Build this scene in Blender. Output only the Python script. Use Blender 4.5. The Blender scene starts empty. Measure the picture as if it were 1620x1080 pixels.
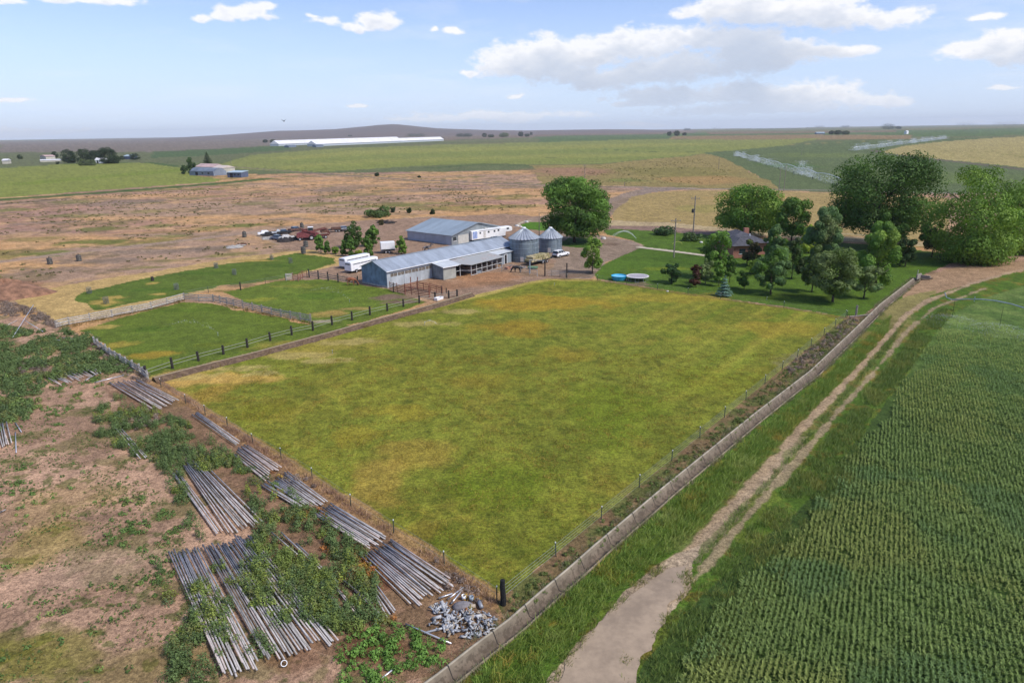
import bpy, bmesh, math, random
import numpy as np
from mathutils import Vector, Matrix, Euler

# ------------------------------------------------------------------ camera
SC = bpy.context.scene
COL = SC.collection
CAM_H = 30.0
F = 1080.0                      # focal length in photograph pixels (24 mm on a 36 mm wide frame)
PITCH = math.atan((540 - 207) / F)
ROLL = math.radians(0.9)
cr, sr = math.cos(ROLL), math.sin(ROLL)
fwd = Vector((0, math.cos(PITCH), -math.sin(PITCH)))
up0 = Vector((0, math.sin(PITCH), math.cos(PITCH)))
ex = Vector((1, 0, 0))
RV = ex * cr - up0 * sr
UV_ = ex * sr + up0 * cr
cam_data = bpy.data.cameras.new('camera')
cam = bpy.data.objects.new('camera', cam_data)
COL.objects.link(cam)
m = Matrix((RV, UV_, -fwd)).transposed().to_4x4()
m.translation = (0, 0, CAM_H)
cam.matrix_world = m
cam_data.sensor_width = 36.0
cam_data.lens = 24.0
cam_data.clip_start = 0.5
cam_data.clip_end = 120000
SC.camera = cam

def ray(u, v):
    x = (u - 810) / F; y = (540 - v) / F
    return RV * x + UV_ * y + fwd
def G(u, v, z=0.0):
    """point of the ground (or of a level z) seen at photograph pixel u, v"""
    d = ray(u, v); t = (z - CAM_H) / d.z
    return (d.x * t, d.y * t)
def ZAT(u, v, Y):
    """height seen at pixel u, v in the upright plane y = Y"""
    d = ray(u, v); t = Y / d.y
    return CAM_H + d.z * t
def HOR(u): return 207 - (u - 810) * math.tan(ROLL)
def GP(pts): return [G(u, max(v, HOR(u) + .7)) for u, v in pts]

# ------------------------------------------------------------------ view + light
SC.view_settings.view_transform = 'Standard'
SC.view_settings.look = 'None'
SC.view_settings.exposure = 0.80
SC.view_settings.gamma = 1.0
SC.view_settings.use_curve_mapping = False
try:
    SC.cycles.volume_bounces = 0
    SC.cycles.max_bounces = 6
    SC.cycles.transparent_max_bounces = 12
except Exception: pass
SUN_EL, SUN_AZ = math.radians(48), math.radians(118)      # azimuth from +Y towards +X
sun_d = bpy.data.lights.new('sun', 'SUN')
sun_d.energy = 2.4; sun_d.angle = math.radians(14); sun_d.color = (1, .955, .88)
sun = bpy.data.objects.new('sun', sun_d); COL.objects.link(sun)
sv = Vector((math.cos(SUN_EL) * math.sin(SUN_AZ), math.cos(SUN_EL) * math.cos(SUN_AZ), math.sin(SUN_EL)))
sun.rotation_euler = sv.to_track_quat('Z', 'Y').to_euler()
sun.location = (0, 0, 60)

# ------------------------------------------------------------------ node helper
class NT:
    def __init__(s, tree): s.t = tree; s.n = tree.nodes; s.l = tree.links
    def new(s, t, **k):
        n = s.n.new(t)
        for a, b in k.items(): setattr(n, a, b)
        return n
    def put(s, sock, v):
        if isinstance(v, bpy.types.NodeSocket): s.l.new(v, sock)
        elif v is not None: sock.default_value = v
    def math(s, op, a, b=None, c=None, clamp=False):
        n = s.new('ShaderNodeMath', operation=op, use_clamp=clamp)
        s.put(n.inputs[0], a); s.put(n.inputs[1], b); s.put(n.inputs[2], c)
        return n.outputs[0]
    def vmath(s, op, a, b=None, out=0):
        n = s.new('ShaderNodeVectorMath', operation=op)
        s.put(n.inputs[0], a); s.put(n.inputs[1], b)
        return n.outputs[out]
    def mix(s, f, a, b, typ='MIX'):
        n = s.new('ShaderNodeMixRGB', blend_type=typ)
        s.put(n.inputs[0], f); s.put(n.inputs[1], a); s.put(n.inputs[2], b)
        return n.outputs[0]
    def noise(s, vec, scale, detail=3, rough=.55, dist=0.0):
        n = s.new('ShaderNodeTexNoise'); s.put(n.inputs['Vector'], vec)
        n.inputs['Scale'].default_value = scale; n.inputs['Detail'].default_value = detail
        n.inputs['Roughness'].default_value = rough; n.inputs['Distortion'].default_value = dist
        return n.outputs['Fac']
    def smooth(s, x, a, b, lo=0.0, hi=1.0):
        n = s.new('ShaderNodeMapRange', interpolation_type='SMOOTHSTEP')
        for i, v in enumerate((x, a, b, lo, hi)): s.put(n.inputs[i], v)
        return n.outputs[0]

# ------------------------------------------------------------------ world: sky with clouds
world = bpy.data.worlds.new('World'); SC.world = world; world.use_nodes = True
W = NT(world.node_tree); W.n.clear()
sky = W.new('ShaderNodeTexSky', sky_type='NISHITA')
sky.sun_disc = False; sky.sun_elevation = SUN_EL; sky.sun_rotation = SUN_AZ
sky.altitude = 900; sky.air_density = 1.0; sky.dust_density = 0.6; sky.ozone_density = 1.6
tc = W.new('ShaderNodeTexCoord')
sep = W.new('ShaderNodeSeparateXYZ'); W.l.new(W.vmath('NORMALIZE', tc.outputs['Generated']), sep.inputs[0])
az = W.math('MULTIPLY', W.math('ARCTAN2', sep.outputs[0], sep.outputs[1]), 57.2958)
el = W.math('MULTIPLY', W.math('ARCSINE', sep.outputs[2]), 57.2958)
el_v = el
def azel(u, v):
    d = ray(u, v).normalized()
    return math.degrees(math.atan2(d.x, d.y)), math.degrees(math.asin(d.z))
# cumulus banks: photograph position of each puff, half width, half height (px)
PUFFS = [(800,95,44,28),(860,86,58,28),(930,85,78,30),(1010,73,78,32),(1090,67,68,28),(1170,71,78,26),(1250,77,66,20),(1300,81,32,12),(1352,82,34,15),
 (850,113,88,20),(960,120,120,24),(1080,110,120,26),(1190,95,90,22),(1050,152,80,15),(1160,153,105,20),(1270,150,105,21),(1370,158,78,15),(1200,172,165,10),
 (1140,10,70,20),(1230,16,110,26),(1330,26,90,26),(1420,30,62,24),(1290,2,120,16),
 (1530,86,52,20),(1590,76,60,32),(1640,66,60,36),(1590,50,40,12),(1550,30,34,9),
 (398,28,46,17),(415,14,26,12),(360,34,26,9),(325,38,22,7),(604,34,38,18),(570,44,30,8),(516,38,26,10),(500,30,14,6),(150,2,72,9),(20,4,30,5),
 (718,52,14,7),(688,50,10,5),(790,183,140,9),(690,188,90,5),(1040,194,50,5),(12,211,48,9),(108,211,38,6),(560,168,18,4),(1580,137,30,5),
 (15,160,22,5),(820,150,16,4),(1000,165,40,5),(1570,196,70,6),(745,112,12,6)]
skyc = W.mix(1.0, sky.outputs[0], (.086, .084, .101, 1), 'MULTIPLY')
# thin high veil: pales the blue and whitens towards the horizon
vz = W.smooth(el, -1, 12, .80, .06)
full = W.mix(vz, skyc, (.355, .445, .60, 1))
bg = W.new('ShaderNodeBackground'); W.put(bg.inputs[0], full); bg.inputs[1].default_value = 1.0
wo = W.new('ShaderNodeOutputWorld'); W.l.new(bg.outputs[0], wo.inputs[0])

# ------------------------------------------------------------------ colours and materials
KA = (1.22, 1.28, 1.50)
def lin(c):
    c = c / 255.0
    return c / 12.92 if c <= .04045 else ((c + .055) / 1.055) ** 2.4
def A(r, g, b, k=None):
    """albedo of a level surface that reads as r, g, b in this daylight"""
    k = k or KA
    return (min(lin(r) / k[0], .9), min(lin(g) / k[1], .9), min(lin(b) / k[2], .9))
MATS = {}
def mat(name, col, rough=.7, metal=0.0, var=.18, scale=2.0, bump=0.0, bscale=8.0, wave=None, spec=.4, alpha=None, streak=None):
    """surface with mottled wear; wave=(axis, scale, depth) gives corrugation or boards"""
    if name in MATS: return MATS[name]
    M = bpy.data.materials.new(name); M.use_nodes = True
    T = NT(M.node_tree); b = T.n['Principled BSDF']
    tcn = T.new('ShaderNodeTexCoord'); O = tcn.outputs['Object']
    c = (*col, 1)
    v = O if not streak else T.vmath('MULTIPLY', O, streak)
    n = T.noise(v, scale, 5, .6)
    n2 = T.noise(v, scale * 7, 3, .6)
    f = T.math('ADD', T.math('MULTIPLY', n, .7), T.math('MULTIPLY', n2, .3))
    dark = tuple(x * (1 - var * 1.6) for x in col) + (1,); lite = tuple(min(1, x * (1 + var * 1.4)) for x in col) + (1,)
    T.put(b.inputs['Base Color'], T.mix(T.smooth(f, .33, .67), dark, lite))
    b.inputs['Roughness'].default_value = rough; b.inputs['Metallic'].default_value = metal
    b.inputs['Specular IOR Level'].default_value = spec
    h = None
    if bump: h = T.math('MULTIPLY', T.noise(O, bscale, 4, .6), bump)
    if wave:
        s = T.new('ShaderNodeSeparateXYZ'); T.l.new(O, s.inputs[0])
        w = T.math('MULTIPLY', T.math('SINE', T.math('MULTIPLY', s.outputs[wave[0]], wave[1])), wave[2])
        h = w if h is None else T.math('ADD', h, w)
    if h is not None:
        bn = T.new('ShaderNodeBump'); bn.inputs['Distance'].default_value = 1.0; bn.inputs['Strength'].default_value = 1.0
        T.put(bn.inputs['Height'], h); T.l.new(bn.outputs[0], b.inputs['Normal'])
    if alpha is not None: b.inputs['Alpha'].default_value = alpha
    MATS[name] = M
    return M
def leaf_mat(name, trans=.25, rough=.7):
    """foliage and grass: colour stored per leaf"""
    M = bpy.data.materials.new(name); M.use_nodes = True
    T = NT(M.node_tree); b = T.n['Principled BSDF']
    at = T.new('ShaderNodeAttribute', attribute_name='col')
    b.inputs['Roughness'].default_value = rough; b.inputs['Specular IOR Level'].default_value = .22
    T.l.new(at.outputs['Color'], b.inputs['Base Color'])
    tr = T.new('ShaderNodeBsdfTranslucent'); T.put(tr.inputs[0], T.mix(1.0, at.outputs['Color'], (1.15, 1.25, .6, 1), 'MULTIPLY'))
    ms = T.new('ShaderNodeMixShader'); ms.inputs[0].default_value = trans
    T.l.new(b.outputs[0], ms.inputs[1]); T.l.new(tr.outputs[0], ms.inputs[2])
    T.l.new(ms.outputs[0], T.n['Material Output'].inputs[0])
    return M
LEAF = leaf_mat('leaf_surface', .28); GRASS = leaf_mat('grass_surface', .2)
BARK = mat('bark', (.085, .065, .05), .9, var=.3, scale=6, bump=.02, bscale=20)
PALEBARK = mat('pale_bark', (.19, .16, .125), .9, var=.25, scale=6, bump=.02, bscale=20)
GALV = mat('galvanised_sheet', (.33, .385, .43), .5, .35, var=.14, scale=.5, wave=(0, 41, .012), streak=(1, 1, .25))
GALVROOF = mat('galvanised_roof_sheet', (.40, .44, .485), .5, .35, var=.13, scale=.35, wave=(0, 31, .012), streak=(2.2, .35, 1))
BLUEMETAL = mat('blue_grey_gable_sheet', (.17, .235, .32), .6, .15, var=.22, scale=.8, wave=(2, 26, .012))
PALEMETAL = mat('pale_corrugated_wall', (.42, .45, .47), .6, .15, var=.14, scale=.6, wave=(0, 31, .012), streak=(1, 1, .4))
WHITE = mat('white_paint', (.80, .80, .80), .4, var=.05, scale=1.5)
OFFWHITE = mat('weathered_white', (.55, .53, .50), .7, var=.2, scale=3)
DARK = mat('dark_interior', (.02, .02, .022), .8, var=.3)
BLACK = mat('black_rubber', (.02, .02, .02), .8, var=.3)
GLASS = mat('dark_glass', (.03, .04, .05), .12, var=.1, spec=.8)
CHROME = mat('pale_rim', (.62, .62, .64), .3, .5, var=.1)
OLDWOOD = mat('weathered_wood', (.24, .205, .175), .85, var=.3, scale=5, bump=.01, bscale=30)
GREYWOOD = mat('silvery_board', (.40, .37, .33), .85, var=.28, scale=4, bump=.008, bscale=30)
DARKWOOD = mat('dark_creosote_post', (.035, .028, .025), .85, var=.35, scale=7, bump=.01, bscale=30)
REDRAIL = mat('rust_red_rail', (.25, .10, .065), .7, .2, var=.3, scale=5)
STEELPOST = mat('green_steel_post', (.06, .075, .06), .6, .3, var=.2)
WIRE = mat('fence_wire', (.22, .25, .22), .5, .5, var=.1)
CONC = mat('old_concrete', (.27, .235, .20), .9, var=.2, scale=2.2, bump=.01, bscale=22)
PIPE = mat('dull_aluminium_pipe', (.40, .375, .36), .65, .05, var=.3, scale=2.4, streak=(.5, 3, 3))
PIPE2 = mat('pinkish_pipe', (.44, .37, .34), .7, .0, var=.3, scale=2.4, streak=(.5, 3, 3))
PIPE3 = mat('tarnished_pipe', (.25, .235, .22), .6, .05, var=.4, scale=2.4, streak=(.5, 3, 3))
PIPEDARK = mat('pipe_coupler', (.13, .125, .125), .6, .4, var=.3)

# ------------------------------------------------------------------ object helpers
def tag(o, label=None, cat=None, group=None, kind=None):
    if label: o['label'] = label
    if cat: o['category'] = cat
    if group: o['group'] = group
    if kind: o['kind'] = kind
    return o
def thing(name, label, cat, loc=(0, 0, 0), rz=0.0, group=None):
    o = bpy.data.objects.new(name, None); COL.objects.link(o)
    o.empty_display_size = .3
    o.location = loc; o.rotation_euler = (0, 0, rz)
    return tag(o, label, cat, group)
def kids(o): return [c for c in bpy.data.objects if c.parent == o]
def copy_tree(o, ch, loc=None, rz=None, scale=None, label=None, group=None):
    """ch: list of (child, [grandchildren])"""
    r = o.copy(); COL.objects.link(r)
    if loc is not None: r.location = loc
    if rz is not None: r.rotation_euler = (0, 0, rz)
    if scale is not None: r.scale = scale
    if label: r['label'] = label
    if group: r['group'] = group
    for c, gs in ch:
        cc = c.copy(); COL.objects.link(cc); cc.parent = r
        for g in gs:
            gg = g.copy(); COL.objects.link(gg); gg.parent = cc
    return r
def tree_of(o): return [(c, kids(c)) for c in kids(o)]

class MB:
    def __init__(s): s.v = []; s.f = []
    def add(s, vs, fs):
        n = len(s.v); s.v += [tuple(p) for p in vs]; s.f += [tuple(i + n for i in f) for f in fs]; return s
    def box(s, c, d, rz=0.0, bev=0.0):
        x, y, z = d[0] / 2, d[1] / 2, d[2] / 2
        pts = [(-x,-y,-z),(x,-y,-z),(x,y,-z),(-x,y,-z),(-x,-y,z),(x,-y,z),(x,y,z),(-x,y,z)]
        cc, ss = math.cos(rz), math.sin(rz)
        return s.add([(c[0] + p[0]*cc - p[1]*ss, c[1] + p[0]*ss + p[1]*cc, c[2] + p[2]) for p in pts],
                     [(0,3,2,1),(4,5,6,7),(0,1,5,4),(1,2,6,5),(2,3,7,6),(3,0,4,7)])
    def tube(s, pts, r, n=6, caps=True):
        pts = [Vector(p) for p in pts]
        rs = r if isinstance(r, (list, tuple)) else [r] * len(pts)
        b = len(s.v); prev = None
        for i, p in enumerate(pts):
            d = (pts[min(i+1, len(pts)-1)] - pts[max(i-1, 0)]).normalized()
            a = d.cross(Vector((0,0,1))) if abs(d.z) < .95 else d.cross(Vector((1,0,0)))
            a.normalize(); c = d.cross(a)
            for k in range(n):
                t = 2*math.pi*k/n
                s.v.append(tuple(p + (a*math.cos(t) + c*math.sin(t))*rs[i]))
        for i in range(len(pts)-1):
            for k in range(n):
                q = b + i*n
                s.f.append((q+k, q+(k+1)%n, q+n+(k+1)%n, q+n+k))
        if caps:
            s.f.append(tuple(b+k for k in reversed(range(n)))); q = b+(len(pts)-1)*n
            s.f.append(tuple(q+k for k in range(n)))
        return s
    def lathe(s, prof, n=24, c=(0,0,0)):
        b = len(s.v)
        for (r, z) in prof:
            for k in range(n):
                t = 2*math.pi*k/n; s.v.append((c[0]+r*math.cos(t), c[1]+r*math.sin(t), c[2]+z))
        for i in range(len(prof)-1):
            for k in range(n):
                q = b+i*n; s.f.append((q+k, q+(k+1)%n, q+n+(k+1)%n, q+n+k))
        return s
    def prism(s, poly, y0, y1):
        """poly in (x, z), extruded along y"""
        n = len(poly)
        vs = [(p[0], y0, p[1]) for p in poly] + [(p[0], y1, p[1]) for p in poly]
        fs = [tuple(range(n)), tuple(reversed(range(n, 2*n)))] + [(i, i+n, (i+1)%n+n, (i+1)%n) for i in range(n)]
        return s.add(vs, fs)
    def slab(s, a, b, c, d, t):
        """four corners and a thickness downwards"""
        vs = [a, b, c, d] + [(p[0], p[1], p[2]-t) for p in (a, b, c, d)]
        return s.add(vs, [(0,1,2,3),(7,6,5,4),(0,4,5,1),(1,5,6,2),(2,6,7,3),(3,7,4,0)])
    def build(s, name, m, parent=None, smooth=False, bevel=0.0):
        me = bpy.data.meshes.new(name); me.from_pydata(s.v, [], s.f); me.update()
        bm = bmesh.new(); bm.from_mesh(me); bmesh.ops.recalc_face_normals(bm, faces=bm.faces); bm.to_mesh(me); bm.free()
        if smooth:
            me.polygons.foreach_set('use_smooth', [True]*len(me.polygons))
        me.materials.append(m)
        o = bpy.data.objects.new(name, me); COL.objects.link(o)
        if parent is not None: o.parent = parent
        if bevel:
            md = o.modifiers.new('bevel', 'BEVEL'); md.width = bevel; md.segments = 2; md.limit_method = 'ANGLE'
        return o

def np_mesh(name, V, Fq, m, parent=None, col=None, smooth=False):
    """V (n,3), Fq (k,4) quads, col (n,3) per vertex"""
    me = bpy.data.meshes.new(name)
    V = np.asarray(V, np.float32); Fq = np.asarray(Fq, np.int32)
    me.vertices.add(len(V)); me.vertices.foreach_set('co', V.ravel())
    k = Fq.shape[1]
    me.loops.add(Fq.size); me.loops.foreach_set('vertex_index', Fq.ravel())
    me.polygons.add(len(Fq)); me.polygons.foreach_set('loop_start', np.arange(0, Fq.size, k, dtype=np.int32))
    if smooth: me.polygons.foreach_set('use_smooth', np.ones(len(Fq), bool))
    me.update(calc_edges=True)
    if col is not None:
        at = me.color_attributes.new('col', 'FLOAT_COLOR', 'POINT')
        c = np.ones((len(V), 4), np.float32); c[:, :3] = col
        at.data.foreach_set('color', c.ravel())
    me.materials.append(m)
    o = bpy.data.objects.new(name, me); COL.objects.link(o)
    if parent is not None: o.parent = parent
    return o
def leaves(name, C, S, col, m, parent=None, rng=None, up=None, aspect=.6):
    """small four-sided leaves at C (n,3) with size S (n), random tilt, optional outward normal up (n,3)"""
    n = len(C)
    d = rng.normal(size=(n, 3)); d /= np.linalg.norm(d, axis=1)[:, None]
    if up is not None:
        nr = up + .5 * d; nr /= np.linalg.norm(nr, axis=1)[:, None] + 1e-9
    else: nr = d
    t = rng.normal(size=(n, 3)); u = np.cross(nr, t); u /= np.linalg.norm(u, axis=1)[:, None] + 1e-9
    w = np.cross(nr, u)
    S = np.asarray(S)[:, None]
    u = u * S * .5; w = w * S * .5 * aspect
    V = np.empty((n, 4, 3), np.float32)
    V[:, 0] = C - u; V[:, 1] = C + w - u*.1; V[:, 2] = C + u; V[:, 3] = C - w + u*.15
    Q = np.arange(n * 4, dtype=np.int32).reshape(n, 4)
    return np_mesh(name, V.reshape(-1, 3), Q, m, parent, np.repeat(col, 4, 0))
def blades(name, B, H, Wd, lean, col, m, parent=None, tip=None):
    """upright blades: base B (n,3), height H, width Wd, lean vector (n,2)"""
    n = len(B); rng = np.random.default_rng(n)
    a = rng.uniform(0, 2*np.pi, n); s = np.stack([np.cos(a), np.sin(a), 0*a], 1) * (Wd[:, None] * .5)
    top = B + np.concatenate([lean, H[:, None]], 1)
    V = np.empty((n, 4, 3), np.float32)
    V[:, 0] = B - s; V[:, 1] = B + s; V[:, 2] = top + s*.35; V[:, 3] = top - s*.35
    Q = np.arange(n * 4, dtype=np.int32).reshape(n, 4)
    return np_mesh(name, V.reshape(-1, 3), Q, m, parent, np.repeat(col, 4, 0))

# ------------------------------------------------------------------ numpy noise and masks
def _h(ix, iy, seed):
    n = (ix.astype(np.int64) * 374761393 + iy.astype(np.int64) * 668265263 + seed * 982451653) & 0xffffffff
    n = ((n ^ (n >> 13)) * 1274126177) & 0xffffffff
    return ((n ^ (n >> 16)) & 0xffff) / 65535.0
def vnoise(x, y, s, seed=0):
    x = x / s; y = y / s
    ix = np.floor(x); iy = np.floor(y); fx = x - ix; fy = y - iy
    fx = fx*fx*(3-2*fx); fy = fy*fy*(3-2*fy)
    a = _h(ix, iy, seed); b = _h(ix+1, iy, seed); c = _h(ix, iy+1, seed); d = _h(ix+1, iy+1, seed)
    return (a*(1-fx)+b*fx)*(1-fy) + (c*(1-fx)+d*fx)*fy
def fbm(x, y, s, seed=0, o=4):
    t = 0; w = 1.0; tot = 0
    for i in range(o):
        t = t + w * vnoise(x + i*17.3, y - i*9.1, s / (2**i), seed + i*7); tot += w; w *= .55
    return t / tot
def sstep(x, a, b):
    t = np.clip((x - a) / (b - a), 0, 1); return t*t*(3-2*t)
def inpoly(X, Y, poly):
    ins = np.zeros(X.shape, bool); n = len(poly)
    for i in range(n):
        x1, y1 = poly[i]; x2, y2 = poly[(i+1) % n]
        if y1 == y2: continue
        c = ((y1 > Y) != (y2 > Y)) & (X < (x2-x1)*(Y-y1)/(y2-y1)+x1)
        ins ^= c
    return ins
def dline(X, Y, pts):
    """distance to a polyline and arc length along it"""
    best = np.full(X.shape, 1e9)
    for (x1, y1), (x2, y2) in zip(pts[:-1], pts[1:]):
        dx, dy = x2-x1, y2-y1; L = dx*dx+dy*dy
        t = np.clip(((X-x1)*dx+(Y-y1)*dy)/L, 0, 1)
        best = np.minimum(best, np.hypot(X-x1-t*dx, Y-y1-t*dy))
    return best
def resample(pts, step):
    out = [pts[0]]; 
    for a, b in zip(pts[:-1], pts[1:]):
        L = math.hypot(b[0]-a[0], b[1]-a[1]); n = max(1, int(round(L/step)))
        out += [(a[0]+(b[0]-a[0])*k/n, a[1]+(b[1]-a[1])*k/n) for k in range(1, n+1)]
    return out
# ================================================================== GROUND
PA, PB, PC, PD, PE = (790,950), (243,600), (1340,503), (872,440), (745,466)
DITCH_PX = [(560,1192),(642,1125),(705,1078),(762,1032),(817,990),(865,947),(910,908),(953,869),(1010,820),(1062,775),(1131,718),(1201,660),(1290,590),(1352,530),(1398,484),(1452,441)]
DITCH = GP(DITCH_PX)
CURB = GP([(243,603),(300,588),(400,563),(500,536),(600,508),(680,487),(745,467)])
def paint(X, Y):
    """natural colour (albedo) of the ground at X, Y"""
    n = X.size
    C = np.empty((n, 3), np.float32)
    R = np.hypot(X, Y)
    nb = fbm(X, Y, 60, 1); nm = fbm(X, Y, 14, 2); ns = fbm(X, Y, 3.2, 3, 5); nt = fbm(X, Y, .7, 4, 3)
    # stretched noise for the far country
    nf = fbm(X, Y, 420, 9, 4)
    C[:] = A(170, 142, 124)
    def blend(mask, col, k=1.0):
        m_ = (np.clip(mask, 0, 1) * k).astype(np.float32)[:, None]
        C[:] = C * (1-m_) + np.array(col, np.float32) * m_
    def poly(px, col, warp=.0, ws=6.0, k=1.0, world=False):
        P = px if world else GP(px)
        xs = [p[0] for p in P]; ys = [p[1] for p in P]
        sel = np.nonzero((X > min(xs)-warp) & (X < max(xs)+warp) & (Y > min(ys)-warp) & (Y < max(ys)+warp))[0]
        if not len(sel): return
        x, y = X[sel], Y[sel]
        if warp:
            x = x + (fbm(x, y, ws, 31)-.5)*2*warp; y = y + (fbm(x, y, ws, 57)-.5)*2*warp
        i = inpoly(x, y, P); s = sel[i]
        C[s] = C[s]*(1-k) + np.array(col, np.float32)*k
        return s
    def line(px, w, col, k=1.0, warp=.0, soft=.3, ws=3):
        P = GP(px)
        xs = [p[0] for p in P]; ys = [p[1] for p in P]; pad = w + warp + 2
        sel = np.nonzero((X > min(xs)-pad) & (X < max(xs)+pad) & (Y > min(ys)-pad) & (Y < max(ys)+pad))[0]
        if not len(sel): return
        d = dline(X[sel], Y[sel], P) + (fbm(X[sel], Y[sel], ws, 77)-.5)*2*warp
        mk = (1-sstep(d, w/2*(1-soft), w/2*(1+soft)))*k
        C[sel] = C[sel]*(1-mk[:, None]) + np.array(col, np.float32)*mk[:, None]
    def spot(u, v, ru, rv, col, k=.8, rag=.6):
        x0, y0 = G(u, v); x1, _ = G(u+ru, v); _, ya = G(u, v-rv); _, yb = G(u, v+rv)
        rx = abs(x1-x0); ry = abs(ya-yb)/2
        sel = np.nonzero((abs(X-x0) < 2*rx) & (abs(Y-y0) < 2*ry))[0]
        if not len(sel): return
        x, y = X[sel], Y[sel]
        d = np.hypot((x-x0)/rx, (y-y0)/ry) + (fbm(x, y, min(rx, ry)*.6+.5, 91, 5)-.5)*2*rag
        mk = (1-sstep(d, .45, 1.05))*k
        C[sel] = C[sel]*(1-mk[:, None]) + np.array(col, np.float32)*mk[:, None]
    # ---- open range: pinkish soil, straw and dull green tufts in drifts
    fx = fbm(X*.35, Y, 26, 12, 4); fy = fbm(X*.5, Y, 60, 15, 4)
    blend(sstep(fx, .45, .60), A(204, 160, 112), .8)
    blend(sstep(fy, .50, .64), A(164, 130, 120), .8)
    blend(sstep(fbm(X*.5, Y, 18, 21, 4), .60, .70), A(128, 124, 66), .75)
    blend(sstep(fbm(X*.8, Y, 5, 25, 5), .54, .62), A(122, 108, 78), .6)
    blend(sstep(fbm(X*.8, Y, 8, 27, 5), .56, .64), A(204, 166, 128), .5)
    for q in [(122,319,50,5,.6),(19,332,34,4,.7),(119,341,50,4,.6),(151,362,40,4,.8),(155,383,60,6,.9),(84,401,50,5,.9),(248,358,30,4,.7),(267,374,30,4,.7),(387,356,34,3.5,.9),(335,361,36,4,.6),(60,378,50,5,.5),(230,335,40,3,.5),(330,312,50,4,.5),(400,322,40,3,.5),(640,325,60,4,.6),(690,345,40,3,.6),(740,330,60,4,.5)]:
        spot(q[0], q[1], q[2], q[3], A(112,118,58), q[4], .8)
    for q in [(193,319,60,5),(80,352,60,4),(250,398,90,6),(330,392,60,5),(520,300,80,5),(100,425,70,6),(700,300,90,4),(150,412,80,5)]: spot(q[0], q[1], q[2], q[3], A(134,118,108), .7, .9)
    # ---- bands of the far country (right part first, all fields are real size)
    far = (Y > 560)
    g1 = sstep(fbm(X*.6, Y, 300, 41, 3), .42, .58)
    f_ = far.astype(float)
    blend(f_, A(118, 116, 84), 1); blend(f_*g1, A(96, 110, 74), .7)
    poly([(0,224),(380,214),(700,208),(700,221),(400,232),(300,241),(0,242)], A(126,116,110), 60, 500)
    poly([(0,241),(300,240),(420,233),(560,228),(560,238),(400,248),(300,256),(0,262)], A(104,110,78), 30, 200)
    poly([(240,240),(400,233),(460,231),(460,237),(300,248),(240,250)], A(84,104,66), 8, 100)
    poly([(330,262),(420,248),(400,262),(340,268)], A(150,142,112), 4, 60)
    poly([(700,208),(1100,205),(1100,214),(860,217),(700,222)], A(124,110,98), 60, 500)
    poly([(850,216),(1090,211),(1620,203),(1900,200),(1900,212),(1620,214),(1240,220),(1060,219),(850,226)], A(92,112,70), 30, 300)
    poly([(1060,216),(1240,213),(1440,214),(1440,220),(1240,222),(1060,220)], A(142,122,92), 12, 200)
    poly([(1120,209),(1250,208),(1420,206),(1420,209),(1240,211),(1120,212)], A(128,112,92), 20, 300)
    poly([(400,245),(528,235),(684,229.6),(860,225),(1013,220.5),(1186,221),(1300,219),(1240,230.5),(1161,238),(1114,241.6),(1087,246.5),(1025,251.5),(951,259),(840,260),(755,258),(641,263.7),(513.6,272),(451,271),(385,268),(340,262)], A(132,138,78), 3, 60)
    for k, (a, b_, c_) in enumerate([(232,.35,(160,158,84)),(238,.3,(122,136,66)),(247,.35,(156,156,84)),(252,.3,(120,134,62))]):
        poly([(430,a+18),(560,a+6),(760,a),(1100,a-6),(1150,a-4),(900,a+4),(640,a+11),(460,a+21)], A(*c_), 14, 90, b_)
    line([(950,236),(1020,240),(1114,241)], 6, A(80,100,60), .9, 3)
    line([(860,250),(930,248)], 5, A(84,100,54), .7, 3)
    line([(684,266),(755,260),(840,262),(951,260)], 9, A(78,98,54), .85, 3)
    # reddish pasture between the fields and the road
    poly([(951,260),(1025,252),(1090,247),(1114,243),(1150,250),(1180,268),(1215,285),(1232,301),(1100,297),(985,294),(860,291),(840,262)], A(146,132,86), 6, 40)
    spot(1060,272,120,14, A(124,120,66), .6); spot(1120,285,90,8, A(170,136,92), .7); spot(900,272,90,10, A(158,122,102), .8)
    spot(985,285,40,4, A(108,122,62), .7)
    # green circle under the pivot, hay field, dark edge track
    poly([(1114,242),(1161,238),(1240,230.5),(1330,222),(1500,219),(1620,218),(2100,214),(2400,330),(1620,305),(1335,305),(1232,301),(1215,285),(1180,268),(1150,252)], A(96,110,74), 3, 40)
    spot(1500,280,200,12, A(104,122,66), .6); spot(1300,245,120,5, A(112,126,74), .6); spot(1250,262,60,6, A(78,108,52), .7)
    poly([(1390,241),(1430,231),(1480,225),(1560,219),(1620,216.5),(2000,210),(2400,300),(1900,300),(1620,265),(1540,257),(1450,248)], A(164,152,104), 2, 40)
    for a in range(7):
        line([(1440+a*18,243+a*1.2),(1520+a*20,236+a*2.2),(1620+a*10,241+a*4)], 3.2, A(140,134,80), .55, 1.2)
    line([(1382,238),(1400,243),(1450,249),(1540,259),(1620,268),(1800,290)], 9, A(104,98,88), 1, 1.2)
    line([(1240,230),(1330,225),(1440,221)], 8, A(158,140,92), .7, 4)
    # left yellow-green field and its dark verge
    s = poly([(-300,286),(0,266),(98,260),(189,258),(233,258),(285,265.6),(306,277),(350,284),(337,288),(145,302),(0,313),(-300,334)], A(132,140,70), 2, 40)
    for a in range(6):
        spot(40+a*52, 290-a*4.5, 45, 3, A(116,134,48), .6)
    line([(-200,332),(0,316),(145,306),(337,291),(420,283)], 15, A(70,98,44), .95, 2.2)
    line([(0,323),(60,318),(100,314)], 7, A(92,88,72), .8, 3)
    line([(98,259),(233,257),(285,264)], 9, A(72,98,46), .8, 3)
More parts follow.
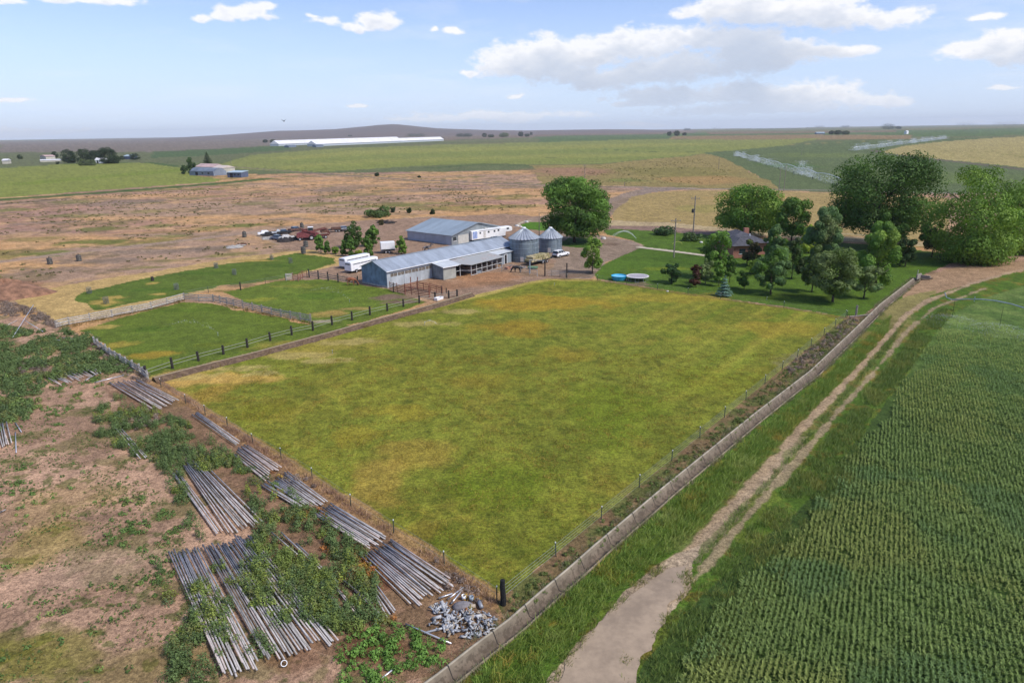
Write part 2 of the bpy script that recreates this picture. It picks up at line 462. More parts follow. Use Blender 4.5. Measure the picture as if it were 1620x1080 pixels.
    # main gravel road and drive
    line([(340,262),(420,268),(513,275),(640,284),(760,289),(860,293),(985,296)], 7, A(128,116,104), .9, 1)
    line([(420,266),(513,272),(640,281),(860,291)], 3, A(98,106,62), .8, 1)
    line([(560,281),(700,290),(860,297),(985,300)], 3, A(84,96,56), .6, 1)
    line([(985,296),(1087,298),(1240,299.5),(1335,302),(1620,309),(2200,330)], 5.0, A(142,136,128), 1, .2)
    line([(1000,294),(1200,297)], 2.5, A(96,104,60), .8, .8)
    poly([(960,321),(985,306),(1020,298),(1090,298.5),(1030,305),(995,314),(975,322)], A(146,130,122), 1, 8)
    # dry tan field
    poly([(972,352),(968,322),(985,313),(1040,304),(1100,301),(1240,303),(1340,306),(1500,312),(1500,380),(1320,372),(1180,364),(1060,352)], A(164,144,98), 1.5, 10)
    for a in range(9):
        line([(975+a*3,318+a*4),(1100,309+a*5),(1330,312+a*6.5)], 1.4, A(150,134,76), .5, .6)
    spot(1120,330,60,7, A(140,138,74), .5); spot(1190,312,80,4, A(190,150,92), .5)
    poly([(900,352),(975,349),(1060,352),(1180,364),(1400,378),(1520,388),(1520,394),(1180,371),(1060,358),(930,356)], A(182,164,132), 1, 6)
    poly([(930,356),(1060,358),(1180,371),(1180,376),(1080,368),(970,364),(900,363)], A(146,122,112), 1, 6)
    # dirt tracks by the yards
    line([(-60,424),(0,414),(110,400),(250,385),(400,367),(480,357),(560,351),(700,343)], 5, A(164,142,130), .9, 1.2)
    line([(400,367),(440,383),(490,394),(560,402)], 3, A(170,150,136), .8, .8)
    # farm yard
    poly([(415,372),(480,357),(560,350),(700,343),(800,338),(860,343),(900,352),(905,365),(880,400),(905,440),(870,446),(800,454),(745,470),(690,474),(630,470),(600,462),(560,446),(468,446),(455,430),(520,420),(540,405),(470,398)], A(158,132,116), 1.5, 6)
    poly([(905,352),(870,343),(880,330),(935,322),(965,322),(990,306),(1000,312),(975,330),(960,350)], A(142,124,112), 1, 6, .9)
    line([(820,356),(850,346),(890,337),(960,318),(1010,303)], 6, A(150,132,120), .9, 1)
    spot(520,365,70,12, A(158,134,122), .7); spot(760,440,70,14, A(176,134,104), .95); spot(700,452,60,10, A(160,122,96), .8); spot(850,425,50,12, A(158,132,108), .7)
    spot(800,448,60,4, A(130,104,84), .7)
    # gravel loop and island
    poly([(860,392),(880,372),(905,366),(949,372),(993,380),(1020,388.6),(1008,395),(992,401),(977,409),(960,414),(945,430),(935,441),(900,441),(866,437),(880,412),(862,405)], A(150,132,120), .5, 3)
    line([(949,374),(993,380.5),(1018,389)], 2.4, A(158,140,132), .7)
    poly([(884,384),(900,376),(930,376),(946,381),(956,386),(946,390),(916,392),(892,389)], A(74,104,34), .6, 3)
    spot(968,386,14,4, A(120,100,90), .7)
    poly([(826,361),(824,355),(832,352),(848,351),(866,351),(868,364),(850,364)], A(84,124,34), .4, 3)
    line([(822,358),(821,354),(828,350.5),(842,348)], 1.0, A(200,190,176), .9, .2)
    # lawns
    LAWN = [(955,364),(975,362),(1060,367),(1180,376),(1400,388),(1510,404),(1516,412),(1485,424),(1452,440),(1420,462),(1366,499),(1325,499),(1240,484),(1140,471),(1040,456),(945,441),(940,434),(957,417),(990,402),(1012,393),(1021,388),(1000,380),(960,371)]
    poly(LAWN, A(84,112,38), .5, 4)
    spot(1120,410,90,14, A(70,98,30), .7); spot(1060,425,80,4, A(126,138,34), .5); spot(1260,470,120,8, A(90,112,34), .6); spot(1460,412,40,8, A(78,108,32), .5)
    spot(1240,430,90,10, A(62,90,30), .6)
    line([(1012,391),(1050,395),(1116,404)], 1.7, A(196,186,172), 1, 0, .1)
    line([(1310,368),(1370,372)], 2, A(180,170,150), .7)
    spot(908,433,30,5, A(120,104,90), .5); spot(1010,449,26,4, A(130,112,96), .8)
    spot(905,436,40,4, A(124,98,82), .7)
    # paddock far strip and straw corner
    poly([(20,470),(100,450),(240,430),(400,403),(480,396),(535,402),(548,414),(480,432),(449,441),(346,453),(292,470),(178,496),(90,514),(60,500)], A(192,164,112), 2, 8)
    poly([(121,464),(193,449),(294,428.6),(432,406),(470,400),(532,408),(530,415),(501,423.5),(449,441),(346,453),(294,465),(200,482),(149,490),(117,476)], A(94,114,44), 2.2, 8)
    for q in [(165,478,30,6),(178,470,22,3),(250,465,14,2),(240,448,10,2),(400,412,40,2)]: spot(*q, A(184,158,88), .85)
    for q in [(320,432,60,3),(240,458,50,3),(430,420,50,3)]: spot(*q, A(70,102,28), .5)
    poly([(350,462),(449,443),(520,442),(572,450),(614,458),(640,466),(680,478),(600,502),(560,511),(500,525),(492,511),(420,487)], A(104,122,46), 1, 5)
    spot(520,495,40,6, A(184,152,92), .7); spot(560,488,30,3, A(180,156,98), .7); spot(410,474,30,4, A(160,158,60), .5); spot(620,470,40,6, A(128,106,98), .9); spot(640,477,40,4, A(124,102,92), .9)
    spot(500,468,60,6, A(78,112,30), .5); spot(470,452,50,4, A(150,150,66), .5); spot(512,508,34,2.5, A(170,156,142), .8)
    poly([(130,520),(200,500),(292,478),(338,479),(420,500),(492,512),(560,515),(500,531),(420,551),(330,574),(243,596),(215,575),(170,545)], A(100,118,44), 1.2, 5)
    spot(235,520,40,5, A(66,98,26), .5); spot(245,560,44,7, A(178,148,58), .7); spot(190,545,30,8, A(166,146,66), .7); spot(160,517,30,4, A(180,158,90), .8); spot(340,545,40,5, A(120,132,44), .5); spot(300,490,70,4, A(84,110,32), .5)
    # ---- lower left yard: bare soil with drifts of weeds
    YARD = [(-500,520),(0,498),(60,505),(100,512),(150,545),(215,590),(243,603),(300,640),(420,715),(560,810),(720,908),(786,955),(800,985),(720,1060),(600,1150),(400,1320),(-500,1320)]
    poly(YARD, A(188,154,134), 1, 4)
    YM = sstep(fbm(X, Y, 7, 61, 4), .46, .62)
    i = inpoly(X, Y, GP(YARD))
    blend(i*YM, A(150,122,104), .6)
    blend(i*sstep(fbm(X, Y, 3, 67, 5), .55, .64), A(104,106,58), .55)
    blend(i*sstep(fbm(X, Y, 1.1, 69, 4), .62, .7), A(84,98,46), .7)
    spot(110,790,90,60, A(180,152,110), .5); spot(60,1040,180,50, A(122,118,52), .75); spot(180,900,120,40, A(182,154,136), .5); spot(230,700,40,30, A(186,152,130), .5)
    spot(240,1050,100,40, A(120,112,56), .6); spot(60,860,70,40, A(150,136,70), .6)
    # soil under the pipes
    poly([(243,603),(300,640),(420,715),(560,810),(720,908),(786,955),(800,985),(740,1040),(640,1078),(560,1078),(430,960),(390,840),(300,742),(210,660),(165,612)], A(134,106,86), 1, 4, .8)
    spot(600,1020,70,30, A(122,86,66), .7); spot(470,1040,60,30, A(130,98,76), .7); spot(600,900,60,40, A(128,80,56), .6)
    spot(160,612,60,10, A(176,142,122), .8); spot(20,455,50,14, A(150,112,92), .8)
    # ---- the big pasture
    PAST = GP([(786,953),(248,602),(300,588),(400,564),(500,537),(600,509),(680,488),(745,469),(800,456),(835,446),(872,441),(940,442),(1040,457),(1140,472),(1240,486),(1340,501)])
    x = X + (fbm(X, Y, 2, 31)-.5)*.8; y = Y + (fbm(X, Y, 2, 57)-.5)*.8
    i = inpoly(x, y, PAST); f = i.astype(float)
    blend(f, A(132,138,52), 1)
    p1 = fbm(X, Y, 16, 101, 5); p2 = fbm(X, Y, 6, 103, 5)
    blend(f*sstep(p1, .46, .62), A(134,134,50), .5)
    blend(f*sstep(p2, .5, .66), A(102,116,40), .35)
    blend(f*sstep(fbm(X, Y, 4.2, 107, 5), .56, .72), A(150,134,58), .4)
    blend(f*sstep(fbm(X, Y, 1.3, 108, 4), .55, .70), A(88,100,32), .45)
    blend(f*sstep(fbm(X, Y, .55, 109, 3), .54, .70), A(82,94,30), .4)
    # mowing lines parallel to the right-hand fence
    ax, ay = G(*PA); bx, by = G(*PC); L = math.hypot(bx-ax, by-ay)
    nx, ny = -(by-ay)/L, (bx-ax)/L
    dd = (X-ax)*nx + (Y-ay)*ny
    blend(f*sstep(vnoise(dd, dd*0+3, 1.6, 5), .45, .75)*sstep(X+Y*.2, 15, 60), A(160,158,66), .6)
    blend(f*sstep(vnoise(dd+50, dd*0+3, 1.1, 8), .5, .8)*sstep(X+Y*.2, 15, 60), A(100,126,36), .4)
    for q in [(300,598,70,16,(196,160,92),.9),(370,598,90,10,(190,156,86),.8),(330,622,44,20,(184,146,74),.6),(500,545,120,12,(168,152,72),.6),(470,560,90,8,(178,156,80),.6),
              (600,760,60,44,(166,138,70),.6),(655,718,70,34,(164,140,66),.6),(640,650,60,16,(160,140,50),.45),(870,478,160,14,(176,140,50),.55),(820,520,90,14,(168,132,44),.5),
              (1230,520,90,16,(176,152,62),.5),(900,560,60,14,(160,140,50),.4),(1120,600,120,30,(128,136,38),.4),(760,600,70,18,(150,132,48),.4),(560,690,60,20,(156,134,48),.4),
              (1060,470,120,10,(170,150,60),.5),(420,650,60,22,(130,128,36),.5),(700,850,60,20,(92,106,28),.6),(660,840,50,24,(128,100,46),.4),(950,650,120,50,(104,126,26),.5),(800,760,110,50,(100,124,26),.5)]:
        spot(q[0], q[1], q[2], q[3], A(*q[4]), q[5])
    # straw edge along the lower fence, pale lip beside the yard
    line([(248,604),(320,648),(420,712),(560,800),(720,902),(786,950)], 1.5, A(168,134,98), .85, .5)
    line([(690,485),(745,470),(800,457),(835,448),(870,442),(940,443)], 1.8, A(186,168,96), .8, .6)
    line([(872,441),(940,443),(1040,458),(1140,473),(1240,487),(1338,503)], .7, A(120,104,66), .7, .3)
    # ---- strip between fence and ditch
    left = GP([(786,950),(1340,500),(1352,503),(1398,484),(1352,530),(1290,590),(1201,660),(1131,718),(1062,775),(953,869),(865,947),(817,990),(800,985)])
    i = inpoly(X, Y, left).astype(float)
    blend(i, A(126,108,80), 1); blend(i*sstep(fbm(X, Y, 2.2, 121, 4), .42, .56), A(98,110,58), .75); blend(i*sstep(fbm(X, Y, 1.2, 123, 4), .55, .66), A(146,116,92), .7)
    spot(1290,570,60,20, A(150,130,118), .6)
    # ---- bank right of the ditch, track, crop margin
    bank = [(560,1192),(705,1078),(865,947),(1010,820),(1131,718),(1290,590),(1398,484),(1452,441),(1500,430),(1560,425),(1620,418),(2000,400),(3000,900),(2600,1320),(560,1320)]
    poly(bank, A(82,110,40), 0)
    i = inpoly(X, Y, GP(bank)).astype(float)
    blend(i*sstep(fbm(X, Y, 3, 131, 4), .5, .65), A(112,124,50), .6); blend(i*sstep(fbm(X, Y, 1.6, 133, 4), .56, .68), A(132,104,52), .5)
    spot(1340,590,50,18, A(148,132,62), .6); spot(1380,530,50,16, A(140,124,74), .7)
    poly([(1452,441),(1490,427),(1530,418),(1600,415),(1700,404),(1800,420),(1620,428),(1560,440),(1520,455),(1480,462),(1445,480),(1420,480)], A(166,138,114), .8, 4)
    poly([(1398,490),(1430,470),(1480,458),(1470,475),(1430,505),(1405,520)], A(142,134,88), .8, 4)
    spot(1410,505,22,12, A(136,128,80), .7)
    # crop soil under the standing crop
    CROPSOIL = [(985,1090),(1100,950),(1200,860),(1300,770),(1400,640),(1470,540),(1510,495),(1560,470),(1620,452),(1800,420),(3000,600),(3000,1400),(900,1400)]
    poly(CROPSOIL, A(66,88,42), .4, 3)
    i = inpoly(X, Y, GP(CROPSOIL)).astype(float)
    blend(i*sstep(Y, 62, 100), A(98,124,62), .9)
    line([(1103,858),(1153,805),(1205,753),(1249,697),(1298.5,644),(1344,598),(1375,564),(1413,522),(1432,499)], 3.2, A(130,122,84), .35, 1.0)
    line([(1030,915),(1075,880),(1103,858),(1153,805),(1205,753),(1249,697),(1298.5,644),(1344,598),(1375,564),(1413,522),(1432,499),(1467,476),(1536,449),(1600,430),(1700,412)], .95, A(180,156,134), .9, .5, .3, 2)
    line([(1060,948),(1100,915),(1135,872),(1188,809),(1234,758),(1283,702),(1325,652),(1363.5,610),(1405.6,560),(1436,522),(1478,487),(1560,455)], .6, A(166,148,124), .85, .55, .4, 2)
    poly([(1090,900),(1103,858),(1160,795),(1215,742),(1262,690),(1282,690),(1240,745),(1190,790),(1130,860)], A(168,150,132), .7, 1.2, .4)
    poly([(850,1100),(905,1030),(960,965),(1010,915),(1060,880),(1105,862),(1095,890),(1090,930),(1050,985),(1015,1040),(990,1100)], A(174,156,138), .4, 2)
    blend(i*sstep(Y, 62, 100)*sstep(fbm(X, Y, 1.2, 141, 4), .48, .62), A(78,104,52), .6)
    blend(i*sstep(Y, 62, 100)*sstep(fbm(X, Y, 5, 143, 4), .52, .64), A(120,138,78), .5)
    for a in range(9):
        line([(-60+a*34,290-a*2.6),(30+a*38,288-a*3.6),(140+a*25,284-a*3.4)], 2.2, A(112,124,58), .6, 1.5)
    for a in range(8):
        line([(430+a*70,262-a*3.5),(560+a*75,256-a*3.4),(700+a*60,252-a*3)], 4, A(116,128,64), .5, 3)
    for q in [(300,596,60,8),(380,582,60,6),(470,562,60,7),(560,540,60,6),(660,512,60,6),(720,492,60,5),(420,590,40,6),(520,570,50,6)]: spot(q[0], q[1], q[2], q[3], A(178,162,104), .7, .8)
    # fine tonal grain everywhere
    gr = (.66 + .68*nt) * (.82 + .36*ns) * (.90 + .20*nm)
    C *= gr[:, None].astype(np.float32)
    return C

def build_ground():
    th = np.concatenate([np.linspace(-47, 47, 1150), np.arange(51, 311, 4)])
    inv = np.linspace(1/27.0, 1/20000.0, 1180)
    rr = np.concatenate([[.01, 8, 16, 22], 1/inv])
    T_, R_ = np.meshgrid(np.radians(th), rr)
    X = (R_*np.sin(T_)).ravel(); Y = (R_*np.cos(T_)).ravel()
    Cc = paint(X, Y)
    Z = (fbm(X, Y, 1.6, 201, 3)-.5)*.10*(np.hypot(X, Y) < 400)
    PASTm = inpoly(X, Y, GP([(786,953),(248,602),(745,469),(872,441),(1340,501)]))
    Z *= np.where(PASTm, .4, 1.0)
    d = dline(X, Y, DITCH)
    Z = np.where(d < 1.25, Z*.2 - .62*(1-sstep(d, .36, .60)), Z)
    Z += -.03
    nt_, nr = len(th), len(rr)
    i = np.arange(nr-1)[:, None]; j = np.arange(nt_)[None, :]; j2 = (j+1) % nt_
    Q = np.stack([i*nt_+j, i*nt_+j2, (i+1)*nt_+j2, (i+1)*nt_+j], -1).reshape(-1, 4)[:, ::-1]
    M = bpy.data.materials.new('ground_surface'); M.use_nodes = True
    T = NT(M.node_tree); b = T.n['Principled BSDF']
    at = T.new('ShaderNodeAttribute', attribute_name='col'); ge = T.new('ShaderNodeNewGeometry')
    P = ge.outputs['Position']
    n1 = T.noise(P, 3.5, 5, .68); n2 = T.noise(P, .35, 4, .6); n3 = T.noise(P, 14, 3, .7)
    k = T.math('MULTIPLY', T.smooth(n1, .3, .7, .62, 1.38), T.smooth(n2, .3, .7, .9, 1.1))
    k = T.math('MULTIPLY', k, T.smooth(n3, .35, .65, .82, 1.18))
    T.put(b.inputs['Base Color'], T.mix(1.0, at.outputs['Color'], k, 'MULTIPLY'))
    b.inputs['Roughness'].default_value = .95; b.inputs['Specular IOR Level'].default_value = .15
    bn = T.new('ShaderNodeBump'); bn.inputs['Distance'].default_value = .12; bn.inputs['Strength'].default_value = .8
    T.put(bn.inputs['Height'], T.math('ADD', n1, T.math('MULTIPLY', n3, .4))); T.l.new(bn.outputs[0], b.inputs['Normal'])
    o = np_mesh('ground', np.stack([X, Y, Z], 1), Q, M, None, Cc)
    tag(o, 'flat farmland with green pasture, bare yards and distant fields', 'ground', kind='structure')
build_ground()

# hills on the horizon
def build_hills():
    ridge = [(0,221.5,4),(120,221.5,6),(250,219.5,14),(360,213,20),(440,207,0),(480,206.3,0),(530,204.5,0),(575,200.5,0),(600,197.8,0),(622,196.6,0),(640,198,0),(690,203,0),(760,205.6,0),(830,206.4,0),(900,205.4,0),(960,204.6,0),(1060,205,0)]
    D = 9000.0
    us = np.linspace(180, 1080, 260)
    top = np.interp(us, [r[0] for r in ridge], [r[1] for r in ridge])
    rows = 26; V = []; n = len(us)
    rng = np.random.default_rng(4)
    for k in range(rows):
        t = k/(rows-1)                         # 0 foot, 1 crest, behind it falls away
        prof = math.sin(min(t/.7, 1)*math.pi/2)**1.6 if t <= .7 else math.cos((t-.7)/.3*math.pi/2)
        Yd = D*(.60 + .4*t/.7) if t <= .7 else D*(1+.5*(t-.7))
        for u, v in zip(us, top):
            d = ray(u, v); zt = CAM_H + d.z/d.y*D
            fade = min(1, (u-180)/60.0, (1080-u)/60.0)
            h = max(zt, 3)*prof*max(fade, 0)
            x = d.x/d.y*Yd
            h *= 1 + .10*(float(fbm(np.array([x]), np.array([Yd]), 420, 5, 4)[0])-.5)*(1 if t < .65 else 0)
            V.append((x, Yd, h-1.0))
    Q = [(i*n+j, i*n+j+1, (i+1)*n+j+1, (i+1)*n+j) for i in range(rows-1) for j in range(n-1)]
    V = np.array(V)
    nz = fbm(V[:, 0], V[:, 1], 700, 8, 4)[:, None]
    c = np.array(A(126,106,100))*(1-nz) + np.array(A(100,94,94))*nz
    M = leaf_mat('dry_hill_surface', 0.0, .95)
    o = np_mesh('hills', V, Q, M, None, c, True)
    tag(o, 'low brown butte and ridge along the left horizon', 'hills', kind='structure')
build_hills()

# muddy puddle on the track: one smooth sheet a few mm above the soil
def sheet(name, px, z, m, label, cat, kind='structure', warp=.25, step=.5, world=False):
    P = px if world else GP(px)
    pts = resample(P+[P[0]], step)[:-1]
    ar = np.array(pts)
    wx = (fbm(ar[:, 0], ar[:, 1], 1.5, 3)-.5)*2*warp; wy = (fbm(ar[:, 0], ar[:, 1], 1.5, 9)-.5)*2*warp
    b = MB(); b.v = [(p[0]+a, p[1]+c, z) for p, a, c in zip(pts, wx, wy)]; b.f = [tuple(range(len(pts)))]
    o = b.build(name, m); return tag(o, label, cat, kind=kind)
MUD = mat('muddy_water', A(172,154,138), .4, var=.14, scale=.35, bump=.02, bscale=1.5, spec=.3)
sheet('puddle', [(868,1100),(905,1040),(935,1000),(975,960),(1020,925),(1060,898),(1088,892),(1084,930),(1060,962),(1035,1000),(1012,1040),(990,1100)], .03, MUD,
      'pale brown muddy puddle filling the track at the bottom edge', 'puddle', warp=.55)
CONCP = mat('pale_concrete', A(200,190,178), .9, var=.1, scale=1.2, bump=.004)

# clouds: a distant shell far outside the scene; only the clouds on it are opaque
def build_clouds():
    azs = np.radians(np.linspace(-58, 58, 1500)); els = np.radians(np.linspace(30, .05, 430))
    Az, El = np.meshgrid(np.degrees(azs), np.degrees(els))
    d = np.full(Az.shape, 9.0)
    wob = (fbm(Az, El*1.6, 3.2, 5, 4)-.5); wob2 = (fbm(Az, El*1.6, 3.2, 55, 4)-.5)
    Aw = Az + wob*2.4; Ew = El + wob2*1.1
    for (u, v, a, b) in PUFFS:
        A0, E0 = azel(u, v); A2, _ = azel(u+a*1.08, v); _, E2 = azel(u, v-b)
        ra, re = abs(A2-A0), abs(E2-E0)
        L = np.hypot((Aw-A0)/ra, (Ew-E0)/np.where(Ew < E0, re*.8, re))
        k = .22; h = np.clip(.5+.5*(d-L)/k, 0, 1)
        d = d*(1-h)+L*h - k*h*(1-h)
    n1 = fbm(Az, El*1.7, 2.6, 71, 6); n2 = fbm(Az, El*1.9, .8, 77, 5)
    dens = 1.12 - d + (n1-.5)*.95 + (n2-.5)*.75 + (fbm(Az, El*1.8, .3, 79, 3)-.5)*.3
    mask = sstep(dens, -.04, .50)
    # wisps of thin cloud between the banks
    w = sstep(fbm(Az*.5, El*2.2, 3.0, 83, 5), .56, .80)*sstep(El, 1.0, 4)*.16*sstep(Az, -30, 10) + .09*sstep(fbm(Az*.4, El*3, 3.0, 89, 5), .5, .75)
    step = 30/430.0
    tau = np.cumsum(np.clip(dens, 0, 1.1), 0)*step
    tau = tau - np.where(mask > .02, 0, tau)            # rough: depth of cloud above this spot
    # restart the sum in clear sky
    t = np.zeros_like(tau); run = np.zeros(tau.shape[1])
    dc = np.clip(dens, 0, 1.1)*step
    for i in range(tau.shape[0]):
        run = np.where(mask[i] > .03, run+dc[i], run*.85); run = np.convolve(np.pad(run, 7, 'edge'), np.hanning(17)[1:-1]/np.hanning(17).sum(), 'valid'); t[i] = run
    t = t + (n2-.5)*1.2*mask + (n1-.5)*.8*mask
    lit = np.exp(-np.clip(t-.35, 0, 9)*.95)[..., None]
    c = np.array([.59, .59, .605])*lit + np.array([.31, .355, .44])*(1-lit)  # sunlit tops and shaded undersides are painted into the emitted cloud colour
    hz = (1-sstep(El, .3, 4))[..., None]*.4
    c = c*(1-hz) + np.array([.40, .455, .55])*hz  # low clouds take a painted haze tint towards the horizon
    al = np.clip(mask*.93 + w, 0, 1)*(.55+.45*sstep(El, .2, 2.0))
    R_ = 70000.0
    X = R_*np.cos(np.radians(El))*np.sin(np.radians(Az)); Y = R_*np.cos(np.radians(El))*np.cos(np.radians(Az)); Z = R_*np.sin(np.radians(El)) + CAM_H
    V = np.stack([X, Y, Z], -1).reshape(-1, 3); ny, nx = Az.shape
    i = np.arange(ny-1)[:, None]; j = np.arange(nx-1)[None, :]
    Q = np.stack([i*nx+j, i*nx+j+1, (i+1)*nx+j+1, (i+1)*nx+j], -1)
    amax = np.maximum.reduce([al[:-1, :-1], al[1:, :-1], al[:-1, 1:], al[1:, 1:]])
    Q = Q[amax > .004].reshape(-1, 4)
    use = np.zeros(len(V), bool); use[Q.ravel()] = True; idx = np.cumsum(use)-1
    V = V[use]; Q = idx[Q]
    M = bpy.data.materials.new('cloud_light'); M.use_nodes = True
    T = NT(M.node_tree); T.n.remove(T.n['Principled BSDF'])
    at = T.new('ShaderNodeAttribute', attribute_name='col')
    em = T.new('ShaderNodeEmission'); T.l.new(at.outputs['Color'], em.inputs[0])
    tr = T.new('ShaderNodeBsdfTransparent'); ms = T.new('ShaderNodeMixShader')
    T.l.new(at.outputs['Alpha'], ms.inputs[0]); T.l.new(tr.outputs[0], ms.inputs[1]); T.l.new(em.outputs[0], ms.inputs[2])
    T.l.new(ms.outputs[0], T.n['Material Output'].inputs[0])
    M.cycles.emission_sampling = 'NONE'
    o = np_mesh('clouds', V, Q, M)
    at = o.data.color_attributes.new('col', 'FLOAT_COLOR', 'POINT')
    cc = np.ones((len(V), 4), np.float32); cc[:, :3] = c.reshape(-1, 3)[use]; cc[:, 3] = al.ravel()[use]
    at.data.foreach_set('color', cc.ravel())
    tag(o, 'white and grey cumulus clouds over the plain', 'clouds', kind='structure')
build_clouds()

# the air of the plain: far things fade to pale blue
hz_ = MB()
hz_.v = [(x, y, z) for z in (-3.0, 190.0) for x, y in ((-21000,-21000),(21000,-21000),(21000,21000),(-21000,21000))]
hz_.f = [(0,3,2,1),(4,5,6,7),(0,1,5,4),(1,2,6,5),(2,3,7,6),(3,0,4,7)]
HM = bpy.data.materials.new('thin_haze'); HM.use_nodes = True
T = NT(HM.node_tree); T.n.remove(T.n['Principled BSDF'])
pv = T.new('ShaderNodeVolumePrincipled'); pv.inputs['Color'].default_value = (.93, .96, 1, 1); pv.inputs['Density'].default_value = 5.0e-5
pv.inputs['Anisotropy'].default_value = 0
T.l.new(pv.outputs[0], T.n['Material Output'].inputs['Volume'])
tag(hz_.build('haze', HM), 'thin pale haze over the plain', 'haze', kind='stuff')
# ================================================================== BUILDINGS
def frame(p, q):
    """rotation of the direction p -> q and its length"""
    return math.atan2(q[1]-p[1], q[0]-p[0]), math.hypot(q[0]-p[0], q[1]-p[1])

# --- long stable barn: local x along the barn, y from the yard side to the back
bp, bq = G(613,455.6), G(805,411)
rzB, LB = frame(bp, bq); LB = 40.0; WB = 7.9
ERH, ELH, PKH = 3.5, 3.65, 5.15
barn = thing('stable_barn', 'long low metal stable with pale ridged roof and blue-grey gable beside the dirt yard', 'barn', (*bp, 0), rzB)
def wall_box(b, x0, x1, y0, y1, z0, z1): b.box(((x0+x1)/2, (y0+y1)/2, (z0+z1)/2), (abs(x1-x0), abs(y1-y0), abs(z1-z0)))
b = MB(); wall_box(b, 0.05, LB, 0, .08, 0, 2.05); wall_box(b, .05, LB, 0, .08, 2.75, ERH-.02)
x = .05
WIN = [(1.0+i*1.95, 1.78) for i in range(9)]
for wx, ww in WIN: wall_box(b, x, wx, 0, .08, 2.05, 2.75); x = wx+ww
wall_box(b, x, LB, 0, .08, 2.05, 2.75)
wall_box(b, .05, LB, WB-.08, WB, 0, ELH-.02)
b.build('wall', PALEMETAL, barn)
GL = MB(); GL.add([(0,0,0),(0,WB,0),(0,WB,ELH-.02),(0,WB/2,PKH-.04),(0,0,ERH-.02),(.05,0,0),(.05,WB,0),(.05,WB,ELH-.02),(.05,WB/2,PKH-.04),(.05,0,ERH-.02)],
       [(0,1,2,3,4),(9,8,7,6,5),(0,5,6,1),(1,6,7,2),(2,7,8,3),(3,8,9,4),(4,9,5,0)])
g1 = GL.build('gable_wall', BLUEMETAL, barn)
GR = MB(); GR.v = [(v[0]+LB, v[1], v[2]) for v in GL.v]; GR.f = list(GL.f); GR.build('gable_wall', BLUEMETAL, barn)
b = MB(); b.box((-.03, WB/2, .2), (.03, WB, .34)); b.build('skirting_board', GREYWOOD, barn)
b = MB()
for y0, y1, z0, z1 in ((-.35, WB/2, ERH-.1, PKH), (WB/2, WB+.35, PKH, ELH-.12)):
    b.slab((-.3,y0,z0),(LB+.3,y0,z0),(LB+.3,y1,z1),(-.3,y1,z1), .06)
roof = b.build('roof', GALVROOF, barn)
b = MB(); b.box((LB/2, WB/2, PKH+.03), (LB+.6, .4, .05)); b.build('ridge_cap', GALV, roof)
b = MB(); b.box((LB/2, -.4, ERH-.16), (LB+.6, .1, .12)); b.build('gutter', WHITE, roof)
for wx, ww in WIN:
    b = MB(); b.box((wx+ww/2, .06, 2.4), (ww, .02, .7)); w = b.build('window', mat('dusty_tan_pane', (.16,.135,.11), .5, var=.4, scale=3), barn)
    b = MB(); b.box((wx+ww/2, .045, 2.4), (.06, .05, .7)); b.build('mullion', OFFWHITE, w)
for k in range(11):      # vertical seams of the side wall
    b = MB(); b.box((1+k*3.6, -.03, 1.0), (.06, .03, 2.0)); b.build('seam_strip', GALV, barn)

# --- small lean-to shed attached at the yard side
lp, lq = G(702,443), G(717.7,438.5)
rzL, LLn = frame(lp, lq)
lean = thing('lean_to_shed', 'small corrugated lean-to with white single-slope roof against the long stable', 'shed', (*lp, 0), rzB-.12)
DL = 3.7; WL = 3.4
b = MB(); wall_box(b, 0, WL, 0, .06, 0, 2.75); b.build('front_wall', mat('beige_corrugated_wall', (.36,.36,.32), .6, .1, var=.12, scale=.7, wave=(0,26,.014)), lean)
b = MB(); b.add([(0,.06,0),(0,DL,0),(0,DL,3.2),(0,.06,2.75),(-.06,.06,0),(-.06,DL,0),(-.06,DL,3.2),(-.06,.06,2.75)], [(0,1,2,3),(7,6,5,4),(0,4,5,1),(1,5,6,2),(2,6,7,3),(3,7,4,0)])
b.build('side_wall', mat('grey_corrugated_side', (.20,.24,.27), .6, .2, var=.2, scale=.7, wave=(1,26,.014)), lean)
b = MB(); wall_box(b, WL-.06, WL, .06, DL, 0, 2.7); b.build('side_wall', GALV, lean)
b = MB(); b.slab((-.35,-.4,2.78),(WL+1.2,-.4,2.78),(WL+1.2,DL+.1,3.3),(-.35,DL+.1,3.3), .07); b.build('roof', mat('white_roof_sheet', (.60,.62,.62), .5, .1, var=.1, scale=.6, wave=(0,31,.012)), lean)
b = MB(); b.box((WL/2,-.43,2.7),(WL+.8,.05,.14)); b.build('fascia', WHITE, lean)

# --- open-front stall shelter with posts and rails
sp, sq = G(745.6,436), G(794,422.8)
rzS, LS = frame(sp, sq)
shel = thing('open_stall_shelter', 'open-fronted stall shelter with rusty patched flat roof, white posts and dark stalls', 'shelter', (*sp, 0), rzS)
DS = 5.2; HS = 2.55
PP = mat('grey_white_post', (.42,.42,.41), .7, var=.15)
nP = 7
for i in range(nP):
    b = MB(); b.box((i*LS/(nP-1), 0, HS/2), (.15, .15, HS)); b.build('post', PP, shel)
for i in (1, 2):
    b = MB(); b.box((-i*1.7, 1.3+i*.4, HS/2), (.14, .14, HS)); b.build('post', PP, shel)
for z in (1.15, .12):
    b = MB(); b.box((LS/2, -.1, z), (LS, .06, .12)); b.build('rail', PP, shel)
b = MB(); b.tube([(0,-.1,1.15),(-1.7,1.7,1.25),(-3.6,2.1,1.15)], .06); b.build('rail', PP, shel)
b = MB(); b.slab((-.6,-.6,HS-.02),(LS+.4,-.6,HS-.02),(LS+.4,DS,3.15),(-4.4,DS-.6,3.15), .09)
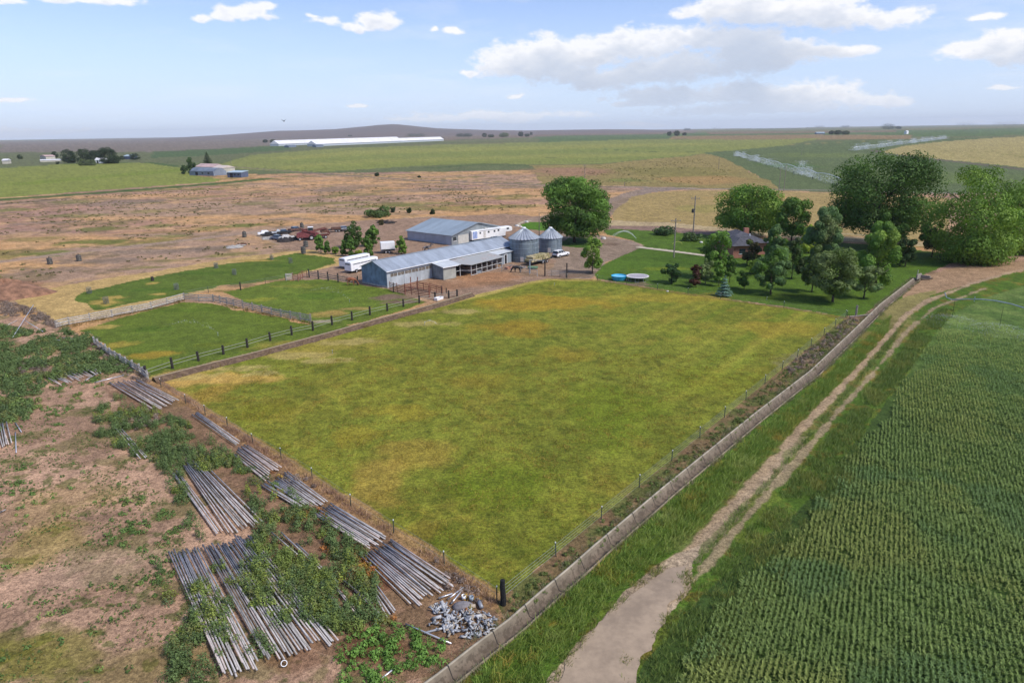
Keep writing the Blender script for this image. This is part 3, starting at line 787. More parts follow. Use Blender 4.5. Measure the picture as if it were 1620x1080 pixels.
RUSTROOF = bpy.data.materials.new('patched_rusty_roof'); RUSTROOF.use_nodes = True
T = NT(RUSTROOF.node_tree); O = T.new('ShaderNodeTexCoord').outputs['Object']
n = T.noise(O, .35, 5, .65)
T.put(T.n['Principled BSDF'].inputs['Base Color'], T.mix(T.smooth(n, .5, .6), (.34,.345,.33,1), T.mix(T.smooth(T.noise(O, 2.5, 4, .6), .4, .6), (.33,.27,.235,1), (.40,.39,.37,1))))
T.n['Principled BSDF'].inputs['Roughness'].default_value = .65
b.build('roof', RUSTROOF, shel)
b = MB(); b.box((LS/2-1, DS-.7, 1.4), (LS+2, .08, 2.8)); b.build('back_wall', DARKWOOD, shel)
for i in range(1, nP-1):
    b = MB(); b.box((i*LS/(nP-1), DS/2-.2, .7), (.08, DS-1.2, 1.4)); b.build('stall_partition', OLDWOOD, shel)
b = MB(); b.box((1.9, .35, .35), (1.6,.5,.35)); b.box((1.9,.35,.1),(1.3,.3,.2)); tr = b.build('hay_trough', GALV, None); tr.location = G(750,434.6) + (0,); tr.rotation_euler = (0,0,rzS)
tag(tr, 'small grey feed trough under the open stall shelter', 'trough')

# --- white-doored tack room at the end of the shelter
tk, tk2 = G(794,418.5), G(806,413.5)
rzT, _ = frame(tk, tk2)
tack = thing('tack_room', 'small grey tack room with white framed door beside the larger grain bin', 'shed', (*tk, 0), rzS)
b = MB(); wall_box(b, 0, 1.0, 0, .08, 0, 2.6); wall_box(b, 2.0, 3.9, 0, .08, 0, 2.6); wall_box(b, 1.0, 2.0, 0, .08, 2.1, 2.6); wall_box(b, 0, .08, .08, 4, 0, 2.6); wall_box(b, 3.82, 3.9, .08, 4, 0, 2.6); b.build('wall', GALV, tack)
b = MB(); b.slab((-4.6,-.4,2.7),(4.3,-.4,2.7),(4.3,4.2,3.3),(-5.6,4.2,3.3), .07); b.build('roof', MATS['white_roof_sheet'], tack)
b = MB(); b.box((1.5,.05,1.05),(.92,.04,2.05)); d_ = b.build('door', DARK, tack)
b = MB(); b.box((.96,-.02,1.1),(.14,.06,2.2)); b.box((2.04,-.02,1.1),(.14,.06,2.2)); b.box((1.5,-.02,2.2),(1.3,.06,.16)); b.build('door_frame', WHITE, d_)

# --- machine shed (shop)
p0, p1, p2 = G(645,379), G(714.7,388), G(781,371.5)
rzM, LM = frame(p1, p2)           # gable side
rzA, LA = frame(p0, p1)
shop = thing('machine_shed', 'wide grey metal machine shed with shallow gable roof behind the white truck box', 'barn', (*p0, 0), rzA)
WM = 21.0; LA = 18.2; EH, PH = 2.75, 5.2
WALLB = mat('blue_white_wall_sheet', (.36,.40,.46), .6, .1, var=.1, scale=.5, wave=(0,26,.014))
GAB = mat('grey_gable_sheet', (.25,.275,.29), .6, .1, var=.12, scale=.6, wave=(1,26,.014))
b = MB(); wall_box(b, 0, LA-.06, 0, .08, 0, EH); wall_box(b, 0, LA-.06, WM-.08, WM, 0, EH); b.build('wall', WALLB, shop)
for xx, w_ in ((LA, 'gable_wall'), (.06, 'gable_wall')):
    b = MB(); b.add([(xx,0,0),(xx,WM,0),(xx,WM,EH),(xx,WM/2,PH-.05),(xx,0,EH),(xx-.06,0,0),(xx-.06,WM,0),(xx-.06,WM,EH),(xx-.06,WM/2,PH-.05),(xx-.06,0,EH)],
       [(0,1,2,3,4),(9,8,7,6,5),(0,5,6,1),(1,6,7,2),(2,7,8,3),(3,8,9,4),(4,9,5,0)]); b.build(w_, GAB, shop)
b = MB()
for y0, y1, z0, z1 in ((-.4, WM/2, EH-.06, PH+.03), (WM/2, WM+.4, PH+.03, EH-.06)):
    b.slab((-.4,y0,z0),(LA+.4,y0,z0),(LA+.4,y1,z1),(-.4,y1,z1), .07)
rf = b.build('roof', mat('blue_grey_roof_sheet', (.345,.405,.44), .5, .3, var=.1, scale=.25, wave=(0,31,.012), streak=(1.6,.3,1)), shop)
b = MB(); b.box((LA+.43, WM/4-.1, (EH+PH)/2), (.05,.1,.1)); b.slab((LA+.45,-.4,EH+.02),(LA+.5,-.4,EH+.02),(LA+.5,WM/2,PH+.1),(LA+.45,WM/2,PH+.1),.22); b.slab((LA+.45,WM/2,PH+.1),(LA+.5,WM/2,PH+.1),(LA+.5,WM+.4,EH+.02),(LA+.45,WM+.4,EH+.02),.22); b.build('barge_board', GALV, rf)
b = MB(); b.box((LA+.07, 4.6, 1.25), (.08, 4.2, 2.5)); dd_ = b.build('sliding_door', mat('cream_door', (.50,.49,.45), .6, var=.08, wave=(1,20,.012)), shop)
b = MB(); b.box((LA+.14, 4.6, 2.55), (.08, 5.2, .1)); b.build('door_rail', GALV, dd_)
b = MB(); b.box((LA+.06, 8.4, 1.05), (.06, 1.1, 2.1)); b.build('door', DARK, shop)
b = MB(); b.box((LA+.06, 1.2, 1.6), (.06, 1.2, 1.1)); w = b.build('window', GLASS, shop)
b = MB(); b.box((LA+.1, 1.2, 1.0), (.09, 1.4, .12)); b.build('sill', WHITE, w)
b = MB(); b.box((-3.0, WM-6, 1.2), (6, 7, 2.4)); an = b.build('annex', WALLB, shop)
b = MB(); b.slab((-6.3,WM-9.8,2.3),(0,-9.8+WM,2.8),(0,WM-2.2,2.8),(-6.3,WM-2.2,2.3),.08); b.build('annex_roof', MATS['blue_grey_roof_sheet'], an)

# --- grain bins
def grain_bin(label, base_px, dia, eave, peak, cy=None):
    x, y = G(*base_px); R_ = dia/2; y += R_
    t = thing('grain_bin', label, 'grain bin', (x, y, 0), group='round steel grain bins')
    Wm = bpy.data.materials.get('bin_wall_sheet')
    if not Wm: Wm = mat('bin_wall_sheet', (.165,.205,.235), .55, .3, var=.17, scale=.7, wave=(2,30,.02), streak=(2,2,.25))
    b = MB(); b.lathe([(R_, 0), (R_, eave)], 56); b.build('wall', Wm, t, True)
    b = MB(); b.lathe([(R_+.06, 0), (R_+.06, .14), (R_, .14)], 56); b.build('base_ring', CONC, t)
    n = 28; b = MB()
    for k in range(n):            # ribbed cone: each sheet slightly folded
        a0, a1 = 2*math.pi*k/n, 2*math.pi*(k+1)/n
        for (ra, rb, za, zb) in ((R_+.22, .42, eave-.12, peak),):
            am = (a0+a1)/2
            def P(r_, a, z): return (r_*math.cos(a), r_*math.sin(a), z)
            b.add([P(ra,a0,za+.09), P(ra,am,za-.03), P(ra,a1,za+.09), P(rb,a1,zb+.05), P(rb,am,zb), P(rb,a0,zb+.05)], [(0,1,4,5),(1,2,3,4)])
    rf = b.build('roof', mat('bin_roof_sheet', (.42,.44,.47), .4, .45, var=.12, scale=.8), t)
    b = MB()
    for k in range(n):
        a0 = 2*math.pi*k/n
        b.tube([((R_+.22)*math.cos(a0), (R_+.22)*math.sin(a0), eave+.0), (.42*math.cos(a0), .42*math.sin(a0), peak+.08)], .045, 4)
    b.build('roof_rib', GALV, rf)
    b = MB(); b.lathe([(.5, peak-.02), (.5, peak+.2), (.36, peak+.34), (.02, peak+.4)], 20); b.build('filler_cap', WHITE, rf)
    for k in range(int(eave/1.1)):
        b = MB(); b.lathe([(R_, 1.1*(k+1)-.03), (R_+.035, 1.1*(k+1)), (R_, 1.1*(k+1)+.03)], 56); b.build('ring_joint', GALV, t)
    b = MB(); a = -.9
    for dz in (-.2, .2): b.tube([((R_+.12)*math.cos(a+dz/R_), (R_+.12)*math.sin(a+dz/R_), .3), ((R_+.12)*math.cos(a+dz/R_), (R_+.12)*math.sin(a+dz/R_), eave)], .03, 4)
    for k in range(int(eave/.35)): b.tube([((R_+.12)*math.cos(a-.2/R_), (R_+.12)*math.sin(a-.2/R_), .4+k*.35), ((R_+.12)*math.cos(a+.2/R_), (R_+.12)*math.sin(a+.2/R_), .4+k*.35)], .02, 4)
    b.build('ladder', GALV, t)
    b = MB(); b.box(((R_+.05)*math.cos(-1.75), (R_+.05)*math.sin(-1.75), .8), (.75,.12,1.1), -1.75+math.pi/2); b.build('hatch', CHROME, t)
    b = MB(); b.tube([(R_*.8, -R_*.75, .2), (R_*.8, -R_*.75, 1.0)], .25, 8); b.build('fan', GALV, t)
    return t
grain_bin('larger near grain bin with tall corrugated wall at the end of the long stable', (830,415.6), 7.1, 5.5, 7.6)
grain_bin('shorter far grain bin with conical ribbed roof beside the big shade tree', (872,400.5), 5.9, 3.75, 5.9)

# --- brick house
hp = G(1159,408.5); HZ = math.radians(7)
house = thing('brick_house', 'red brick single-storey house with dark hipped shingle roof among garden trees', 'house', (*hp, 0), HZ)
BRICK = bpy.data.materials.new('red_brick'); BRICK.use_nodes = True
T = NT(BRICK.node_tree); O = T.new('ShaderNodeTexCoord').outputs['Object']
bt = T.new('ShaderNodeTexBrick'); sb_ = T.new('ShaderNodeSeparateXYZ'); T.l.new(O, sb_.inputs[0]); cb_ = T.new('ShaderNodeCombineXYZ'); T.put(cb_.inputs[0], T.math('ADD', sb_.outputs[0], sb_.outputs[1])); T.put(cb_.inputs[1], sb_.outputs[2]); T.l.new(cb_.outputs[0], bt.inputs['Vector']); bt.inputs['Scale'].default_value = 2.2
bt.inputs['Color1'].default_value = (.36,.135,.085,1); bt.inputs['Color2'].default_value = (.29,.105,.07,1); bt.inputs['Mortar'].default_value = (.32,.26,.22,1); bt.inputs['Mortar Size'].default_value = .012
T.l.new(bt.outputs[0], T.n['Principled BSDF'].inputs['Base Color']); T.n['Principled BSDF'].inputs['Roughness'].default_value = .9
SHING = mat('dark_shingles', (.075,.075,.088), .9, var=.25, scale=1.2, bump=.01, bscale=9)
def hip(b, x0, x1, y0, y1, z0, z1):
    d = (x1-x0)/2; b.add([(x0,y0,z0),(x1,y0,z0),(x1,y1,z0),(x0,y1,z0),((x0+x1)/2,y0+d*.8,z1),((x0+x1)/2,y1-d*.8,z1)], [(0,1,4),(1,2,5,4),(2,3,5),(3,0,4,5),(0,3,2,1)])
b = MB(); b.v = [(x, y, z) for z in (0, 3.0) for x, y in ((0,0),(4.6,0),(4.6,3.2),(10,3.2),(10,14),(0,14))]; b.f = [tuple(range(6)), tuple(range(6,12))]+[(i,(i+1)%6,(i+1)%6+6,i+6) for i in range(6)]
hw = b.build('wall', BRICK, house)
b = MB(); hip(b, -.7, 10.7, 2.4, 14.7, 3.0, 5.4); hr = b.build('roof', SHING, house)
b = MB(); hip(b, -.72, 5.3, -.8, 8.0, 3.01, 4.6); b.build('wing_roof', SHING, hr)
b = MB(); b.box((-.73,6.9,2.9),(.08,15.2,.2)); b.build('eave_board', DARKWOOD, hr)
b = MB(); b.box((7.4, 9.4, 5.0), (1.2,.8,1.5)); b.build('chimney', BRICK, hr)
b = MB(); b.tube([(6.4,5.2,3.9),(6.4,5.2,5.0)], .13, 8); b.build('vent_pipe', WHITE, hr)
for x, y, ax in ((2.3,-.02,0),(7.6,3.18,0),(-.02,4,1),(-.02,8.4,1)):
    b = MB(); b.box((x, y, 1.6), (1.5,.06,1.2) if not ax else (.06,1.5,1.2)); w = b.build('window', GLASS, hw)
    b = MB(); b.box((x, y-.03 if not ax else y, .95), (1.7,.1,.1) if not ax else (.12,1.7,.1)); b.build('sill', WHITE, w)
b = MB(); b.box((4.63,1.7,1.05),(.08,1.0,2.1)); b.build('door', WHITE, house)

# --- distant farmstead beyond the range (left)
def far_build(name, label, cat, px0, px1, depth, wallh, roofh, wallm, roofm, style='gable', door=True, group=None):
    a, c = G(*px0), G(*px1); rz, L = frame(a, c)
    t = thing(name, label, cat, (*a, 0), rz, group)
    b = MB(); wall_box(b, 0, L, 0, depth, 0, wallh); b.build('wall', wallm, t)
    b = MB()
    if style == 'gable':
        b.prism([(-depth*.55, wallh), (depth*.55, wallh), (0, wallh+roofh)], -.5, L+.5)
        b.v = [(y, x+depth/2, z) for x, y, z in b.v]
    elif style == 'round':
        pr = [(depth*.51*math.cos(k*math.pi/10), wallh*.05+(wallh+roofh)*math.sin(k*math.pi/10)) for k in range(11)]
        b.prism(pr, -.3, L+.3); b.v = [(y, x+depth/2, z) for x, y, z in b.v]
    else:
        b.slab((-.4,-.4,wallh+.02),(L+.4,-.4,wallh+.02),(L+.4,depth+.4,wallh+roofh),(-.4,depth+.4,wallh+roofh),.25)
    b.build('roof', roofm, t)
    if door:
        b = MB(); b.box((L*.3, -.04, wallh*.4), (min(3, L*.2), .1, wallh*.8)); b.build('door', DARK, t)
        for k in (.55, .8):
            b = MB(); b.box((L*k, -.04, wallh*.55), (min(2, L*.1), .1, wallh*.3)); b.build('window', GLASS, t)
    return t
GREYB = mat('grey_blue_sheet', (.20,.235,.28), .6, .2, var=.15, scale=.2)
PINKR = mat('faded_pink_roof', (.52,.36,.33), .7, var=.12, scale=.2)
CREAM = mat('cream_wall', (.50,.46,.38), .8, var=.1, scale=.3)
WROOF = mat('white_roof_far', (.72,.70,.70), .5, var=.06, scale=.05)
LBLUE = mat('light_blue_roof', (.45,.55,.58), .5, .2, var=.1, scale=.2)
far_build('quonset_shed', 'grey rounded metal shed of the distant farmstead below the tall conifer', 'shed', (300.5,277.5), (338,278.5), 12, 3.5, 2.2, GREYB, GREYB, 'round')
far_build('farmhouse', 'distant farmhouse with faded pink roof behind the grey rounded shed', 'house', (310,269.5), (337,270.5), 12, 3.2, 2.6, CREAM, PINKR)
far_build('farmhouse', 'distant cream-roofed building joined beside the pink-roofed farmhouse', 'house', (337,274), (352.5,274.5), 12, 4.2, 2.0, CREAM, mat('cream_roof', (.60,.50,.43), .7, var=.1))
far_build('metal_shed', 'small dark blue metal shed with pale roof right of the distant farmstead', 'shed', (360,281), (382,281), 9, 3.8, .8, mat('navy_sheet', (.10,.125,.19), .6, .2), LBLUE, 'mono')
# storage warehouses on the horizon
far_build('potato_warehouse', 'very long white-roofed warehouse, left one of two near the horizon', 'warehouse', (441,231.2), (633,222.6), 26, 5, 9.5, mat('white_shade_wall', (.45,.49,.52), .6), WROOF, 'gable', False, 'long white warehouses')
far_build('potato_warehouse', 'very long white-roofed warehouse, right one of two near the horizon', 'warehouse', (500,231.6), (702,222.9), 26, 5, 8.5, MATS['white_shade_wall'], WROOF, 'gable', False, 'long white warehouses')
far_build('farm_shed', 'small grey shed in front of the right white warehouse', 'shed', (500,233), (512,232.6), 14, 3.5, 2, GREYB, GREYB, 'gable', False)
far_build('farm_shed', 'small grey shed in front of the left white warehouse', 'shed', (457,233.5), (469,233), 14, 3.5, 2, GREYB, GREYB, 'gable', False)
far_build('white_cottage', 'small white cottage at the foot of the distant tree clump', 'house', (151,258.6), (164,258.4), 10, 4, 2.5, WHITE, WROOF, 'gable')
far_build('farm_shed', 'low red-roofed shed left of the distant tree clump', 'shed', (73,252), (88,251.4), 16, 4, 2, CREAM, PINKR, 'gable', False)
far_build('farm_shed', 'long pale roofed cattle shed left of the distant tree clump', 'shed', (64,256.6), (97,255.6), 8, 2.2, 1, CREAM, WROOF, 'mono', False)
far_build('farm_shed', 'small dark blue shed right of the distant tree clump', 'shed', (196,252), (206,252), 12, 4, 2, MATS['navy_sheet'], LBLUE, 'gable', False)
far_build('farm_shed', 'tiny pale shed at the far left edge of the plain', 'shed', (4,259.5), (12,259.3), 14, 4, 2, CREAM, WROOF, 'gable', False)
far_build('dairy_shed', 'small pale blue dairy shed on the right plain beside a dark tree row', 'shed', (1292,212.6), (1305,212.4), 20, 5, 3, GREYB, LBLUE, 'gable', False)
far_build('greenhouse', 'thin white strip of greenhouses on the right horizon', 'greenhouse', (1190,203.8), (1275,202.5), 60, 5, 4, WHITE, WROOF, 'gable', False)
far_build('silo_shed', 'tiny white square tank on the right plain', 'tank', (1434,212.2), (1437,212.1), 8, 9, 2, WHITE, WROOF, 'gable', False)

# ================================================================== FENCES
def fence(name, label, pts, step, postm, ph, pr, rails, railm, rr=.03, cat='fence', group=None, board=None, caps=None, jitter=.04, round_posts=True, rail_name='rail', ends_only=False):
    """pts world; one thing: each post a part, each rail run a part"""
    o0 = pts[0]; t = thing(name, label, cat, (*o0, 0), 0, group)
    rng = random.Random(int(abs(o0[0]*10)))
    P = resample(pts, step) if step else pts
    hs = [ph*(1+rng.uniform(-.08,.08)) for _ in P]
    tops = []
    for (x, y), h in zip(P, hs):
        lx, ly = rng.uniform(-jitter, jitter)*h, rng.uniform(-jitter, jitter)*h
        b = MB()
        if round_posts: b.tube([(x-o0[0], y-o0[1], -.1), (x-o0[0]+lx, y-o0[1]+ly, h)], [pr, pr*.9], 7)
        else: b.box((x-o0[0], y-o0[1], h/2), (pr*2, pr*2, h), rng.uniform(0, .4))
        po = b.build('post', postm, t)
        if caps:
            b = MB(); b.tube([(x-o0[0]+lx, y-o0[1]+ly, h-.02), (x-o0[0]+lx, y-o0[1]+ly, h+.07)], .045, 6); b.build('insulator', caps, po)
        tops.append((x-o0[0]+lx, y-o0[1]+ly))
    for z in rails:
        b = MB()
        if board:
            for (x0, y0), (x1, y1) in zip(P[:-1], P[1:]):
                a, L = frame((x0, y0), (x1, y1)); dz = rng.uniform(-.05, .05)
                nx, ny = math.sin(a)*(pr+.02), -math.cos(a)*(pr+.02)
                b.box(((x0+x1)/2-o0[0]+nx, (y0+y1)/2-o0[1]+ny, z+dz), (L+.05, board[1], board[0]), a)
        else:
            b.tube([(x-o0[0], y-o0[1], z+rng.uniform(-.02, .02)) for (x, y) in P], rr, 4)
        b.build(rail_name, railm, t)
    return t
# retaining edge beside the paddocks: earth bank with pale concrete lip (an old head ditch)
b = MB(); P = resample(CURB, 1.0); n_ = len(P)
nrm = []
for i in range(n_):
    a = P[max(i-1,0)]; c = P[min(i+1,n_-1)]; L = math.hypot(c[0]-a[0], c[1]-a[1]); nrm.append(((c[1]-a[1])/L, -(c[0]-a[0])/L))
prof = [(1.25, -.1), (.85, .12), (.30, .50), (.26, .585), (.14, .59), (.12, .3), (-.12, .28), (-.14, .50), (-.22, .50), (-.40, .2), (-.6, -.1)]
for (x, y), (a, c) in zip(P, nrm):
    for (o_, z) in prof:
        jj = (float(vnoise(np.array([x*3.1+o_*9]), np.array([y*3.1]), 1.0, 3)[0])-.5)*(.10 if abs(o_) > .7 else .02)
        b.v.append((x+a*(o_+jj), y+c*(o_+jj), z+jj))
k_ = len(prof)
for i in range(n_-1):
    for j in range(k_-1): b.f.append((i*k_+j, i*k_+j+1, (i+1)*k_+j+1, (i+1)*k_+j))
HM2 = bpy.data.materials.new('head_ditch_surface'); HM2.use_nodes = True
T = NT(HM2.node_tree); ge = T.new('ShaderNodeNewGeometry'); sp_ = T.new('ShaderNodeSeparateXYZ'); T.l.new(ge.outputs['Position'], sp_.inputs[0])
nn = T.noise(ge.outputs['Position'], 2.2, 5, .6)
earth = T.mix(T.smooth(nn, .4, .65), (*A(92,74,62), 1), (*A(120,100,84), 1))
T.put(T.n['Principled BSDF'].inputs['Base Color'], T.mix(T.smooth(sp_.outputs[2], .52, .56), earth, (*A(168,156,138), 1)))
T.n['Principled BSDF'].inputs['Roughness'].default_value = .95
o = b.build('head_ditch', HM2); tag(o, 'raised concrete head ditch with brown bank between paddocks and pasture', 'ditch', kind='structure')
# posts of the paddock fence, one per photographed post
PX = [(232,598),(273.5,584),(315,572),(354.5,561.5),(392.6,551),(429,540),(463,531),(496.5,524),(527,515),(558.5,507),(587,499),(614.5,492.5),(640,486),(665,480),(690,474.5),(712,472),(725,470)]
pf = [(G(u,v)[0]-.25, G(u,v)[1]+.45) for u, v in PX]
fence('post_rail_fence', 'fence of dark wooden posts with one thin pale rail along the concrete head ditch', pf, None, DARKWOOD, 1.45, .18, [.5, .95], mat('pale_rail_pipe', (.27,.27,.23), .6, var=.1), .032)
# weathered white board fences
fence('board_fence', 'weathered grey-white board fence along the near straw corner, leftmost board fence', GP([(89,519),(110,514),(143,508),(178,501.5),(210,495),(240,489),(265,482),(291.7,474.5)]), 3.0, OLDWOOD, 1.35, .09, [.3,.62,.94,1.25], GREYWOOD, board=(.17,.035), round_posts=False, group='grey board fences of the paddocks')
fence('board_fence', 'short grey board fence crossing above the nearest paddock', GP([(292,474.5),(315,476.5),(338,477)]), 2.6, OLDWOOD, 1.35, .09, [.3,.62,.94,1.25], GREYWOOD, board=(.17,.035), round_posts=False, group='grey board fences of the paddocks')
fence('board_fence', 'slanting board fence between the two front paddocks, with rotten dark posts', GP([(338,477),(370,484),(400,491),(430,498),(460,504),(492,510)]), 2.4, OLDWOOD, 1.4, .11, [.3,.62,.94,1.25], GREYWOOD, board=(.16,.035), round_posts=False, group='grey board fences of the paddocks')
fence('board_fence', 'silvery sun-bleached board fence above the weedy pipe yard corner', GP([(150,545),(175,563),(200,578),(222,590),(234,600)]), 2.0, GREYWOOD, 1.3, .10, [.35,.7,1.05], GREYWOOD, board=(.2,.04), round_posts=False)
fence('wire_fence', 'thin wire fence with steel posts between the two rear paddocks', GP([(292,470),(330,463),(380,457),(420,449),(452,443)]), 5.5, STEELPOST, 1.25, .05, [.4,.8,1.15], WIRE, .014)
pst = MB().tube([(0,0,0),(0,0,1.7)], .14, 8).build('fence_post', DARKWOOD); pst.location = (*G(381,459), 0); tag(pst, 'single thick dark post standing in the wire fence between the rear paddocks', 'post')
fence('plank_fence', 'dark post and plank fence left of the brown horse by the stable gable', GP([(489.4,438.5),(504,441),(519.5,443.5),(535,446),(566,451)]), None, DARKWOOD, 1.9, .16, [.5,.9,1.3], OLDWOOD, board=(.14,.04))
fence('board_fence', 'short pale board panel at the corner of the rear paddock', GP([(453,443.5),(463.5,442.5)]), None, GREYWOOD, 1.5, .08, [.25,.55,.85,1.15,1.42], GREYWOOD, board=(.18,.03), round_posts=False, cat='fence panel')
fence('pipe_corral', 'rust red rail pen beside the pale board panel', GP([(464,444),(472,444.5),(479,440),(486,438)]), 1.2, REDRAIL, 1.6, .08, [.4,.75,1.1,1.45], REDRAIL, .045, cat='corral')
fence('pipe_corral', 'rust red panel corral at the front corner of the long stable', GP([(617,459),(641,464.5),(662,467),(680,469.5)]), 2.0, REDRAIL, 1.75, .07, [.3,.6,.9,1.2,1.5], REDRAIL, .065, cat='corral')
fence('pipe_corral', 'inner rust red panels leaning behind the front corral of the stable', GP([(640,462),(660,457),(681,461),(700,466)]), 1.8, REDRAIL, 1.6, .06, [.4,.8,1.2,1.5], REDRAIL, .06, cat='corral')
for (u, v, h) in ((622.7,462,1.9),(641,465,2.1),(679,470,2.4),(698.5,465,1.6),(706,464,1.1),(650,455,2.2),(661,456,2.3)):
    pp = MB().tube([(0,0,-.05),(.05,0,h)], .1, 7).build('corral_post', REDRAIL if h > 2 else DARKWOOD); pp.location = (*G(u,v), 0)
    tag(pp, {1.9:'dark post nearest the stable corner in the front corral',2.1:'thick rusty post between the front corral panels',2.4:'tall thin rusty post at the right end of the front corral',1.6:'dark stub post right of the front corral',1.1:'shortest dark stub post right of the front corral',2.2:'tall rusty post behind the front corral, left one of two',2.3:'tall rusty post behind the front corral, right one of two'}[h], 'post')
fence('pipe_panel_fence', 'grey pipe panel fence in front of the larger grain bin and the dark horse', GP([(794,428),(808,429),(824,431),(838,434),(850,437)]), 2.0, GALV, 1.5, .05, [.4,.8,1.2,1.45], GALV, .03)
fence('pipe_gate', 'grey pipe gate between the two dark gate posts by the gravel loop', GP([(862,436),(873,437),(886,438),(895,439.5)]), 2.3, OLDWOOD, 1.45, .06, [.3,.6,.9,1.2], GALV, .025, cat='gate')
for (u, v, h, l) in ((862,436.5,3.3,'left dark gate post with wrapped base by the gravel loop'),(896.5,439,3.1,'right dark gate post by the gravel loop'),(838,432,2.6,'grey post of the yard frame before the larger grain bin')):
    t_ = MB().tube([(0,0,-.1),(.03,.02,h)], [.16,.13], 8).build('gate_post', DARKWOOD if h > 3 else GALV); t_.location = (*G(u,v),0); tag(t_, l, 'gate post')
# right-hand wire fence and lower fence of the big pasture
ra, rb = GP([(793,950)])[0], GP([(1338,502)])[0]
fence('wire_fence', 'long wire fence with white-capped steel posts along the concrete ditch', [ra, rb], 6.35, STEELPOST, 1.15, .045, [.25,.5,.75,1.0], WIRE, .012, caps=WHITE)
fence('wire_fence', 'wire fence with white-capped posts along the pipe yard edge of the pasture', GP([(786,949),(703,893),(623,842),(555,799),(494,756),(445,725),(400.5,701),(360,676),(325,656),(294,638),(255,612)]), None, STEELPOST, 1.1, .045, [.5,1.0], WIRE, .012, caps=WHITE)
fence('wire_fence', 'wire fence between the big pasture and the garden lawn', GP([(897,441),(945,443),(1040,457.5),(1140,472.5),(1240,487),(1340,502)]), 8.5, STEELPOST, 1.05, .05, [.35,.7,1.0], WIRE, .012, caps=WHITE)
b = MB()
b.tube([(0,0,-.2),(.02,.02,.6),(-.03,.0,1.3),(.0,.03,1.85)], [.21,.19,.18,.16], 9)
cp = b.build('corner_post', mat('charred_post', (.012,.012,.012), .9, var=.4, scale=9, bump=.05, bscale=14)); cp.location = (*G(796,955), 0)
tag(cp, 'thick black charred corner post at the near corner of the pasture', 'post')
cp2 = MB().tube([(0,0,-.1),(.02,0,1.7)], .17, 8).build('corner_post', OLDWOOD); cp2.location = (*G(1354,499), 0); tag(cp2, 'grey corner post at the far right corner of the pasture by the ditch', 'post')
bb = MB().tube([(0,0,.12),(4.4,1.2,.14)], .11, 7).build('fallen_rail', OLDWOOD); bb.location = (*G(1344,502), 0); tag(bb, 'weathered rail lying across the ditch at the far right pasture corner', 'rail')
# bin yard frame
t = thing('hitching_frame', 'tall grey pipe frame standing before the larger grain bin', 'frame', (*G(838,432), 0), -.3)
for n__, pts in (('crossbar', [(0,0,2.9),(3.4,0,2.9)]), ('leg', [(0,0,0),(0,0,2.9)]), ('leg', [(3.4,0,0),(3.4,0,2.9)])):
    MB().tube(pts, .06, 6).build(n__, GALV, t)

# ================================================================== CONCRETE DITCH
P = resample(DITCH, .8); n_ = len(P)
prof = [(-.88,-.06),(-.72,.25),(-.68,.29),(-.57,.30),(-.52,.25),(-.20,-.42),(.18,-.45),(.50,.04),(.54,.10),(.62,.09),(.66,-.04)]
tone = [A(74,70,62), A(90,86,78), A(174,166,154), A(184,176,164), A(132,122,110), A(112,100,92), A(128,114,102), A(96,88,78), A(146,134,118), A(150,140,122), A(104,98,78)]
V_ = []; C_ = []; up_ = []
for i in range(n_):
    a = P[max(i-1,0)]; c = P[min(i+1,n_-1)]; L = math.hypot(c[0]-a[0], c[1]-a[1]); nx, ny = (c[1]-a[1])/L, -(c[0]-a[0])/L
    x, y = P[i]; up_.append((nx, ny))
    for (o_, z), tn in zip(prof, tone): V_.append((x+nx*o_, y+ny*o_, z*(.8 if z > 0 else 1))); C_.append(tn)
k_ = len(prof)
Q_ = [(i*k_+j, i*k_+j+1, (i+1)*k_+j+1, (i+1)*k_+j) for i in range(n_-1) for j in range(k_-1)]
DM = bpy.data.materials.new('ditch_concrete'); DM.use_nodes = True
T = NT(DM.node_tree); ge = T.new('ShaderNodeNewGeometry'); Pn = ge.outputs['Position']; at = T.new('ShaderNodeAttribute', attribute_name='col')
nn = T.noise(Pn, 1.6, 5, .62); n3 = T.noise(Pn, .5, 4, .6); s_ = T.new('ShaderNodeSeparateXYZ'); T.l.new(Pn, s_.inputs[0])
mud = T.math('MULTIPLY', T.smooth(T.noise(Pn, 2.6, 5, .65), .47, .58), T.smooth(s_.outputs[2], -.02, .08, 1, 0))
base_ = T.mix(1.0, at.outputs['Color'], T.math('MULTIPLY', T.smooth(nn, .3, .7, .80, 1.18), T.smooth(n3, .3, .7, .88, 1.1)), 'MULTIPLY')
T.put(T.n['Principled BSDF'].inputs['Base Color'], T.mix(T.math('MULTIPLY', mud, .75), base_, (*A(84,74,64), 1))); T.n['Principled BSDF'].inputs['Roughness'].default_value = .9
bn = T.new('ShaderNodeBump'); bn.inputs['Distance'].default_value = .03; T.put(bn.inputs['Height'], nn); T.l.new(bn.outputs[0], T.n['Principled BSDF'].inputs['Normal'])
o = np_mesh('irrigation_ditch', V_, Q_, DM, None, C_); tag(o, 'trapezoid concrete irrigation ditch with silt along the pasture', 'ditch', kind='structure')
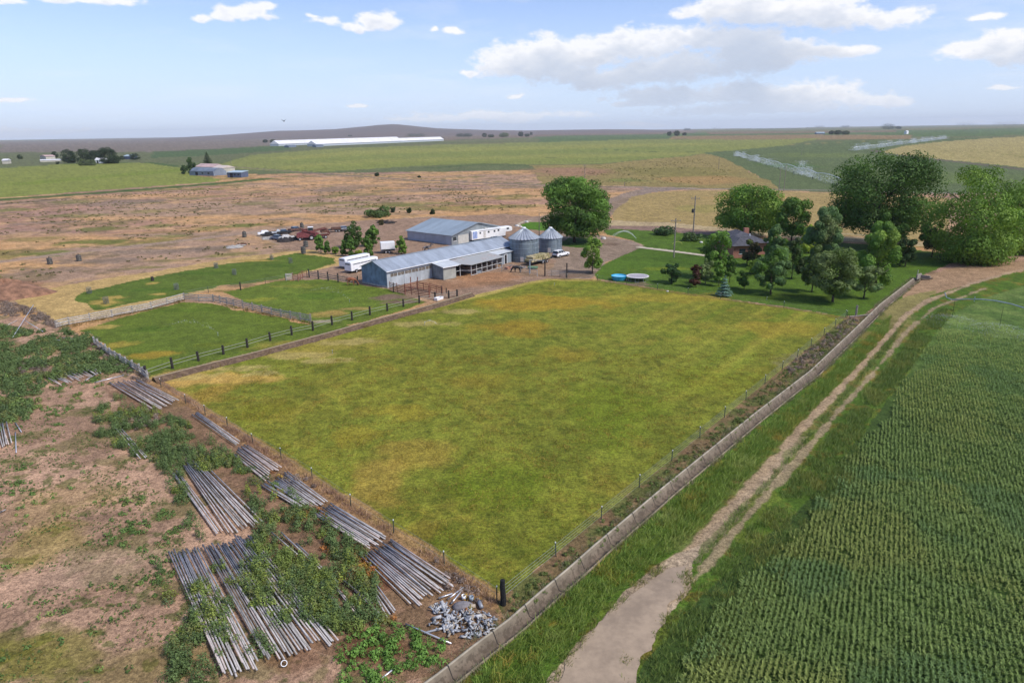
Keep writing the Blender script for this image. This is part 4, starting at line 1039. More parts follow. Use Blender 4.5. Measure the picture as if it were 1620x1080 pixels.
# joints across the concrete
b = MB(); acc = 0; last = 0
for i in range(1, n_):
    acc += math.hypot(P[i][0]-P[i-1][0], P[i][1]-P[i-1][1])
    if acc-last >= 3.15:
        last = acc; x, y = P[i]; nx, ny = up_[i]; tx, ty = -ny, nx
        for (o0_, z0), (o1, z1) in zip(prof[1:-2], prof[2:-1]):
            w_ = .028
            b.add([(x+nx*o0_-tx*w_, y+ny*o0_-ty*w_, z0+.012), (x+nx*o0_+tx*w_, y+ny*o0_+ty*w_, z0+.012), (x+nx*o1+tx*w_, y+ny*o1+ty*w_, z1+.012), (x+nx*o1-tx*w_, y+ny*o1-ty*w_, z1+.012)], [(0,1,2,3)])
b.build('joint', mat('tar_joint', (.03,.026,.022), .9), o)
# headgate at the top end of the ditch
t = thing('ditch_headgate', 'small pale concrete and wood headgate where the ditch meets the dirt', 'headgate', (*G(1453,441), 0), .7)
MB().box((0,0,.5),(2.2,.25,1.0)).build('wall', CONC, t); MB().box((0,.3,.9),(.12,.12,1.8)).build('gate_stem', GREYWOOD, t); MB().box((.9,-.9,.35),(.25,1.8,.7)).build('wing_wall', CONC, t)
tag(MB().tube([(0,0,0),(2.4,.5,.1)], .16, 7).build('log', BARK), 'dark log lying beside the ditch headgate', 'log').location = (*G(1458,443), .12)

# concrete walk across the lawn
def ribbon(name, px, w, z, m, label):
    P = resample(GP(px), 1.5); b = MB(); n = len(P)
    for i in range(n):
        a = P[max(i-1,0)]; c = P[min(i+1,n-1)]; L = math.hypot(c[0]-a[0], c[1]-a[1]); nx, ny = (c[1]-a[1])/L, -(c[0]-a[0])/L
        b.v += [(P[i][0]+nx*w/2, P[i][1]+ny*w/2, z), (P[i][0]-nx*w/2, P[i][1]-ny*w/2, z)]
    b.f = [(2*i, 2*i+1, 2*i+3, 2*i+2) for i in range(n-1)]
    return tag(b.build(name, m), label, name.replace('_', ' '), kind='structure')
ribbon('concrete_path', [(1008,391),(1050,396),(1090,401),(1116,404.5)], 1.9, .05, CONCP, 'pale concrete path crossing the green lawn')
# ================================================================== TREES
def crown_mesh(name, rng, w, h, z0, kind, col, nleaf, lsize, parent, col2=None):
    """crown: clumps of leaves arranged in lobes; w width, h height from z0"""
    C = []; N = []; K = []
    R_ = w/2
    if kind == 'round': nl = 30 + int(w*2.2)
    elif kind == 'willow': nl = 46
    else: nl = 26
    lobes = []
    if kind in ('round', 'willow', 'upright', 'bush'):
        for i in range(nl if kind != 'bush' else 15):
            a = rng.uniform(0, 2*math.pi); t = rng.uniform(-1, .97) if i % 4 else rng.uniform(-1, -.6)
            zz = t; pr = (1-abs(t)**(2.2 if t > 0 else 4.5))**.5
            if kind == 'upright': pr = (1-max(t, 0)**1.5*.9)*.95*(.70+.30*min(1, (t+1)*1.6))
            rad = rng.uniform(.5, .80)
            lr = rng.uniform(.20, .34)*(1 if kind != 'upright' else .85)
            lobes.append((rad*pr*math.cos(a)*R_, rad*pr*math.sin(a)*R_, z0+h/2+zz*h/2*(.90 if t > 0 else .97), lr*R_, lr*R_*rng.uniform(.75, 1.05)*min(1.4, max(.8, h/w)), rng.uniform(.78, 1.2)))
        lobes.append((0, 0, z0+h*.5, R_*.5, h*.32, .8))
        wts = np.array([l[3]**2 for l in lobes]); wts /= wts.sum()
        pick = rng.choice(len(lobes), nleaf, p=wts)
        L = np.array(lobes)[pick]
        d = rng.normal(size=(nleaf, 3)); d[:, 2] += .25; d /= np.linalg.norm(d, axis=1)[:, None]
        rr = rng.uniform(.40, 1.05, nleaf)**.5
        C = L[:, :3] + d*np.stack([L[:, 3], L[:, 3], L[:, 4]], 1)*rr[:, None]
        N = d; tone = L[:, 5]*(.92 + rng.uniform(-.12, .14, nleaf))
    elif kind in ('conifer', 'pine'):
        tiers = max(7, int(h/.75)); C = np.empty((nleaf, 3)); N = np.empty((nleaf, 3)); tone = np.empty(nleaf)
        nb = 9; k = rng.integers(0, tiers, nleaf); k = np.where(rng.random(nleaf) < .3, (k*rng.random(nleaf)).astype(int), k)
        br = rng.integers(0, nb, nleaf); off = rng.uniform(0, 6.28, tiers); bl = rng.uniform(.72, 1.12, (tiers, nb)); bz = rng.uniform(-.12, .12, (tiers, nb))
        t = k/(tiers-1.0); tone_b = rng.uniform(.75, 1.2, (tiers, nb))
        pw = .95 if kind == 'conifer' else .55
        Rk = R_*(1-t)**pw + .06*R_
        if kind == 'pine': Rk = R_*np.where(t < .25, .7+t*1.2, (1-(t-.25)/.75)**.6+.03)
        s = rng.random(nleaf)**.6
        a = off[k] + br*2*math.pi/nb + rng.normal(0, .16, nleaf)*(.3+s)
        r = Rk*s*bl[k, br]
        z = z0 + t*h*.96 + bz[k, br]*h/tiers - .10*r + rng.normal(0, .05, nleaf)*h/tiers*2
        C[:, 0] = r*np.cos(a); C[:, 1] = r*np.sin(a); C[:, 2] = z
        N[:, 0] = np.cos(a)*.4; N[:, 1] = np.sin(a)*.4; N[:, 2] = .9
        tone = tone_b[k, br]*rng.uniform(.8, 1.25, nleaf)*(.8+.3*s)
    C = np.asarray(C); c = np.array(col)[None, :]*tone[:, None]
    if col2 is not None:
        q = sstep(vnoise(C[:, 0]+9, C[:, 2]+C[:, 1], w*.22, 3), .45, .75)[:, None]; c = c*(1-q)+np.array(col2)[None, :]*tone[:, None]*q
    c = np.clip(c*np.array([2.05,2.0,1.3]), .004, .8)
    return leaves(name, C, lsize*rng.uniform(.6, 1.35, nleaf), c, LEAF, parent, rng, N, .62)
def trunk_mesh(rng, h, r, w, z0, m, parent, limbs=7, name='trunk', conifer=False):
    b = MB()
    pts = [(0,0,-.15)]; x = y = 0
    n = 6; topz = h*(.9 if conifer else .62)
    for i in range(1, n+1):
        x += rng.normal(0, r*.25); y += rng.normal(0, r*.25); pts.append((x, y, topz*i/n))
    b.tube(pts, [r*1.25]+[r*(1-.8*i/n) for i in range(1, n+1)], 8)
    if not conifer:
        for k in range(limbs):
            i = min(n-1, 1+k*n//limbs if z0 < topz*.5 else 2+k % (n-2)); px, py, pz = pts[i]; pz = max(pz, z0*.75)
            a = k*2.4+rng.uniform(-.4, .4); L = w*.36*rng.uniform(.7, 1.1); up_z = rng.uniform(.5, 1.0)*L
            b.tube([(px, py, pz), (px+L*.45*math.cos(a), py+L*.45*math.sin(a), pz+up_z*.5), (px+L*math.cos(a+.2), py+L*math.sin(a+.2), min(pz+up_z, h*.9))], [r*.5, r*.32, r*.1], 5)
    return b.build(name, m, parent, True)
TREE_N = [0]
def tree(name, label, base, x0, x1, ytop, ybot, kind='round', col=(.05,.09,.03), col2=None, cat='tree', dens=1.0, group=None, m=None, trunk_r=None, lean=None):
    TREE_N[0] += 1; rng = np.random.default_rng(100+TREE_N[0]*7)
    bx, by = G(*base); d = by*math.cos(PITCH)+CAM_H*math.sin(PITCH)          # depth
    s = F/d
    w = (x1-x0)/s*(1.1 if kind in ('upright', 'bush') else 1.04); ztop = ZAT((x0+x1)/2, ytop, by)
    zb = max(.05, ZAT((x0+x1)/2, ybot, by - w*.35)); h = ztop-zb
    cx = (ray((x0+x1)/2, (ytop+ybot)/2)); cxw = cx.x/cx.y*by
    t = thing(name, label, cat, (bx, by, 0), rng.uniform(0, 6.28)*0, group)
    trunk_mesh(rng, ztop, (trunk_r or max(.06, w*.028))*.8, w, zb, m or BARK, t, 0 if w/h > 2 else 7, conifer=kind in ('conifer', 'pine'))
    ls = max(.16, min(.55, d*.0024)) * (.62 if kind in ('conifer', 'pine') else 1)
    area = math.pi*w*h*(1.0 if kind not in ('conifer',) else .7)
    n = int(min(34000, max(700, area*8.0/ls*1.25*dens*(2.6 if kind == 'conifer' else 1))))
    cr = crown_mesh('crown', rng, w*1.0, h, zb, kind, col, n, ls*1.3, t, col2)
    cr.location = ((cxw-bx)*.9, 0, 0)
    return t
DG = (.048,.092,.028); MG = (.072,.132,.034); LG = (.115,.175,.045); YG = (.17,.215,.045); BG = (.065,.112,.060); GG = (.095,.128,.068); OL = (.066,.095,.040)
tree('shade_tree', 'big round dark green shade tree on the gravel island beside the grain bins', (909,383), 857, 968, 280, 374, 'round', MG, DG, dens=1.3, trunk_r=.5)
tree('young_tree', 'pale green young tree beside the dark gate post at the pasture edge', (937,432), 918, 958, 371, 427, 'upright', LG, MG, dens=.7)
tree('round_shrub', 'dark round evergreen shrub right of the trampoline', (1062.5,448), 1047, 1079, 414, 446, 'bush', (.03,.062,.03), cat='shrub')
tree('plum_tree', 'dark purple-leaved plum tree in the lawn', (1101,454), 1089, 1114, 419, 450, 'bush', (.055,.022,.022), (.035,.03,.018))
tree('small_tree', 'small grey-green tree right behind the purple plum tree', (1116,449), 1106, 1130, 408, 444, 'bush', GG)
tree('blue_spruce', 'small blue-grey spruce at the lawn edge near the wire fence', (1146,468), 1134, 1159, 436, 466, 'conifer', (.075,.125,.15), dens=1.6)
tree('garden_tree', 'mid-green leafy garden tree left of the brick house', (1139,440), 1110, 1162, 362, 424, 'round', MG, DG)
tree('garden_tree', 'small dark tree with forked crown below the leafy tree left of the house', (1154,447), 1143, 1168, 403, 438, 'upright', DG, MG)
tree('garden_tree', 'small dark green tree above the blue spruce', (1137,452), 1128, 1148, 418, 445, 'upright', MG)
tree('small_tree', 'small round tree right of the blue spruce', (1177,457), 1166, 1188, 428, 453, 'bush', DG)
tree('garden_tree', 'dark reddish tree standing in front of the brick house', (1193,420), 1174, 1208, 378, 417, 'bush', (.045,.04,.026), OL)
tree('garden_tree', 'yellow-green bushy tree between the brick house and the lawn', (1194,434), 1176, 1210, 412, 432, 'bush', LG)
tree('garden_tree', 'bluish green pointed tree at the right corner of the brick house', (1227,424), 1206, 1243, 356, 412, 'upright', BG, MG)
tree('garden_tree', 'broad green tree with bare stem on the lawn right of the small round tree', (1219,465), 1193, 1253, 386, 456, 'upright', BG, MG, dens=1.2)
tree('maple_tree', 'wide bright-topped maple behind the brick house', (1185,374), 1130, 1246, 297, 366, 'round', MG, LG, dens=1.3)
tree('maple_tree', 'darker spreading tree right behind the wide maple', (1252,386), 1226, 1288, 313, 372, 'round', DG, MG)
tree('elm_tree', 'largest tree, broad dark green elm behind the garden', (1380,388), 1316, 1487, 250, 368, 'round', (.036,.068,.024), DG, dens=1.1, trunk_r=.75)
tree('elm_tree', 'narrow hanging crown joined under the largest elm', (1400,397), 1378, 1436, 330, 398, 'round', DG)
tree('willow_tree', 'huge bright green willow at the end of the lawn', (1528,413), 1474, 1618, 266, 424, 'round', (.082,.140,.035), LG, dens=1.5, trunk_r=.5)
tree('willow_tree', 'yellow-green willow partly cut by the right edge of the photo', (1622,400), 1582, 1690, 280, 418, 'round', LG, MG, dens=1.2, trunk_r=.7)
tree('pine_tree', 'tall soft grey-green pine behind the lawn trees', (1306,424), 1274, 1338, 325, 412, 'upright', BG, GG, dens=1.5)
tree('yellow_shrub', 'yellow-green shrubby tree peeping out left of the tall soft pine', (1279,400), 1266, 1296, 354, 398, 'upright', YG, LG)
tree('garden_tree', 'dark slim tree with bare stem left of the big front pine', (1252,441), 1246, 1277, 377, 432, 'bush', (.035,.05,.025), DG)
tree('pine_tree', 'big bushy grey-green pine at the front of the lawn', (1317,477), 1284, 1362, 392, 466, 'round', GG, OL, dens=1.5)
tree('pine_tree', 'dull green pine half hidden behind the bushy front pine', (1284,462), 1268, 1310, 386, 452, 'upright', OL, GG, dens=1.2)
tree('poplar_tree', 'tall bright green poplar in front of the largest elm', (1385,451), 1357, 1428, 347, 446, 'upright', MG, LG, dens=1.4)
tree('pine_tree', 'small grey-green pine at the foot of the tall bright poplar', (1366,471), 1348, 1397, 418, 464, 'bush', GG, BG, dens=1.3)
tree('cedar_tree', 'dark cedar behind the right side of the bright poplar', (1432,421), 1415, 1450, 366, 419, 'upright', (.028,.05,.022))
tree('crab_apple', 'small tree with reddish dark crown and clear stem left of the huge willow', (1474,407), 1454, 1496, 350, 394, 'bush', (.06,.06,.03), DG, dens=.8)
# small trees left of the stable
tree('sapling', 'bushy young tree at the left end of the row beyond the paddock', (508,400), 495, 515, 372, 397, 'upright', DG, MG, group='young trees beyond the horse trailers')
tree('sapling', 'lower right half of the twin young trees at the left of the row', (519,402), 511, 524, 382, 400, 'upright', DG, group='young trees beyond the horse trailers')
tree('round_shrub', 'small light green round bush between the left young trees', (530,402), 525, 536, 390, 401, 'bush', LG, cat='shrub')
tree('sapling', 'largest dark young tree of the row beyond the horse trailers', (557,392), 542, 573, 352, 390, 'round', (.036,.07,.024), DG, group='young trees beyond the horse trailers')
tree('sapling', 'young tree just left of the parked white horse trailers', (544,405), 537, 551, 378, 402, 'upright', DG, group='young trees beyond the horse trailers')
tree('sapling', 'middle young tree directly beyond the first horse trailer', (554,406), 547, 563, 377, 404, 'upright', DG, MG, group='young trees beyond the horse trailers')
tree('sapling', 'pointed young tree left of the white truck box', (582,407), 571, 592, 372, 405, 'upright', DG, MG, group='young trees beyond the horse trailers')
tree('sapling', 'dark young tree behind the pointed one and the truck box', (590,390), 577, 603, 357, 388, 'upright', DG, MG, group='young trees beyond the horse trailers')
tree('sapling', 'young tree alone right of the white truck box', (635,402), 625, 644, 374, 400, 'upright', MG, LG, group='young trees beyond the horse trailers')
tree('yellow_shrub', 'low yellow-green bush beyond the horse trailers', (567,404), 561, 573, 396, 404, 'bush', YG, cat='shrub')
tree('dead_stump', 'dark snag of a shrub beside the dirt track above the young trees', (603,356), 599, 607, 348, 357, 'bush', (.05,.045,.03), cat='shrub')
for u, v, l in ((621,336,'left of the three'), (647,337,'middle one of the three'), (684,339,'right of the three')):
    tree('range_bush', f'dark small bush on the range above the machine shed, {l}', (u,v), u-4, u+4, v-8, v, 'bush', (.03,.045,.028), cat='shrub', group='dark bushes above the machine shed')
tree('hedge', 'low green hedge clump on the range above the row of young trees', (598,343), 573, 621, 331, 343, 'bush', (.05,.08,.035), cat='hedge')
tree('foundation_shrub', 'row of dark shrubs beside the dirt road at the garden end', (1050,371), 1031, 1073, 360, 371, 'bush', (.04,.07,.04), cat='shrub')
tree('foundation_shrub', 'low bushes around the foot of the taller utility pole', (1094,381), 1079, 1112, 370, 382, 'bush', (.05,.08,.04), cat='shrub')
# distant farmstead trees
tree('conifer_tree', 'tall dark conifer behind the distant pink-roofed farmhouse', (328,265.5), 318, 338, 240, 264, 'conifer', (.022,.034,.020), dens=1.3)
tree('poplar_tree', 'dark column poplar left of the distant farmstead', (301,274.5), 294, 309, 249, 274, 'upright', (.035,.065,.03))
tree('poplar_tree', 'shorter dark tree at the left end of the distant farmstead', (291,275.5), 285, 298, 261, 275, 'upright', (.03,.055,.028))
# clumps on the plain: (u, v, x0, x1, ytop, label)
FAR = [(107,258,97,120,237,'left tree of the distant clump around the white cottage'),(133,258,120,146,236,'broad tree in the middle of the distant clump'),(150,258,140,160,238,'rounded tree behind the white cottage'),
 (167,259,155,184,233,'tallest tree of the distant clump right of the white cottage'),(180,259,172,190,246,'lower tree at the right end of the distant clump'),(130,262,122,140,252,'grey-green bush before the distant clump, left of two'),(145,262,136,153,253,'grey-green bush before the distant clump, right of two'),
 (87,250,81,92,240,'single tree above the red-roofed distant shed'),(212,253,205,221,243,'tree right of the tiny dark blue shed'),(193,253,189,198,247,'small tree left of the tiny dark blue shed'),(31,252,27,36,245,'small dark tree alone at the far left'),(91,260,88,94,255,'tiny dark bush left of the distant clump'),
 (420,226,415,424,221,'small tree left of the long white warehouses'),(432,225.6,426,436,221,'small tree touching the left white warehouse'),(554,217,550,558,214,'tiny tree above the left white warehouse'),(588,216,583,596,212,'tree above the left warehouse roof'),
 (660,216,640,676,213.5,'row of low trees above the right warehouse end'),(736,216.5,718,750,213,'long low tree row right of the warehouses'),(765,217,762,771,211,'dark tree pair on the plain right of the warehouses'),(775,217.5,771,783,213,'lower tree in the plain tree row'),(797,217,788,806,211,'wide grey tree in the plain tree row'),
 (823,216,819,829,208.5,'tallest dark tree at the right of the plain tree row'),(833,216.5,829,839,212,'tree right of the tallest in the plain tree row'),(840,214,838,843,209,'tiny tree at the end of the plain tree row'),
 (1059,215,1055,1063,208,'left dark tree of the group at the plain centre right'),(1070,215,1065,1076,207,'right dark tree of the group at the plain centre right'),(1083,214.5,1079,1087,210,'small tree beside the plain centre right group'),(1085,206.5,1081,1094,203.5,'low trees on the horizon above the centre right group'),
 (1130,203.5,1124,1144,200.4,'small wood on the right horizon, left of the greenhouses'),(1315,213,1311,1320,206.5,'left tree of the dark row on the right plain'),(1325,213,1319,1332,206.5,'middle tree of the dark row on the right plain'),(1337,213.2,1331,1345,207.5,'right tree of the dark row on the right plain'),
 (1405,204.5,1393,1418,197,'dark rounded wood standing on the right horizon'),(1421,204,1416,1427,200.5,'low end of the rounded wood on the right horizon'),(1295,202,1288,1306,199.8,'thin wood on the horizon above the pale dairy shed'),(1337,202,1329,1345,199.3,'second thin wood on the right horizon'),
 (1525,199,1510,1545,195.6,'long wood on the horizon near the right edge'),(1590,198.5,1570,1615,195.2,'wood on the horizon at the right edge'),(597,279,592,600,273.5,'small dark bush beside the far gravel road'),(662,281,660,666,278.5,'tiny dark bush beside the far gravel road')]
for k, (u, v, x0, x1, yt, l) in enumerate(FAR):
    tree('plain_tree', l, (u, v), x0, x1, yt, v-.6, 'round', [(.018,.032,.020),(.023,.038,.022),(.020,.034,.024)][k % 3] if 'grey' not in l else (.07,.09,.06), dens=.5, group='trees scattered over the far plain')

# ================================================================== GROUND COVER (leafy weeds, grass, crop)
RG = np.random.default_rng(77)
def scatter(P, dens_fn, per_m2, rng=RG):
    xs = [p[0] for p in P]; ys = [p[1] for p in P]
    n = int((max(xs)-min(xs))*(max(ys)-min(ys))*per_m2)
    x = rng.uniform(min(xs), max(xs), n); y = rng.uniform(min(ys), max(ys), n)
    k = inpoly(x, y, P)
    x, y = x[k], y[k]
    if dens_fn is not None:
        k = rng.random(len(x)) < dens_fn(x, y); x, y = x[k], y[k]
    return x, y
def weeds(name, label, regions, cat, per=2.0, rad=.55, hgt=.5, nl=34, ls=.17, cols=((.05,.10,.032),), noise_s=2.6, thr=(.36,.52), tall=1.0, mname=None):
    CX=[];CY=[];W_=[]
    for P, k in regions:
        x, y = scatter(GP(P), lambda a, c: sstep(fbm(a, c, noise_s, 211, 4), thr[0], thr[1])*k, per)
        CX.append(x); CY.append(y)
    x = np.concatenate(CX); y = np.concatenate(CY); n = len(x)
    r = rad*RG.uniform(.5, 1.35, n); h = hgt*RG.uniform(.5, 1.4, n)*(.6+.8*fbm(x, y, 2.0, 9, 2))
    ci = RG.choice(len(cols), n)
    q = (fbm(x, y, 4, 15, 3) > .55)
    if len(cols) > 1: ci = np.where(q, ci, 0)
    c0 = np.array([2.2,2.0,1.5])*np.array(cols)[ci]*RG.uniform(.75, 1.3, n)[:, None]
    m = nl
    d = RG.normal(size=(n, m, 3)); d[..., 2] = np.abs(d[..., 2]); d /= np.linalg.norm(d, axis=2)[..., None]
    s = RG.uniform(.35, 1.0, (n, m))**.6
    C = np.empty((n, m, 3)); C[..., 0] = x[:, None]+d[..., 0]*r[:, None]*s; C[..., 1] = y[:, None]+d[..., 1]*r[:, None]*s; C[..., 2] = .02+d[..., 2]*h[:, None]*s*tall
    col = (c0[:, None, :]*RG.uniform(.75, 1.3, (n, m))[..., None]).reshape(-1, 3)
    o = leaves(name, C.reshape(-1, 3), (1.35*ls*RG.uniform(.6, 1.4, n*m)), col, LEAF, None, RG, d.reshape(-1, 3), .55)
    return tag(o, label, cat, kind='stuff')
WEEDG = ((.056,.088,.040),(.070,.108,.040),(.050,.078,.044),(.085,.10,.045))
weeds('weeds', 'dense dark green weeds filling the upper left yard', [
  ([(-260,520),(0,516),(60,524),(108,522),(135,548),(168,590),(120,596),(75,606),(60,640),(85,655),(40,668),(0,680),(-260,700)], 1.0),
  ([(100,528),(140,525),(170,550),(215,585),(190,600),(160,585)], .9)], 'weeds', per=3.2, rad=.62, hgt=.7, nl=64, ls=.16, cols=WEEDG, noise_s=3.0, thr=(.38,.50))
weeds('weeds', 'green weed thicket growing over the old pipes', [
  ([(150,650),(190,628),(240,650),(300,672),(350,705),(385,735),(340,748),(262,748),(232,735),(200,715),(150,690)], 1),
  ([(262,725),(285,735),(300,800),(330,860),(318,872),(290,830),(262,760)], .7),
  ([(322,722),(400,742),(470,790),(520,830),(585,880),(600,940),(612,990),(560,985),(530,1000),(500,960),(440,900),(395,862),(412,830),(380,790),(400,760),(340,740)], .95),
  ([(392,862),(470,880),(530,950),(545,1005),(490,990),(440,1000),(405,985),(375,930)], 4), ([(240,855),(262,925),(300,960),(335,1000),(290,1000),(255,930)], .4),
  ([(292,928),(330,940),(372,985),(345,1000),(352,1050),(330,1140),(270,1160),(262,1040),(285,990)], .95),
  ([(345,935),(420,1000),(440,1035),(400,1040),(340,1010)], 1.5)], 'weeds', per=5.5, rad=.46, hgt=.85, nl=95, ls=.10, cols=WEEDG+((.10,.13,.03),), noise_s=1.7, thr=(.40,.50))
weeds('weeds', 'yellow-green weed mass swallowing the middle of the two lowest pipe stacks', [
  ([(395,868),(440,862),(500,895),(555,950),(575,1005),(520,1000),(470,960),(430,950),(400,915)], 1), ([(375,925),(420,940),(470,985),(450,1000),(410,965),(375,945)], .6), ([(290,925),(330,925),(350,955),(360,985),(340,1000),(305,960)], .7), ([(335,900),(350,890),(380,925),(372,935)], .5)],
  'weeds', per=6.5, rad=.42, hgt=.95, nl=100, ls=.095, cols=((.085,.12,.038),(.058,.09,.04),(.10,.13,.04)), noise_s=1.3, thr=(.36,.46))
weeds('weeds', 'light green weeds in front of the pile of pipe fittings', [
  ([(535,1015),(600,990),(640,988),(700,1005),(745,1020),(735,1045),(690,1075),(640,1110),(560,1110),(520,1060)], .95)], 'weeds', per=5, rad=.36, hgt=.42, nl=46, ls=.12, cols=((.065,.130,.034),(.075,.14,.04)), thr=(.36,.50))
weeds('weeds', 'scattered green weed clumps on the bare soil of the left yard', [
  ([(150,815),(200,785),(262,785),(305,830),(295,872),(230,890),(175,860)], 3),
  ([(0,1000),(100,960),(280,940),(285,1000),(262,1100),(-200,1200),(-200,1040)], .35),
  ([(-300,690),(60,660),(200,720),(300,860),(280,940),(0,960),(-300,960)], .13),
  ([(0,735),(45,740),(60,800),(0,830),(-100,800)], 1.5), ([(200,900),(290,880),(290,960),(230,950)], .5), ([(90,590),(170,600),(150,660),(40,690)], .8), ([(100,560),(220,590),(200,625),(150,650),(60,660)], .3), ([(430,950),(560,990),(520,1060),(470,1080),(420,1060)], .25)],
  'weeds', per=3.2, rad=.30, hgt=.26, nl=26, ls=.12, cols=((.058,.10,.036),(.08,.115,.04)), noise_s=1.8, thr=(.50,.62))
weeds('weeds', 'tiny seedlings peppered over the bare left yard', [
  ([(-300,700),(60,660),(200,700),(300,860),(300,1000),(262,1200),(-300,1300)], .8)], 'weeds', per=9, rad=.10, hgt=.09, nl=8, ls=.075, cols=((.05,.08,.03),(.085,.105,.04),(.10,.09,.05)), noise_s=2.2, thr=(.40,.66))
weeds('range_scrub', 'sparse low scrub dotted over the dry open range', [
  ([(0,322),(340,296),(560,290),(860,300),(850,330),(640,338),(480,352),(250,380),(0,405)], .9), ([(0,420),(250,392),(400,374),(440,390),(300,420),(100,446),(0,452)], .9), ([(860,270),(1000,258),(1110,250),(1200,285),(1100,294),(880,288)], .5)],
  'scrub', per=.05, rad=.7, hgt=.35, nl=14, ls=.32, cols=((.06,.06,.032),(.055,.07,.032),(.08,.068,.045)), noise_s=22, thr=(.40,.62))
weeds('dry_weeds', 'rust brown and yellow dried weeds among the pipes', [
  ([(450,800),(500,800),(545,850),(600,905),(585,925),(545,905),(500,860),(455,830)], .8), ([(540,880),(590,880),(604,905),(585,935),(548,915)], 1), ([(420,735),(470,770),(440,800),(410,760)], .4), ([(570,960),(640,970),(600,1000)], .4), ([(700,930),(760,950),(740,975)], .2)],
  'dry weeds', per=4.5, rad=.34, hgt=.34, nl=34, ls=.12, cols=((.16,.075,.03),(.19,.13,.035),(.10,.09,.03)), thr=(.36,.5))
# grey tumbleweed brush along fences
weeds('tumbleweeds', 'grey dry brush caught along fences and pipes', [
  ([(0,475),(60,490),(100,515),(85,518),(50,505),(0,498)], .9), ([(140,540),(232,590),(238,604),(225,606),(190,590)], .7), ([(190,655),(240,645),(262,668),(215,682),(190,672)], 1), ([(30,575),(80,580),(70,600),(35,595)], 1),
  ([(1240,585),(1300,535),(1345,503),(1362,505),(1310,555),(1255,600)], .4), ([(270,705),(330,720),(300,735)], .5), ([(305,945),(330,935),(345,950),(320,965)], .9), ([(690,890),(770,945),(755,960),(700,930)], .5), ([(440,755),(470,745),(500,770),(470,775)], .6)],
  'brush', per=5, rad=.40, hgt=.36, nl=40, ls=.13, cols=((.115,.095,.105),(.09,.075,.085),(.14,.115,.11)), thr=(.28,.42))
weeds('ditch_bank_weeds', 'brown and green low weeds between the wire fence and the ditch', [
  ([(797,955),(1340,505),(1352,508),(1290,585),(1201,652),(1131,708),(1062,765),(953,859),(865,935),(817,980)], .9)],
  'weeds', per=5, rad=.28, hgt=.24, nl=30, ls=.10, cols=((.06,.085,.032),(.10,.078,.062),(.075,.095,.04),(.13,.11,.08)), noise_s=1.2, thr=(.34,.5))

RUTS = [GP([(1030,915),(1075,880),(1103,858),(1153,805),(1205,753),(1249,697),(1298.5,644),(1344,598),(1375,564),(1413,522),(1432,499),(1467,476),(1536,449)]), GP([(1100,915),(1135,872),(1188,809),(1234,758),(1283,702),(1325,652),(1363.5,610),(1405.6,560),(1436,522),(1478,487),(1560,455)])]
def grass(name, label, regions, cat, per, H, Wd, cols, thr=(.3,.45), noise_s=1.8, leanf=.5, wind=(.2,.1), tuft=5, spread=.12):
    X=[];Y=[]
    for P, k in regions:
        x, y = scatter(GP(P), lambda a, c: sstep(fbm(a, c, noise_s, 311, 4), thr[0], thr[1])*k, per)
        X.append(x); Y.append(y)
    x = np.concatenate(X); y = np.concatenate(Y); n = len(x)
    x = np.repeat(x, tuft)+RG.normal(0, spread, n*tuft); y = np.repeat(y, tuft)+RG.normal(0, spread, n*tuft)
    if 'track' in name or 'tall' in name:
        dr = np.minimum(dline(x, y, RUTS[0]), dline(x, y, RUTS[1])+.12) + (fbm(x, y, 1.0, 71, 3)-.5)*.7
        k = dr > .42; x, y = x[k], y[k]; n = len(x)//tuft; x = x[:n*tuft]; y = y[:n*tuft]
    hh = np.repeat(RG.uniform(.6, 1.3, n), tuft)*H*RG.uniform(.6, 1.25, n*tuft)*(.5+1.0*fbm(x, y, 3, 5, 3))
    ln = RG.normal(0, leanf, (n*tuft, 2))*hh[:, None] + np.array(wind)[None, :]*hh[:, None]
    pn = fbm(x, y, 3.0, 41, 3); ci = np.clip((pn*len(cols)*1.4-.2*len(cols)).astype(int)+RG.integers(-1, 2, n*tuft)*(RG.random(n*tuft) < .35), 0, len(cols)-1)
    col = np.array([3.15,2.4,1.75])*np.array(cols)[ci]*RG.uniform(.7, 1.35, n*tuft)[:, None]
    o = blades(name, np.stack([x, y, 0*x-.03], 1), hh, Wd*RG.uniform(.7, 1.4, n*tuft), ln, col, GRASS)
    return tag(o, label, cat, kind='stuff')
BANK = [(712,1126),(786,1036),(896,941),(992,857),(1052,806),(1124,744),(1194,688),(1284,616),(1348,556),(1392,515),(1408,500),(1400,545),(1350,590),(1295,640),(1245,690),(1190,745),(1140,800),(1085,855),(1040,885),(980,930),(930,985),(880,1050),(850,1100),(800,1200)]
grass('tall_grass', 'long tangled green grass between the concrete ditch and the muddy track', [(BANK, 1.0)], 'grass', 26, .42, .035, ((.10,.15,.055),(.075,.13,.035),(.06,.115,.03),(.08,.12,.03),(.13,.13,.04)), thr=(.20,.36), leanf=.5, wind=(.35,-.1), tuft=7)
grass('track_grass', 'green grass growing between and beside the wheel ruts', [
  ([(1062,925),(1110,875),(1165,812),(1220,755),(1262,706),(1310,652),(1352,604),(1386,560),(1418,522),(1434,508),(1405,552),(1360,602),(1322,645),(1280,695),(1230,750),(1186,800),(1130,864),(1095,905)], .75),
  ([(1000,1110),(1050,1010),(1095,945),(1140,890),(1200,820),(1245,768),(1295,710),(1340,655),(1378,608),(1420,560),(1450,520),(1490,488),(1510,490),(1470,540),(1420,610),(1370,670),(1345,770),(1270,870),(1190,985),(1120,1120),(1010,1150)], 1.0)],
  'grass', 24, .34, .034, ((.052,.092,.030),(.044,.082,.026),(.070,.100,.034)), thr=(.30,.42), leanf=.45, tuft=6)
